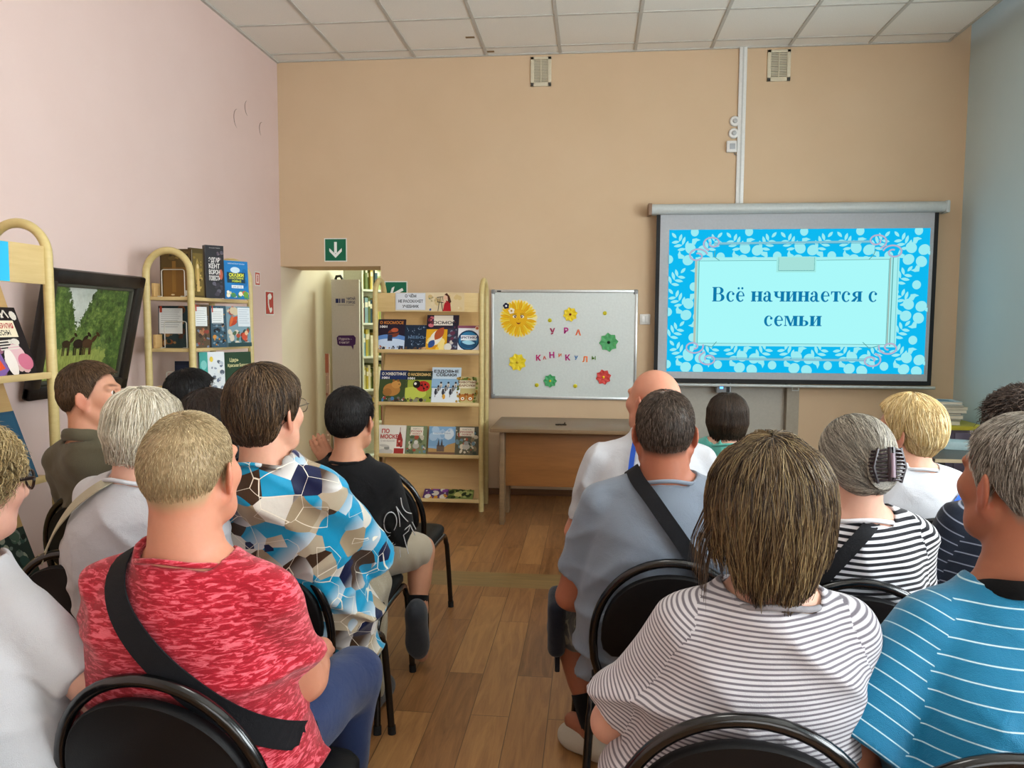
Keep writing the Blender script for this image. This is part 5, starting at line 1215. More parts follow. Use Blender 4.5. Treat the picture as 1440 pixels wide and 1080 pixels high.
def hand_prims(wr, dr, up, side, s=1.0, curl=.5):
    """palm and five fingers; dr = direction the fingers point, up = back of the hand, side=+1 right hand"""
    d = np.array(dr, float); d /= np.linalg.norm(d); u = np.array(up, float); u -= d*(u@d); u /= np.linalg.norm(u); r = np.cross(d, u)*1.0
    wr = np.array(wr, float); P = []
    pc = wr+d*.052*s
    Rm = np.stack([r, d, u], 1)
    P.append(ell(pc, (.041*s, .052*s, .0165*s), .015, rot=Rm))
    P.append(cap(wr-d*.02*s, wr+d*.03*s, .026*s, .024*s, .02))
    for i, (off, L) in enumerate(((-.030, .066), (-.010, .076), (.011, .071), (.030, .056))):
        a = wr+d*.092*s+r*off*s; c1 = curl*(.8+.1*i)
        d1 = d*math.cos(c1*.7)-u*math.sin(c1*.7); d2 = d*math.cos(c1*1.6)-u*math.sin(c1*1.6); d3 = d*math.cos(c1*2.3)-u*math.sin(c1*2.3)
        b = a+d1*L*.5*s; c = b+d2*L*.32*s; e = c+d3*L*.24*s
        P += [cap(a-d*.02*s, b, .0095*s, .0088*s, .006), cap(b, c, .0088*s, .0080*s, .004), cap(c, e, .0080*s, .0070*s, .004)]
    th = wr+d*.025*s-r*side*.0-r*.030*s*1.0
    t1 = th+(-r*.75+d*.6-u*.25)*.036*s; t2 = t1+(-r*.35+d*.85-u*.3)*.030*s
    P += [cap(th, t1, .0125*s, .0105*s, .012), cap(t1, t2, .0105*s, .0082*s, .005)]
    return P
def hairline(style):
    T = {'short': [(0, .078), (35, .070), (55, .048), (72, -.004), (84, -.040), (92, -.038), (100, -.008), (112, -.03), (130, -.062), (180, -.072)],
         'receding': [(0, .098), (25, .096), (50, .072), (70, .012), (84, -.034), (92, -.034), (100, -.008), (112, -.03), (130, -.058), (180, -.068)],
         'long': [(0, .070), (40, .060), (62, .03), (80, -.03), (100, -.04), (130, -.06), (180, -.075)]}[style]
    a = np.array(T); return a[:, 0], a[:, 1]
def hair_h(P, style):           # metres above the hairline, in head coordinates
    A, Z = hairline(style); ph = np.degrees(np.abs(np.arctan2(P[..., 0], P[..., 1]+.012))); return P[..., 2]-np.interp(ph, A, Z)
class Person: pass
def make_person(name_label, hpx, depth, yaw, hyaw, pitch=0, roll=0, hs=1.0, sw=.20, girth=1.0, fem=False, fat=0, skin='#d8a58c', hy=.06, lean=0.0, seat=.46, style='short', scalp=None,
                sleeve=.62, shirt=None, shirt_fn=None, trouser=None, shoe='#2b2b2e', arms=None, legs=None, res=.0075, hres=.0042, neck=.060, neckline=.0, belly=0., hump=0.0, shorts=None, nose=1.0, wr=.0115, folds=(), collar=None, fray=0, fem_hip=0, shz=0, sleeve_loose=0, hem=.44, kseed=1, arm_out=0, chair=None, bx=0, cdy=0, nby=0, feet=None, collar_h=-.006, collar_w=.0058):
    p = Person(); Hw = atD(hpx[0], hpx[1], depth); c, s = math.cos(-yaw), math.sin(-yaw)
    co = CH[chair]; cz = co.rotation_euler.z; cl = (bx, -.195+.135*girth+cdy)
    rx, ry = co.location[0]+cl[0]*math.cos(cz)-cl[1]*math.sin(cz), co.location[1]+cl[0]*math.sin(cz)+cl[1]*math.cos(cz)
    root = tag(empty('person', (rx, ry, 0), -yaw), name_label, 'person', 'seated audience'); p.root = root
    def W2L(q): dx, dy = q[0]-rx, q[1]-ry; return np.array([dx*c+dy*s, -dx*s+dy*c, q[2]])
    p.W2L = W2L; p.L2W = lambda q: np.array([rx+q[0]*c-q[1]*s, ry+q[0]*s+q[1]*c, q[2]])
    hx, hy = W2L(Hw)[:2]
    hz = Hw[2]; p.hc = np.array([hx, hy, hz]); p.hR = rotm(hyaw-yaw, pitch, roll); p.hs = hs; p.style = style
    if callable(arms): arms = arms(p)
    if callable(legs): legs = legs(p)
    HP = [xf(q, p.hR, p.hc, hs) for q in head_prims(fem, fat, style != 'long', nose)]; p.HP = HP
    p.nb = np.array([hx*.94, hy-.025+nby, hz-.168*hs+.8*shz]); nb = p.nb           # base of the neck
    sz = hz-.212*hs+shz; p.sz = sz; p.sw = sw                     # shoulder height
    z0 = seat-.02; Hh = sz-z0; g = girth; cyl = lambda t: -.02*math.sin(PI*t)-hump*math.sin(PI*min(1, t*.9))**2+nb[1]*.9*t**1.6; cxl = lambda t: nb[0]*t**1.3
    fh = fem_hip
    rows = [(z0, (.175+fh)*g, .122*g, 0, .01), (z0+.10*Hh, (.195+fh)*g, .138*g, cxl(.1), .01), (z0+.28*Hh, (.188+.7*fh)*g+belly*.3, .128*g+belly*.5, cxl(.28), belly*.35+cyl(.28)), (z0+.45*Hh, .182*g+belly*.35, .120*g+belly*.5, cxl(.45), belly*.35+cyl(.45)),
            (z0+.65*Hh, max(.94*sw*(.6+.4*g), .172*g), .118*g, cxl(.65), cyl(.65)), (z0+.82*Hh, .94*sw, .112*g, cxl(.82), cyl(.82)), (z0+.93*Hh, .90*sw, .092*g, cxl(.93), cyl(.93)), (sz+.025, .66*sw, .066*g, cxl(1), cyl(1)), (sz+.050, .42*sw, .054, cxl(1), cyl(1)+.004), (sz+.072, .055, .045, cxl(1), cyl(1)+.01)]
    p.rows = rows
    # limbs
    A = {}
    d = arms or {}
    for sd, nm in ((-1, 'L'), (1, 'R')):
        sh = np.array([cxl(.95)+sd*(sw-.035), cyl(.95), sz-.035])
        el, wrp = d.get(nm, (np.array([cxl(.6)+sd*(sw+.045+arm_out), cyl(.6)+.07, sz-.32]), np.array([sd*.10, .29, seat+.21])))
        A[nm] = (sh, np.array(el, float), np.array(wrp, float))
    p.A = A; ag = .75+.25*g
    body = [loft([(r[0], r[1]-.012, r[2]-.012, r[3], r[4]) for r in rows], .0)]
    arm = []
    for nm, (sh, el, w_) in A.items():
        sd = -1 if nm == 'L' else 1
        arm += [cap(sh, el, .047*ag, .039*ag, .03), ell(sh*.6+el*.4, (.043*ag,)*3, .02), cap(el, w_, .0385*ag, .025, .012), cap(el+(w_-el)*.12, el+(w_-el)*.45, .041*ag, .034*ag, .02)]
        fd = (w_-el)/np.linalg.norm(w_-el); fd2 = fd+np.array([-sd*.35, .25, -.45]); up = d.get(nm+'up', (0, .35, 1))
        arm += hand_prims(w_, d.get(nm+'dir', fd2), up, sd, .97 if not fem else .9, d.get(nm+'curl', .45))
    L = legs or {}; leg = []; p.legs = {}
    for sd, nm in ((-1, 'L'), (1, 'R')):
        hp = np.array([sd*.092*g, .03, seat+.075]); kn, an = L.get(nm, ((sd*.135, .43, seat+.055), (sd*.125, .40, .095))); kn, an = np.array(kn, float), np.array(an, float)
        p.legs[nm] = (hp, kn, an)
        leg += [cap(hp, kn, .082*g, .056, .03), cap(kn, an, .054, .036, .02), cap(kn+(an-kn)*.12+np.array([0, -.012, 0]), kn+(an-kn)*.5, .05, .042, .03), cap(an, an+np.array((feet or {}).get(nm, (0, .12, -.07)))*.9, .036, .03, .03)]
    nk = [cap(nb-np.array([0, .01, .03]), p.hc+p.hR @ np.array([0, -.026, -.045])*hs, neck*1.06, neck*.98, .035), cap(np.array([cxl(1)-.6*sw, cyl(1), sz+.0]), nb-np.array([0, 0, .018]), .03, .032, .05), cap(np.array([cxl(1)+.6*sw, cyl(1), sz+.0]), nb-np.array([0, 0, .018]), .03, .032, .05)]
    prims = body+nk+HP+arm+leg; p.body = prims
    hf = [(p.hc[i]-.118, p.hc[i]+.122, hres) for i in range(3)]
    V, Q = mesh_field(prims, res, hf, smooth=1)
    # skin colours: lips, scalp stubble, reddish ears and cheeks
    sk = np.array(lin(skin)); C = np.tile(sk, (len(V), 1))
    q = ((V-p.hc) @ p.hR)/hs
    def blend(m, col): C[:] = C*(1-m[:, None])+np.array(lin(col))*m[:, None]
    inh = np.linalg.norm(q, axis=1) < .16
    lip = np.exp(-((q[:, 0]/.021)**2+((q[:, 2]+.0655)/.0105)**2)**2)*(q[:, 1] > .07)*inh; blend(np.clip(lip, 0, 1)*.7, '#a8584e')
    er = (np.abs(q[:, 0]) > .072)*np.exp(-((q[:, 1]+.008)/.03)**2-((q[:, 2]+.018)/.04)**2)*inh; blend(np.clip(er, 0, 1)*.45, '#c4614a')
    ck = np.exp(-((np.abs(q[:, 0])-.045)/.02)**2-((q[:, 2]+.025)/.025)**2)*(q[:, 1] > .03)*inh; blend(np.clip(ck, 0, 1)*.25, '#c8705c')
    br = np.exp(-((np.abs(q[:, 0])-.032)/.017)**4-((q[:, 2]-.034-.006*np.cos((np.abs(q[:, 0])-.035)*60))/.0045)**2)*(q[:, 1] > .05)*inh; blend(np.clip(br, 0, 1)*.8, '#4a3424')
    if scalp:
        h = hair_h(q, style); m = np.clip((h+.006)/.02, 0, 1)*inh*(1-np.clip((np.abs(q[:, 0])-.0765)/.003, 0, 1)*np.exp(-((q[:, 1]+.012)/.034)**4)*(q[:, 2] < .028)); blend(m*.85, scalp)
    p.skinobj = mesh_obj('body', V, Q, [M_SKIN], root, C)
    for sd in (-1, 1):
        eb = MB(); T = Matrix.Translation(Vector(p.hc+p.hR @ np.array([sd*.0315, .0735, .0115])*hs)) @ Matrix(p.hR.tolist()).to_4x4() @ Matrix.Rotation(-PI/2, 4, 'X')
        R_ = .0131*hs; prof = [(R_*math.sin(a), R_*math.cos(a)) for a in [PI*i/14 for i in range(15)]]
        for i0, i1, mt in ((0, 2, plain('pupil', '#0d0a09', .1)), (2, 4, plain('iris_brown', '#5a3d26', .12)), (4, 14, M_EYE)):
            eb.lathe(prof[i0:i1+1], mt, 16, T)
        eb.build('eye', root)
    # shirt
    if shirt is not None:
        inf = .010+sleeve_loose*.3; SP = [loft(([(hem, rows[0][1]*1.04, rows[0][2], 0, .01)] if hem < z0 else [])+rows, .0, infl=inf)]
        sl = []
        for nm, (sh, el, w_) in A.items():
            tip = sh+(el-sh)*sleeve if sleeve <= 1 else el
            q_ = cap(sh, tip, .060*ag+sleeve_loose*.4, .052*ag+sleeve_loose, .022)
            if sleeve <= 1:
                dd = (el-sh)/np.linalg.norm(el-sh); cut = tip+dd*.012
                q_.fn = (lambda f0, c0, d0: lambda x, y, z: np.maximum(f0(x, y, z), (x-c0[0])*d0[0]+(y-c0[1])*d0[1]+(z-c0[2])*d0[2]))(q_.fn, cut, dd)
            sl.append(q_)
            if sleeve > 1: sl.append(cap(el, el+(w_-el)*(sleeve-1), .050*ag, .040*ag, .02))
        SP += sl+[cap(np.array([cxl(1)-.62*sw, cyl(1), sz+.004]), nb-np.array([0, 0, .018]), .037, .040, .05), cap(np.array([cxl(1)+.62*sw, cyl(1), sz+.004]), nb-np.array([0, 0, .018]), .037, .040, .05)]
        nz = nb[2]+.075+neckline; slope = .42; SP0 = list(SP)
        n0 = nb-np.array([0, .012, .05]); n1 = p.hc+p.hR @ np.array([0, -.026, -.045])*hs; orad = neck*1.06+.013-neckline*.4
        SP.insert(len(SP), cap(n0-np.array([0, .005, .02]), nb+np.array([0, 0, -.006]), neck*1.06+.018, neck*1.06+.012, .05)); SP0 = list(SP)
        pz = nb[2]+.002+neckline; cp_ = cap(nb-np.array([0, 0, .10]), n1, orad, orad)
        SP.append(Prim(lambda x, y, z: np.maximum(cp_.fn(x, y, z), pz-z-.55*(y-nb[1]+.06)), nb-.2, nb+.25, .010, 's'))
        SP.append(Prim(lambda x, y, z: np.maximum(nz-z-slope*(y-nb[1]+.05), np.sqrt((x-nb[0])**2+(y-nb[1])**2+(z-nz)**2)-.17), np.array([nb[0]-.2, nb[1]-.2, nz-.12]), np.array([nb[0]+.2, nb[1]+.2, nz+.2]), .004, 's'))
        R = random.Random(kseed); ph = [R.uniform(0, 6) for _ in range(8)]
        def wrinkle(F, x, y, z):
            t = np.clip((z-z0)/Hh, 0, 1); xx = x-nb[0]*t
            def ridge(v): return (1-np.abs(np.sin(v)))**2
            m1 = .5+.5*np.sin(5*xx+6*z+ph[0])*np.sin(7*z-4*y+ph[1]); m2 = .5+.5*np.sin(8*xx-7*z+ph[4])
            n = ridge(15*z+9*np.abs(xx)+1.1*np.sin(9*xx+ph[2])+.8*np.sin(11*z+ph[3]))*m1*(1.25-.6*t)
            n2 = ridge(13*xx+10*z+.9*np.sin(12*z+ph[5]))*m2*.55
            n3 = ridge(24*z-6*np.abs(xx)+1.3*np.sin(7*xx+ph[6]))*(1-t)**1.5*.8
            F = F-(wr*1.9*(n+n2+n3-.35)).astype(F32)
            for (a, b, rr, amp) in folds:
                a = np.array(a, float); b = np.array(b, float); ba = b-a; bb = float(ba@ba)
                hh = np.clip(((x-a[0])*ba[0]+(y-a[1])*ba[1]+(z-a[2])*ba[2])/bb, 0, 1)
                dd2 = (x-a[0]-ba[0]*hh)**2+(y-a[1]-ba[1]*hh)**2+(z-a[2]-ba[2]*hh)**2
                F = F-(amp*np.exp(-dd2/rr**2)*np.sin(PI*np.clip(hh, .08, .92))).astype(F32)
            return F
        p.SP = SP
        V, Q = mesh_field(SP, res, None, wrinkle, smooth=1)
        o = mesh_obj('shirt', V, Q, [shirt], root); p.shirtobj = o; p.SV, p.SQ = V, Q
        # stripe coordinate: height on the trunk, distance from the shoulder on a sleeve
        fc = V[Q].mean(1); dT = SP[0].fn(fc[:, 0], fc[:, 1], fc[:, 2])
        reg = np.zeros(len(Q), int); best = dT-.004
        for i, s_ in enumerate(sl[:]):
            dS = s_.fn(fc[:, 0], fc[:, 1], fc[:, 2]); m = dS < best; reg[m] = i+1; best = np.minimum(best, dS)
        vals = np.zeros((len(Q), 4)); names = list(A)
        P4 = V[Q]
        vals[:] = P4[:, :, 2]+.06*P4[:, :, 1]-.25*np.abs(P4[:, :, 0])**1.7
        per = 1 if sleeve <= 1 else 2
        for i in range(len(sl)):
            sh, el, w_ = A[names[i//per]]; dd = (el-sh)/np.linalg.norm(el-sh); m = reg == i+1
            vals[m] = -((P4[m]-sh) @ dd)+.5
        corner_attr(o, 'stripe', vals)
        if collar or collar is None:
            cmat = collar or shirt; nn = 48; pts = []; ax_ = (n1-n0)/np.linalg.norm(n1-n0); e1 = np.cross(ax_, [0, 0, 1.0] if abs(ax_[2]) < .9 else [0, 1.0, 0]); e1 /= np.linalg.norm(e1); e2 = np.cross(ax_, e1)
            for i in range(nn):
                a = 2*PI*i/nn; r = orad+.006; t = np.linspace(.16, -.03, 120); q = n0+ax_*t[:, None]+(e1*math.cos(a)+e2*math.sin(a))*r
                f = evalp(SP0, q); hp_ = q[:, 2]-(pz-.55*(q[:, 1]-nb[1]+.06)); f = np.where(hp_ < .003, -1, np.where(hp_ > .016, 1, f)); i0 = int(np.argmax(f < 0)); pts.append(q[i0]+ax_*collar_h)
            pts = np.array(pts)
            for _ in range(6): pts = (np.roll(pts, 1, 0)+2*pts+np.roll(pts, -1, 0))/4
            m = MB(); m.tube(list(pts), collar_w, cmat, 8, closed=True, flat=(.3 if collar_w > .012 else 1), up=tuple(ax_)); m.build('collar', o, 60)
    if trouser is not None:
        TP = [ell((0, .02, seat+.075), ((.178+fh)*g, .135*g, .105), .0)]
        for nm, (hp, kn, an) in p.legs.items():
            TP.append(cap(hp, kn, .095*g, .071, .05))
            if shorts: TP[-1] = cap(hp, hp+(kn-hp)*shorts, .098*g, .080, .05)
            else: TP += [cap(kn, an+np.array([0, 0, .0]), .066, .052, .03)]
        R2 = random.Random(kseed+5); q1, q2 = R2.uniform(0, 6), R2.uniform(0, 6)
        V, Q = mesh_field(TP, .009, None, lambda F, x, y, z: F+(.003*np.sin(40*y+9*np.sin(12*x+q1)+20*z)*np.sin(23*z+q2+13*x)).astype(F32), smooth=1)
        p.trobj = mesh_obj('shorts' if shorts else 'trousers', V, Q, [trouser], root)
    if shoe:
        sm = shoe if not isinstance(shoe, str) else cloth('shoe_'+shoe.strip('#'), shoe, .6)
        for nm, (hp, kn, an) in p.legs.items():
            fd = np.array((feet or {}).get(nm, (0, .12, -.0)), float); fd /= np.linalg.norm(fd); up = np.array([0, 0, 1.0]) if abs(fd[2]) < .5 else np.array([0, 1.0, .35]); up = up-fd*(up@fd); up /= np.linalg.norm(up); sdv = np.cross(fd, up); Rm = np.stack([sdv, fd, up], 1)
            f = an+fd*.06-up*.058; O = lambda a, b: f+fd*a+up*b
            SPp = [ell(O(0, .012), (.047, .135, .046), .0, rot=Rm), ell(O(-.075, .03), (.042, .052, .056), .03, rot=Rm), ell(O(.07, -.002), (.048, .07, .036), .03, rot=Rm)]
            solep = f-up*.034
            SPp.append(Prim(lambda x, y, z, sp=solep, u=up: (sp[0]-x)*u[0]+(sp[1]-y)*u[1]+(sp[2]-z)*u[2], f-.3, f+.3, 0, 'i'))
            V, Q = mesh_field(SPp, .008, smooth=1); mesh_obj('shoe', V, Q, [sm], root)
    return p

# ------------------------------------------------------------------ hair
def strand_mesh(paths, rad, cols, sides=3):
    """paths (N,S,3), rad (N,S), cols (N,4) -> one mesh of thin tapering strands"""
    N, S, _ = paths.shape; t = np.gradient(paths, axis=1); t /= np.linalg.norm(t, axis=2, keepdims=True)+1e-9
    ref = np.tile(np.array([.31, .22, .92]), (N, S, 1)); u = np.cross(t, ref); u /= np.linalg.norm(u, axis=2, keepdims=True)+1e-9; w = np.cross(t, u)
    V = np.stack([paths+rad[..., None]*(u*math.cos(2*PI*k/sides)+w*math.sin(2*PI*k/sides)) for k in range(sides)], 2)
    idx = np.arange(N*S*sides).reshape(N, S, sides); Q = []
    for k in range(sides):
        l = (k+1) % sides; Q.append(np.stack([idx[:, :-1, k], idx[:, :-1, l], idx[:, 1:, l], idx[:, 1:, k]], -1).reshape(-1, 4))
    C = np.repeat(cols, S*sides, 0); return V.reshape(-1, 3), np.concatenate(Q), C
def make_hair(p, env, n, L, cut, crown=(0, -.045, .112), grav=.5, rad=.0011, tones=('#3a2c20', '#54402c'), cap_col=None, inset=.004, layer=(0, .006), start=None, region=None, region_min=0.0, flick=0.0, wave=0.0, sweep=None, seed=1, steps=12, lift=0.0, jitter=.25, clump=0, nclump=160, cap_zmin=None, cap_res=.006, curl=0, zmin=-1, hmargin=None):
    """env: list of primitives in head coordinates whose surface is the outside of the hair"""
    rng = np.random.default_rng(seed)
    # under-layer
    cp = list(env)
    if cap_zmin is not None: cp.append(Prim(lambda x, y, z: cap_zmin-z+0*x+.12*(.1-np.abs(x))+0*y, (-1, -1, -1), (1, 1, 1), 0, 'i'))
    V, Q = mesh_field(cp, cap_res, None, lambda F, x, y, z: F+F32(inset), smooth=1)
    tl = np.array([lin(c) for c in tones]); cc = np.array(lin(cap_col or tones[0]))
    allV, allQ, allC = [V], [Q], [np.tile(cc, (len(V), 1))*np.array([1, 1, 1, 1])]
    off = len(V)
    # roots on the envelope
    D = rng.normal(size=(n*4, 3)); D /= np.linalg.norm(D, axis=1, keepdims=True); D[:, 2] = np.where(D[:, 2] < -.75, -D[:, 2], D[:, 2])
    o = np.array([0, -.015, .0]); t = np.full(len(D), .32); alive = np.ones(len(D), bool)
    for _ in range(60):
        P = o+D*t[:, None]; f = evalp(env, P); t -= np.clip(f, 0.0, .03)*.8*(f > 0)
    P = o+D*t[:, None]; f = evalp(env, P); ok = (np.abs(f) < .006) & (P[:, 2] > zmin)
    if region: ok &= hair_h(P, region) > region_min
    if start is not None: ok &= start(P)
    P = P[ok][:n]; N = len(P); lay = rng.uniform(layer[0], layer[1], N); ln = rng.uniform(L[0], L[1], N); cutz = rng.normal(0, 1, N)
    path = np.zeros((N, steps, 3)); R0 = np.zeros((N, steps)); rr = rad*rng.uniform(.6, 1.3, N); frozen = np.zeros(N, bool)
    cr = np.array(crown); side = rng.normal(0, jitter, N); ph = rng.uniform(0, 6.28, N)
    g = grad(env, P); P = P-g*lay[:, None]*0.6
    for s in range(steps):
        path[:, s] = P; fr = s/(steps-1)
        R0[:, s] = np.where(frozen, 0.00002, rr*(1-fr**3)*(.65+.35*min(1, fr*5)))
        g = grad(env, P); rd = P-cr; rd -= g*(rd*g).sum(1, keepdims=True); rl = np.linalg.norm(rd, axis=1, keepdims=True); rd /= rl+1e-6
        dn = np.array([0, 0, -1.0])-g*(-g[:, 2:3]); dl = np.linalg.norm(dn, axis=1, keepdims=True); dn /= dl+1e-6
        d = rd*(1-grav)+dn*grav*np.clip(dl*1.5, 0, 1)
        if sweep is not None: d = d+sweep(P)
        d -= g*(d*g).sum(1, keepdims=True); sd = np.cross(g, d); d = d+sd*(side[:, None]*.6+wave*np.sin(ph+fr*7)[:, None])
        d /= np.linalg.norm(d, axis=1, keepdims=True)+1e-6
        if lift: d = d+g*lift*(1-fr*.6)
        if flick: d = d+g*flick*max(0, fr-.6)*rng.normal(.4, .8, N)[:, None]
        if curl: d = d+(g*np.sin(ph+fr*curl)[:, None]+sd*np.cos(ph+fr*curl)[:, None])*.9
        stp = ln/(steps-1); nP = P+d*stp[:, None]
        if not (lift or curl):
            f = evalp(env, nP); tgt = -lay*(1-.6*fr)+.001; g2 = grad(env, nP); nP = nP-g2*np.clip(f-tgt, -.02, .02)[:, None]*.8
        fz = nP[:, 2] < cut(nP, cutz); 
        if s > 1: frozen |= fz
        P = np.where(frozen[:, None], P+d*1e-5, nP)
    if clump and N > nclump:
        ld = rng.choice(N, nclump, False); r0 = path[:, 2]; d2 = ((r0[:, None, :]-r0[ld][None])**2).sum(2); own = ld[np.argmin(d2, 1)]
        wgt = clump*(np.linspace(0, 1, steps)**1.3)[None, :, None]*rng.uniform(.5, 1, (N, 1, 1)); path = path*(1-wgt)+path[own]*wgt
    mixv = rng.uniform(0, len(tl)-1.001, N); i0 = mixv.astype(int); fr = (mixv-i0)[:, None]; cols = tl[i0]*(1-fr)+tl[i0+1]*fr
    cols[:, :3] *= rng.uniform(.85, 1.15, (N, 1))
    sv, sq, sc = strand_mesh(path, R0, cols); allV.append(sv); allQ.append(sq+off); allC.append(sc)
    V = np.concatenate(allV); Q = np.concatenate(allQ); C = np.concatenate(allC)
    V = (V*p.hs) @ p.hR.T+p.hc
    return mesh_obj('hair', V, Q, [M_HAIR], p.root, C)
def shell_env(p_fem, fat, style, top, side, blur=.012):
    """head surface swelled inside the hairline: short hair"""
    HP = head_prims(p_fem, fat, False)[:5]
    def fn(x, y, z):
        x, y, z = np.broadcast_arrays(x, y, z)
        F = None
        for q in HP:
            d = q.fn(x, y, z); F = d if F is None else smin(F, d, q.k)
        Pq = np.stack([x, y, z], -1); h = hair_h(Pq, style)
        t = side+(top-side)*np.clip((z-.02)/.07, 0, 1); m = np.clip(h/blur, 0, 1); m = m*m*(3-2*m)
        return F-(t*m-.006*(1-m))
    return [Prim(fn, (-.11, -.15, -.11), (.11, .12, .14), 0)]
nocut = lambda P, r: np.full(len(P), -9.0)

# ------------------------------------------------------------------ things worn
def on_back(p, pts, prims, front=-1, off=.004):
    """drop (x, z) points onto the back (front=-1) or chest (+1) of the clothed trunk along y"""
    out = []; nrm = []
    for x, z in pts:
        ys = np.linspace(front*.34, -front*.1, 240); P = np.stack([np.full(240, x), ys, np.full(240, z)], 1); f = evalp(prims, P)
        i = np.argmax(f < .0); 
        if f[i] >= 0: i = np.argmin(f)
        q = P[i]; g = grad(prims, q[None])[0]; out.append(q+g*off); nrm.append(g)
    return out, nrm
def ribbon(name, pts, nrm, w, th, mat, root_T, label, cat, group=None, side_ref=None):
    m = MB(); N = len(pts); vs = []; fs = []
    for i in range(N):
        p = Vector(pts[i]); t = (Vector(pts[min(i+1, N-1)])-Vector(pts[max(i-1, 0)])).normalized(); n = Vector(nrm[i]); b = t.cross(n).normalized(); n = b.cross(t).normalized()
        for a, c in ((-.5, 0), (.5, 0), (.5, 1), (-.5, 1)): vs.append(p+b*w*a+n*th*c)
    for i in range(N-1):
        for k in range(4): l = (k+1) % 4; fs.append((i*4+k, i*4+l, i*4+4+l, i*4+4+k))
    fs += [(3, 2, 1, 0), tuple((N-1)*4+k for k in range(4))]
    m.add(vs, fs, mat); o = m.build(name, None, 35); o.matrix_world = root_T; tag(o, label, cat, group); return o
def smooth_path(P, n=40):
    P = np.array(P, float); d = np.r_[0, np.cumsum(np.linalg.norm(np.diff(P, axis=0), axis=1))]; t = np.linspace(0, d[-1], n)
    Q = np.stack([np.interp(t, d, P[:, i]) for i in range(P.shape[1])], 1)
    for _ in range(6): Q[1:-1] = (Q[:-2]+2*Q[1:-1]+Q[2:])/4
    return Q
def mat_of(p): return Matrix.Translation(p.root.location) @ Matrix.Rotation(p.root.rotation_euler.z, 4, 'Z')
def hit(p, px, py, prims=None, off=.0):
    """where the sight line through a photograph pixel meets the clothed trunk (local coordinates) and the surface normal"""
    prims = prims or p.SP; o = p.W2L(CC); q1 = p.W2L(CC+ray(px, py)); d = (q1-o); d /= np.linalg.norm(d); dist = np.linalg.norm(p.hc-o)
    t = np.linspace(dist-.6, dist+.7, 520); P = o+d*t[:, None]; f = evalp(prims, P); i = int(np.argmax(f < 0)) if (f < 0).any() else int(np.argmin(f))
    q = P[i]; g = grad(prims, q[None])[0]; return q+g*off, g
def strap(p, pxs, w, mat, label, th=.003, over=True):
    pts = smooth_path(pxs, 30); H = [hit(p, a, b) for a, b in pts]; P = [h[0] for h in H]; Nn = [h[1] for h in H]; top = []; tn = []
    if over:
        x0, y0 = P[0][0], P[0][1]
        for y in (.14, .11, .08, .05, .025):
            zs = np.linspace(p.sz+.16, p.sz-.2, 260); q = np.stack([np.full(260, x0), np.full(260, y0+y), zs], 1); f = evalp(p.SP, q)
            if (f < 0).any():
                i = np.argmax(f < 0); g = grad(p.SP, q[i][None])[0]; top.append(q[i]); tn.append(g)
    P = np.array(top+P); Nn = np.array(tn+Nn)
    for _ in range(4): P[1:-1] = (P[:-2]+2*P[1:-1]+P[2:])/4; Nn[1:-1] = (Nn[:-2]+Nn[1:-1]+Nn[2:])/3
    P = P+Nn*.008
    return ribbon('bag_strap', P, Nn, w, th, mat, mat_of(p), label, 'bag strap')
def on_shirt(p, strokes, r, mat, name, prims=None, off=.002):
    m = MB()
    for st in strokes:
        n = max(4, int(sum(math.dist(a, b) for a, b in zip(st, st[1:]))/2.5)); Q = smooth_path(st, n) if len(st) < 6 else np.array(st, float)
        m.tube([hit(p, a, b, prims, off)[0] for a, b in Q], r, mat, 5)
    return m.build(name, p.shirtobj, 60)
# ================================================================== THE AUDIENCE
TAU = math.radians
K_WHITE = cloth('white_jersey', '#c0c1c5'); K_WHITE2 = cloth('white_cotton', '#c2c3c7')
K_OLIVE = cloth('olive_twill', '#5a5442', .9); K_GREY = cloth('blue_grey_jersey', '#7c8795'); K_TEAL = cloth('teal_jersey', '#5cb0a4')
K_BLACK = cloth('black_jersey', '#0e0e10', .9, sheen=.05); K_NAVYT = cloth('navy_trousers', '#22345e', .8); K_DARKT = cloth('dark_trousers', '#26272c', .8); K_JEAN = cloth('blue_jeans', '#34507a', .8)
def red_melange(t, v):
    n = t.noise(t.obj((34, 34, 150)), 1.0, 5, .6, .9)
    return t.ramp(n.outputs['Fac'], [(.46, '#930c1e'), (.51, '#a8172a'), (.54, '#c03c4a'), (.60, '#d05a66')])
K_RED = cloth('red_melange', red_melange)
K_FORE = cloth('white_grey_stripe', stripes('#c8c5c9', '#6b666e', .0088, .42, soft=.14))
K_BW = cloth('black_white_stripe', stripes('#dcdce0', '#14151c', .0165, .52, soft=.08))
K_TURQ = cloth('turquoise_pique', stripes('#0a7198', '#bcd8e2', .030, .075, soft=.03), .5, sheen=.3)
K_NAVY = cloth('navy_stripe', stripes('#1c2434', '#8f97a8', .032, .10, soft=.05))
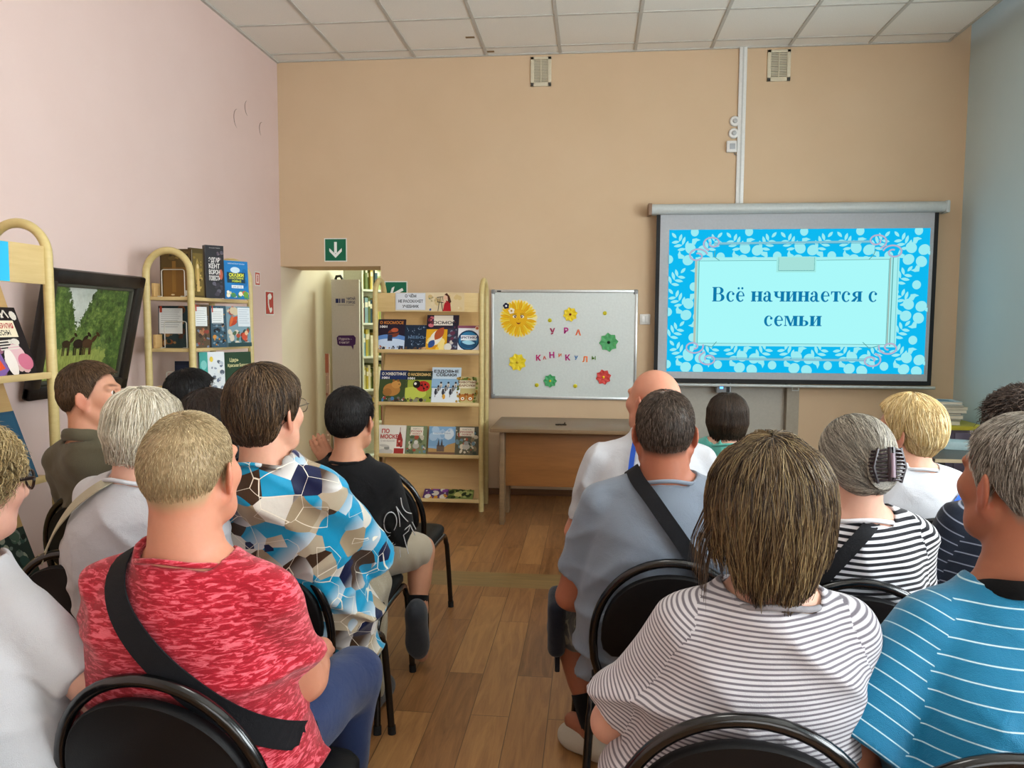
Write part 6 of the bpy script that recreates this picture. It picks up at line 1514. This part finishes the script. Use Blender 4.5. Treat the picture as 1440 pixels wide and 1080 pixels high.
def shards(t, v):
    a = t.new('ShaderNodeTexVoronoi', feature='F1'); a.inputs['Scale'].default_value = 15; t.link(v, a.inputs['Vector'])
    sp = t.new('ShaderNodeSeparateColor'); t.link(a.outputs['Color'], sp.inputs[0])
    base = t.ramp(sp.outputs[0], [(0, '#138db6'), (.20, '#d6cfc2'), (.30, '#a08e72'), (.44, '#3f2a1a'), (.62, '#0f173c'), (.74, '#1592bc'), (.90, '#b5a68e')], 'CONSTANT')
    lp = t.new('ShaderNodeVectorMath', operation='SUBTRACT'); t.link(v, lp.inputs[0]); t.link(a.outputs['Position'], lp.inputs[1])
    dt = t.new('ShaderNodeVectorMath', operation='DOT_PRODUCT'); t.link(lp.outputs[0], dt.inputs[0]); dt.inputs[1].default_value = (10, 4, -9)
    gr = t.math('MULTIPLY', t.math('MINIMUM', t.math('MAXIMUM', t.math('ADD', dt.outputs['Value'], .25), 0.0), 1.0), t.math('GREATER_THAN', sp.outputs[1], .55))
    c = t.mix(gr, base, '#e4e2de')
    n = t.new('ShaderNodeTexVoronoi', feature='F1', distance='MANHATTAN'); n.inputs['Scale'].default_value = 9; t.link(t.obj((1, 1, 1), (.5, .3, .8)), n.inputs['Vector'])
    c = t.mix(t.math('LESS_THAN', n.outputs['Distance'], .20), c, '#141c46')
    b = t.new('ShaderNodeTexVoronoi', feature='DISTANCE_TO_EDGE'); b.inputs['Scale'].default_value = 12; mp = t.obj((1, 1, 1), (.4, .7, .2)); t.link(mp, b.inputs['Vector'])
    ln = t.ramp(b.outputs['Distance'], [(.010, (1, 1, 1, 1)), (.016, (0, 0, 0, 1))])
    b2 = t.new('ShaderNodeTexVoronoi', feature='F1'); b2.inputs['Scale'].default_value = 12; t.link(mp, b2.inputs['Vector']); s2 = t.new('ShaderNodeSeparateColor'); t.link(b2.outputs['Color'], s2.inputs[0])
    return t.mix(t.math('MULTIPLY', ln, t.math('GREATER_THAN', s2.outputs[0], .5)), c, '#efe6d2')
K_SHARD = cloth('shard_print', shards, .4, sheen=.1, bump=.12)
def camo(t, v):
    n = t.noise(t.obj((1, 1, .5)), 16, 3, .5, .8); return t.ramp(n.outputs['Fac'], [(0, '#1c1d1a'), (.42, '#33342a'), (.52, '#6a6552'), (.60, '#22231e')], 'CONSTANT')
K_CAMO = cloth('camouflage', camo)
def speck(t, v):
    n = t.noise(v, 260, 2, .5); return t.mix(t.ramp(n.outputs['Fac'], [(.66, (0, 0, 0, 1)), (.72, (1, 1, 1, 1))]), '#9c917a', '#d9d4c6')
K_SPECK = cloth('speckled_beige', speck)
K_SNEAK = cloth('white_sneaker', '#c9c2b2', .6)
K_STRAP = cloth('black_webbing', '#15161a', .7, 900, .3, .0); K_STRAPB = cloth('beige_strap', '#b3ac94', .7, 900, .2, .0)
def env_bob(a=.094, b=.108, zb=-.12, nape=.06, top=.122, cy=-.022, face=.085, fringe=.0):
    rows = [(zb, nape, nape*.95, 0, cy-.005), (zb+.05, a*.9, b*.86, 0, cy), (-.02, a, b, 0, cy), (.05, a*.97, b*.97, 0, cy+.002), (.09, a*.78, b*.8, 0, cy+.004), (.112, a*.5, b*.52, 0, cy+.004), (top, a*.2, b*.22, 0, cy+.003)]
    return [loft(rows, 0, e=2.1), ell((0, face+.055, -.055), (.066, .075, .115+fringe), .015, 's')]

P = {}
# --- near row
P['red'] = p = make_person('man in red melange T-shirt with shaved fair head and black strap', (271, 659), 1.52, TAU(4), TAU(2), chair='red', bx=-0.065, pitch=.02, sw=.205, girth=1.24, skin='#c08469', scalp='#a58e6c', style='receding', fat=.06, neck=.065, shirt=K_RED, trouser=K_NAVYT, res=.0068, hres=.0034, sleeve=.66, sleeve_loose=.006, kseed=3, hs=1.0,
    arms={'R': ((.225, .05, .69), (.15, .30, .65))}, legs={'R': ((.185, .44, .52), (.15, .40, .095)), 'L': ((-.10, .43, .515), (-.12, .40, .095))})
make_hair(p, shell_env(False, .06, 'receding', .0022, .0014), 9000, (.006, .011), nocut, grav=.45, rad=.00055, tones=('#7d6a4c', '#a8926c', '#c2ae88'), cap_col='#9c8664', layer=(0, .0006), region='receding', region_min=.004, lift=.35, steps=4, cap_res=.0042, inset=.0008)
strap(p, [(170, 792), (160, 820), (168, 855), (195, 900), (238, 945), (288, 985), (338, 1016), (390, 1034), (425, 1037), (444, 1034)], .056, K_STRAP, 'wide black crossbody strap over the red T-shirt')
P['fore'] = p = make_person('woman in white T-shirt with thin grey stripes and layered brown hair', (1084, 703), 1.44, TAU(-2), TAU(14), chair='fore', bx=-0.01, pitch=.05, sw=.182, girth=1.12, fem=True, fem_hip=.02, skin='#d3a48e', style='long', shirt=K_FORE, trouser=K_DARKT, res=.0068, hres=.0045, sleeve=.80, sleeve_loose=.020, neckline=-.012, belly=.02, kseed=8, collar=cloth('grey_rib', '#8b888c'),
    arms={'L': ((-.222, .05, .655), (-.12, .28, .64)), 'R': ((.222, .05, .655), (.12, .28, .64))})
E_ = [loft([(-.205, .050, .036, 0, -.066), (-.17, .068, .056, 0, -.058), (-.12, .090, .082, 0, -.045), (-.07, .108, .106, 0, -.032), (0, .113, .117, 0, -.026), (.05, .106, .112, 0, -.022), (.09, .082, .090, 0, -.018), (.112, .052, .058, 0, -.018), (.124, .02, .024, 0, -.018)], 0, e=2.1), ell((0, .145, -.09), (.07, .09, .14), .015, 's')]
make_hair(p, E_, 13000, (.16, .33), lambda P, r: -.108+.034*np.abs(r)-.086*np.clip(1-((P[:, 0]-.014)/.082)**2, 0, 1)+.016*np.sin(62*P[:, 0]+1)+.012*np.sin(140*P[:, 0]), grav=.62, rad=.00075, tones=('#2a1f16', '#3a2c1f', '#503e2a', '#6c573c', '#93805a', '#5a4630'), cap_col='#33261a', layer=(-.007, .012), region='long', region_min=-.03, flick=.5, wave=.16, steps=16, seed=4, jitter=.16, clump=.6, nclump=240, cap_zmin=-.095)
make_hair(p, E_, 420, (.07, .12), nocut, grav=.8, rad=.0008, tones=('#2a1f16', '#4a3926', '#6c573c'), cap_col='#33261a', inset=.02, layer=(-.006, .0), start=lambda P: (P[:, 0] < -.085) & (P[:, 2] < -.01) & (P[:, 2] > -.09) & (P[:, 1] < .03), lift=.55, flick=.3, steps=10, seed=41, clump=.6, nclump=30, cap_zmin=.2)
P['turq'] = p = make_person('grey haired man in turquoise polo shirt with thin white stripes', (1432, 676), 1.44, TAU(0), TAU(-17), chair='turq', bx=0.06, shz=-.022, pitch=.03, sw=.190, girth=1.06, skin='#a3684e', fat=.08, neck=.066, shirt=K_TURQ, trouser=K_DARKT, res=.0068, hres=.004, sleeve=.84, sleeve_loose=.028, belly=.03, kseed=12, style='short', scalp='#7d766c', hs=1.02,
    arms=lambda p: {'L': (p.W2L(atD(1192, 1068, 1.40)), p.W2L(atD(1290, 1110, 1.62)))}, collar=K_BLACK, collar_h=-.004, collar_w=.017)
make_hair(p, shell_env(False, .08, 'short', .014, .006), 8000, (.014, .03), nocut, grav=.35, rad=.0007, tones=('#4f4a44', '#7c756c', '#a39c90', '#c9c4ba'), cap_col='#6a635a', layer=(0, .004), region='short', region_min=.004, steps=6, lift=.12, cap_res=.0045)
P['edge'] = p = make_person('woman in white T-shirt with curly fair hair at the left edge', (-44, 682), 1.60, TAU(12), TAU(24), chair='edge', bx=0.0, pitch=.10, sw=.195, girth=1.15, fem=True, fat=.12, skin='#d9a691', style='long', shirt=K_WHITE, trouser=K_DARKT, res=.0072, hres=.004, sleeve=.66, sleeve_loose=.010, kseed=21,
    arms={'R': ((.25, .05, .71), (.14, .30, .66))})
E_ = [ell((0, -.022, .03), (.098, .112, .10), .0), ell((0, -.055, -.03), (.088, .075, .08), .03), ell((0, .14, -.045), (.075, .085, .095), .015, 's')]
make_hair(p, E_, 5200, (.03, .06), nocut, grav=.4, rad=.0011, tones=('#6f5a38', '#9c8458', '#c2ab7c', '#8a7a5c'), cap_col='#7a6644', region='long', region_min=-.01, steps=10, curl=9, lift=.35)
# --- second row
P['bob'] = p = make_person('woman with ash white bob in white T-shirt with beige strap', (209, 602), 2.10, TAU(16), TAU(22), chair='bob', bx=0.05, shz=.02, pitch=.12, roll=.06, hs=.91, sw=.225, girth=1.32, fem=True, fem_hip=.03, hump=.03, skin='#d0a08a', style='long', shirt=K_WHITE2, trouser=K_DARKT, sleeve=.66, belly=.02, kseed=31)
make_hair(p, env_bob(.100, .114, -.105, .080, .120), 6500, (.12, .24), lambda P, r: -.066+.014*r, grav=.6, rad=.0010, tones=('#a0937a', '#c6bba2', '#ded5c0', '#ece5d6'), cap_col='#b3a78e', layer=(-.005, .009), region='long', region_min=-.03, flick=.4, wave=.12, steps=14, seed=6, clump=.5)
strap(p, [(192, 664), (150, 680), (110, 708), (82, 745), (64, 790)], .03, K_STRAPB, 'beige bag strap across the white T-shirt back')
P['pat'] = p = make_person('woman in blue brown and white shard print blouse with brown hair', (377, 578), 2.15, TAU(3), TAU(16), chair='pat', bx=0.045, hem=.39, shz=.02, sw=.180, girth=1.12, fem=True, fem_hip=.015, skin='#cf9a80', style='short', shirt=K_SHARD, trouser=K_SPECK, sleeve=.92, sleeve_loose=.022, kseed=44, fat=.05, neckline=.01,
    arms={'R': ((.235, .06, .70), (.13, .30, .64))}, legs={'R': ((.085, .42, .50), (.085, .40, .095)), 'L': ((-.12, .42, .50), (-.12, .40, .095))})
E_ = shell_env(True, .05, 'short', .026, .018, .02)
make_hair(p, E_+[ell((0, -.06, -.025), (.078, .058, .075), .02)], 5200, (.04, .09), lambda P, r: -.085+.012*r, grav=.45, rad=.0011, tones=('#22180f', '#3a2a1c', '#54402c', '#6f573c'), cap_col='#2f2217', layer=(0, .007), region='short', region_min=-.01, flick=.25, wave=.2, steps=10, seed=9)
P['gray'] = p = make_person('man in blue grey T-shirt with short dark hair and black strap', (935, 607), 2.25, TAU(-2), TAU(5), chair='gray', bx=-0.055, shz=.035, pitch=.10, sw=.218, girth=1.18, skin='#a96a50', fat=.12, neck=.066, shirt=K_GREY, trouser=K_CAMO, shorts=.98, sleeve=.72, sleeve_loose=.014, belly=.04, hump=.01, kseed=52, fem_hip=.0, scalp='#3a2f28', shoe=K_SNEAK, feet={'L': (-.08, .12, -.02)}, hem=.40,
    arms=lambda p: {'L': (p.W2L(atY(800, 838, 2.34)), p.W2L(atY(845, 850, 2.6)))}, legs=lambda p: {'L': (p.W2L(atY(800, 880, 2.62)), p.W2L(atY(836, 1030, 2.50))), 'R': ((.18, .42, .515), (.16, .40, .10))})
make_hair(p, shell_env(False, .12, 'short', .010, .005), 6500, (.010, .022), nocut, grav=.3, rad=.00075, tones=('#241c17', '#3f332a', '#5c4c40', '#74655a'), cap_col='#33291f', layer=(0, .003), region='short', region_min=.0, steps=5, lift=.25)
strap(p, [(893, 672), (910, 692), (940, 736), (968, 776), (1000, 822)], .042, K_STRAP, 'black bag strap across the blue grey T-shirt')
P['clip'] = p = make_person('woman in black and white striped top with grey hair and clip', (1200, 648), 2.05, TAU(-2), TAU(-12), chair='clip', bx=-0.01, cdy=.05, shz=.04, pitch=.10, sw=.20, girth=1.2, fem=True, fem_hip=.02, skin='#cfa08a', style='long', shirt=K_BW, trouser=K_DARKT, sleeve=.7, kseed=61, hump=.02, neckline=-.012)
E_ = [ell((0, -.018, .032), (.088, .108, .094), .0), ell((0, -.062, -.015), (.078, .066, .075), .03), ell((0, .125, -.05), (.07, .085, .115), .015, 's')]
make_hair(p, E_, 5200, (.10, .2), lambda P, r: -.095+.008*r, crown=(0, .075, .085), grav=.15, rad=.0011, tones=('#45403a', '#6a645a', '#928b7e', '#b3ac9c'), cap_col='#5c564c', layer=(0, .005), region='long', region_min=-.01, wave=.08, steps=14, seed=11, sweep=lambda P: (np.array([0.0, -.14, -.03])-P)*6)
strap(p, [(1242, 716), (1225, 738), (1195, 772), (1162, 806), (1130, 840)], .036, K_STRAP, 'dark bag strap across the black and white striped top')
P['navy'] = p = make_person('curly dark haired person in navy striped shirt by the right edge', (1440, 615), 2.15, TAU(-4), TAU(-4), chair='navy', bx=0, sw=.21, girth=1.15, skin='#b98468', shirt=K_NAVY, trouser=K_DARKT, sleeve=.8, kseed=71, style='short',)
E_ = shell_env(False, 0, 'short', .030, .016, .02)
make_hair(p, E_, 3500, (.03, .055), nocut, grav=.3, rad=.0012, tones=('#2a2220', '#4a3e38', '#6a5a50'), cap_col='#332a26', region='short', region_min=0, steps=10, curl=9, lift=.4)
# --- third row and beyond
P['olive'] = p = make_person('man in olive shirt looking right beside the landscape painting', (131, 556), 2.85, TAU(6), TAU(74), chair='olive', bx=0.02, sw=.205, girth=1.0, skin='#cc9478', shirt=K_OLIVE, trouser=K_DARKT, sleeve=1.7, kseed=81, style='short', scalp='#4a3828', hres=.0045, nose=1.0, neckline=.008, collar=K_OLIVE, collar_h=.012, collar_w=.022, hs=.99)
make_hair(p, shell_env(False, 0, 'short', .018, .006), 5200, (.012, .03), nocut, grav=.2, rad=.0009, tones=('#3a2a1c', '#5a432e', '#6f563c'), cap_col='#47341f', layer=(0, .004), region='short', region_min=.0, steps=6, lift=.15)
P['boy'] = p = make_person('dark haired boy in black printed T-shirt with chin on hand', (494, 590), 2.85, TAU(-2), TAU(6), chair='boy', bx=-0.03, hem=.37, pitch=.05, sw=.175, girth=.93, skin='#c08a6c', shirt=K_BLACK, trouser=cloth('beige_shorts', '#a89c88'), shorts=.9, sleeve=.97, sleeve_loose=.036, hs=.94, kseed=91, style='short', hump=.02, neck=.05, hres=.0042, res=.0065,
    arms=lambda p: {'R': ((.255, .11, .665), (.13, .32, .60)), 'L': (p.W2L(atD(428, 745, 3.0)), p.W2L(atD(473, 662, 2.90))), 'Ldir': (-.6, .1, .8), 'Lup': (-.3, -.9, .1), 'Lcurl': .25}, legs=lambda p: {'R': (p.W2L(atY(592, 772, 3.20)), p.W2L(atY(588, 858, 3.10))), 'L': ((-.12, .40, .50), (-.13, .38, .095))}, feet={'R': (-.0, .08, -.25)}, shoe='#33363c', neckline=.004)
make_hair(p, shell_env(False, 0, 'short', .020, .007), 5200, (.014, .032), nocut, grav=.4, rad=.0010, tones=('#0d0b0b', '#1a1615', '#28211e'), cap_col='#141110', layer=(0, .004), region='short', region_min=.0, steps=6, lift=.14)
W_PRINT = plain('white_print', '#d8d8da', .6)
el_ = lambda cx, cy, rx, ry, rot=0: [(cx+rx*math.cos(t)*math.cos(rot)-ry*math.sin(t)*math.sin(rot), cy+rx*math.cos(t)*math.sin(rot)+ry*math.sin(t)*math.cos(rot)) for t in [2*PI*i/24 for i in range(25)]]
on_shirt(p, [el_(548.5, 734, 9, 14.5, .1), [(557, 712), (561, 724), (562, 740)], [(557, 712), (566, 726), (573, 733)], [(563, 700), (565, 714), (572, 722), (578, 722)], [(540, 764), (549, 764), (545, 772)], [(539, 757), (549, 752)], [(551, 768), (554, 757), (576, 738), (574, 746), (567, 752), (574, 778)], [(563, 783), (561, 760), (551, 768)], [(576, 738), (583, 752)], [(579, 734), (584, 744)]], .0019, W_PRINT, 'shirt_print')
P['bald'] = p = make_person('bald man in white shirt with blue lanyard facing the board', (917, 562), 2.9, TAU(-6), TAU(-42), chair='bald', bx=0, shz=.02, sw=.225, girth=1.2, skin='#c98d74', fat=.05, shirt=K_WHITE, trouser=K_DARKT, sleeve=.8, kseed=101, style='receding', neck=.062, neckline=.01, hs=1.0)
P['teal'] = p = make_person('person with brown bob in teal top below the screen', (1023, 588), 3.4, TAU(-2), TAU(10), chair='teal', bx=0, shz=.07, sw=.165, girth=.85, fem=True, skin='#d2a48e', style='long', shirt=K_TEAL, trouser=K_DARKT, sleeve=.7, hs=.95, kseed=111, neckline=-.01)
make_hair(p, env_bob(.097, .108, -.10, .072, .120), 3600, (.1, .2), lambda P, r: -.070+.004*r, grav=.6, rad=.0012, tones=('#1d1611', '#33271d', '#4a392a'), cap_col='#261d15', layer=(0, .004), region='long', region_min=-.03, steps=12, seed=16)
P['blonde'] = p = make_person('blond woman in white T-shirt with blue print looking left', (1274, 606), 2.72, TAU(-4), TAU(-48), chair='blonde', bx=-0.05, shz=.05, pitch=.05, sw=.20, girth=1.15, fem=True, fat=.06, skin='#cf9c82', style='short', shirt=K_WHITE2, trouser=K_JEAN, sleeve=.9, sleeve_loose=.012, kseed=121,)
E_ = shell_env(True, .06, 'short', .026, .020, .02)
make_hair(p, E_+[ell((0, -.05, -.02), (.085, .066, .078), .02)], 4600, (.05, .11), lambda P, r: -.082+.008*r, crown=(.0, -.03, .12), grav=.5, rad=.0013, tones=('#a58450', '#c6a970', '#dcc490', '#e9d6aa'), cap_col='#b0905a', layer=(0, .006), region='short', region_min=-.015, wave=.1, flick=.15, steps=10, seed=19)
P['brn'] = p = make_person('person with long dark brown hair seen between two heads', (298, 590), 2.95, TAU(4), TAU(10), chair='brn', bx=0, sw=.18, fem=True, skin='#c8947c', style='long', shirt=cloth('dark_green_top', '#2b3a34'), trouser=K_DARKT, hs=1.0, kseed=131)
make_hair(p, env_bob(.105, .118, -.19, .085, .124), 3200, (.14, .3), lambda P, r: -.17+.01*r, grav=.6, rad=.0014, tones=('#150f0c', '#261a14', '#38281e'), cap_col='#1a120e', layer=(0, .006), region='long', region_min=-.03, steps=12, seed=21)
P['blk'] = p = make_person('black haired person sitting before the corner bookrack', (272, 560), 3.4, TAU(4), TAU(30), chair='blk', bx=0, sw=.19, skin='#c08c70', style='short', shirt=cloth('dark_grey_top', '#33343a'), trouser=K_DARKT, hs=1.0, kseed=141)
make_hair(p, shell_env(False, 0, 'short', .022, .012), 3000, (.015, .035), nocut, grav=.3, rad=.0013, tones=('#0b0a0b', '#161314'), cap_col='#0e0c0d', layer=(0, .004), region='short', region_min=.0, steps=6, lift=.14)

# --- things people wear or carry
def glasses(p, label, mat, r=.0016, wide=.0):
    m = MB(); T = Matrix([[*(p.hR[i]*p.hs), p.hc[i]] for i in range(3)]+[[0, 0, 0, 1]])
    for s in (-1, 1):
        m.tube([(s*.033+(.026)*math.cos(t), .110-abs(s*.033+.026*math.cos(t))**2*3.2, .008+.020*math.sin(t)) for t in [2*PI*i/24 for i in range(24)]], r, mat, 6, closed=True, T=T)
        m.tube([(s*.058, .100, .014), (s*.074, .085, .016), (s*.083, .03, .014), (s*.086, -.01, .012), (s*.086, -.03, -.004)], r*1.3, mat, 6, T=T)
    m.tube([(-.010, .110, .012), (0, .114, .015), (.010, .110, .012)], r, mat, 6, T=T)
    g = NT('spectacle_lens'); g.set('#dfe6e8', .03); g.b.inputs['Alpha'].default_value = .16
    o = m.build('spectacles', None, 60); o.matrix_world = mat_of(p)
    m = MB()
    for s in (-1, 1): m.add([(s*.033+(.0255)*math.cos(t), .110-abs(s*.033+.0255*math.cos(t))**2*3.2, .008+.0195*math.sin(t)) for t in [2*PI*i/24 for i in range(24)]], [tuple(range(24))], g.m, T)
    m.build('lens', o, 0); return tag(o, label, 'glasses')
glasses(P['edge'], 'dark framed glasses on the curly woman at the left edge', plain('dark_brown_acetate', '#20120f', .2), .0030)
glasses(P['pat'], 'thin metal framed glasses on the woman in the patterned blouse', plain('thin_metal_rim', '#8f8a7c', .2, .8), .0013)
def hairclip():
    p = P['clip']; T = mat_of(p) @ Matrix([[*p.hR[i], p.hc[i]] for i in range(3)]+[[0, 0, 0, 1]]); e = empty('hair_clip'); e.matrix_world = T @ Matrix.Translation((.012, -.138, -.004)); tag(e, 'dark ribbed claw clip in the grey bun of the striped woman', 'hair clip')
    cm = plain('dark_plum_plastic', '#2f2328', .25); 
    for s in (-1, 1):
        m = MB()
        for k in range(9):
            t = k/8; m.tube([(s*.004, -.012, .045-.075*t), (s*(.022+.012*math.sin(PI*t)), -.014, .042-.075*t), (s*(.036+.010*math.sin(PI*t)), .004, .038-.072*t), (s*(.034+.006*math.sin(PI*t)), .022, .036-.070*t)], .0030, cm, 6)
        m.tube([(s*.03, -.006, .046), (s*.042, -.006, .0), (s*.03, -.004, -.04)], .0045, cm, 6); m.tube([(s*.005, -.014, .05), (s*.007, -.017, .0), (s*.005, -.014, -.035)], .005, cm, 6); m.build('claw_half', e, 60)
    m = MB(); m.tube([(0, -.018, .035), (0, -.020, -.025)], .006, plain('mauve_hinge', '#8f7a86', .3), 8); m.build('hinge', e, 60)
    # the twisted bun held by the clip
    m = MB(); rng = random.Random(3); q = p.root
    tones = [lin(c) for c in ('#4a453e', '#6a645a', '#8f887a', '#a8a192')]; paths = []; cols = []
    for k in range(420):
        a0 = rng.uniform(0, 2*PI); rr = rng.uniform(.016, .040); ph = rng.uniform(0, 6.28); hgt = rng.uniform(-.03, .03); pts = []
        for i in range(12):
            a = a0+i*.28; pts.append((.004+rr*math.cos(a)*1.0, -.118-.020*math.sqrt(max(0, 1-(rr/.044)**2))+.004*math.sin(a), -.012+rr*math.sin(a)*1.25))
        paths.append(pts); cols.append(tones[rng.randrange(4)])
    paths = np.array(paths); Vb, Qb, Cb = strand_mesh(paths, np.full(paths.shape[:2], .0013), np.array(cols)); Vb = (Vb*p.hs) @ p.hR.T+p.hc
    mesh_obj('hair_bun', Vb, Qb, [M_HAIR], p.root, Cb)
hairclip()
p = P['blonde']; m = MB(); T = Matrix([[*p.hR[i], p.hc[i]] for i in range(3)]+[[0, 0, 0, 1]])
m.lathe([(0, -.004), (.003, -.003), (.0042, 0), (.003, .003), (0, .004)], plain('silver', '#d8d8dc', .15, .9), 12, T @ Matrix.Translation((-.083, .0, -.050))); o = m.build('earring'); o.matrix_world = mat_of(p); tag(o, 'small silver earring on the left ear of the blond woman', 'earring')
K_BLUEP = paper('#2257c4', .6)
m = MB(); quad = [[(1338, 708), (1352, 690), (1356, 708), (1352, 728), (1340, 734)]]
for q in quad:
    pts = [hit(p, a, b, None, .003)[0] for a, b in q]; m.add(pts, [tuple(range(len(pts)))], K_BLUEP)
for st in ([(1342, 727), (1345, 716), (1348, 710)], [(1348, 722), (1352, 706)]): m.tube([hit(p, a, b, None, .005)[0] for a, b in st], .002, W_PRINT, 5)
m.build('shirt_print', p.shirtobj, 0)
p = P['bald']; L_ = [(901, 600), (895, 618), (890, 640), (886, 668)]
strap(p, L_, .018, cloth('blue_lanyard', '#1d4aa8', .5, 900, .1, 0), 'blue lanyard round the neck of the bald man')
# socks and belt pouch of the man in blue grey
p = P['gray']; hp, kn, an = p.legs['L']; m = MB(); u = (kn-an)/np.linalg.norm(kn-an)
m.tube([an-u*.02, an+u*.03, an+u*.08, an+u*.13], [.043, .042, .045, .047], K_BLACK, 18); m.build('sock', p.root, 60)
hp, kn, an = p.legs['R']; u = (kn-an)/np.linalg.norm(kn-an); m = MB(); m.tube([an-u*.02, an+u*.03, an+u*.08, an+u*.13], [.043, .042, .045, .047], K_BLACK, 18); m.build('sock', p.root, 60)
q = p.W2L(atY(783, 868, 2.50)); m = MB(); K_POUCH = cloth('navy_pouch_fabric', '#161a26', .8)
m.box((-.03, -.07, -.12), (.03, .07, .09), K_POUCH, .028, seg=4); m.box((-.006, -.03, -.20), (.012, .02, -.10), K_POUCH, .005)
o = m.build('belt_pouch', None, 40); o.matrix_world = mat_of(p) @ Matrix.Translation(Vector(q)) @ Matrix.Rotation(.25, 4, 'X'); tag(o, 'dark navy pouch hanging beside the camouflage shorts of the seated man', 'pouch')
p = P['boy']; hp, kn, an = p.legs['R']; u = (kn-an)/np.linalg.norm(kn-an); m = MB(); m.tube([an-u*.02, an+u*.03, an+u*.06], [.040, .040, .042], K_BLACK, 16); m.build('sock', p.root, 60)
# ================================================================== LIGHT AND CAMERA
def area(name, loc, target, size, size_y, power, color):
    l = bpy.data.lights.new(name, 'AREA'); l.shape = 'RECTANGLE'; l.size = size; l.size_y = size_y; l.energy = power; l.color = color
    o = bpy.data.objects.new(name, l); COL.objects.link(o); o.location = loc
    o.rotation_euler = (Vector(target)-Vector(loc)).to_track_quat('-Z', 'Z').to_euler(); return o
area('window_daylight', (XR+.1, .3, 2.0), (XL, .6, 3.9), 1.8, 2.1, 215, (.90, .97, 1.0))
area('window_daylight', (XR+.1, 2.5, 2.0), (XL, 2.8, 3.9), 1.5, 2.1, 165, (.90, .97, 1.0))
area('window_daylight', (XR+.1, 4.35, 2.0), (XL, 3.4, 3.2), 1.3, 2.1, 9, (.82, .95, 1.0))
area('rear_fill_light', (1.0, -2.3, 1.95), (-1.2, 3, 4.2), 3.0, 1.8, 55, (1.0, .97, .93))  # added fill light from behind the camera, set in the added window
area('passage_lamp', (-1.4, 8.3, 2.7), (-1.4, 8.3, 0), .3, 1.4, 80, (.86, 1.0, .84))
area('ceiling_fill_light', (-.3, 1.8, ZC-.01), (-.3, 1.8, 0), .58, .58, 14, (1.0, .97, .9))  # weak fill light added under the ceiling, out of view
w = bpy.data.worlds.new('sky'); SC.world = w; w.use_nodes = True
w.node_tree.nodes['Background'].inputs['Color'].default_value = (.85, .93, 1.0, 1); w.node_tree.nodes['Background'].inputs['Strength'].default_value = 1.1
cam = bpy.data.cameras.new('camera'); cam.sensor_fit = 'HORIZONTAL'; cam.sensor_width = 36; cam.lens = 36*FPX/1440; cam.clip_start = .05
co = bpy.data.objects.new('camera', cam); COL.objects.link(co)
Mx = Matrix(((CR[0], CU[0], -CF[0], 0), (CR[1], CU[1], -CF[1], 0), (CR[2], CU[2], -CF[2], CC[2]), (0, 0, 0, 1))); co.matrix_world = Mx
SC.camera = co
vs = SC.view_settings; vs.view_transform = 'Standard'; vs.look = 'None'; vs.gamma = 1; vs.exposure = -.06
try: vs.use_curve_mapping = False
except Exception: pass
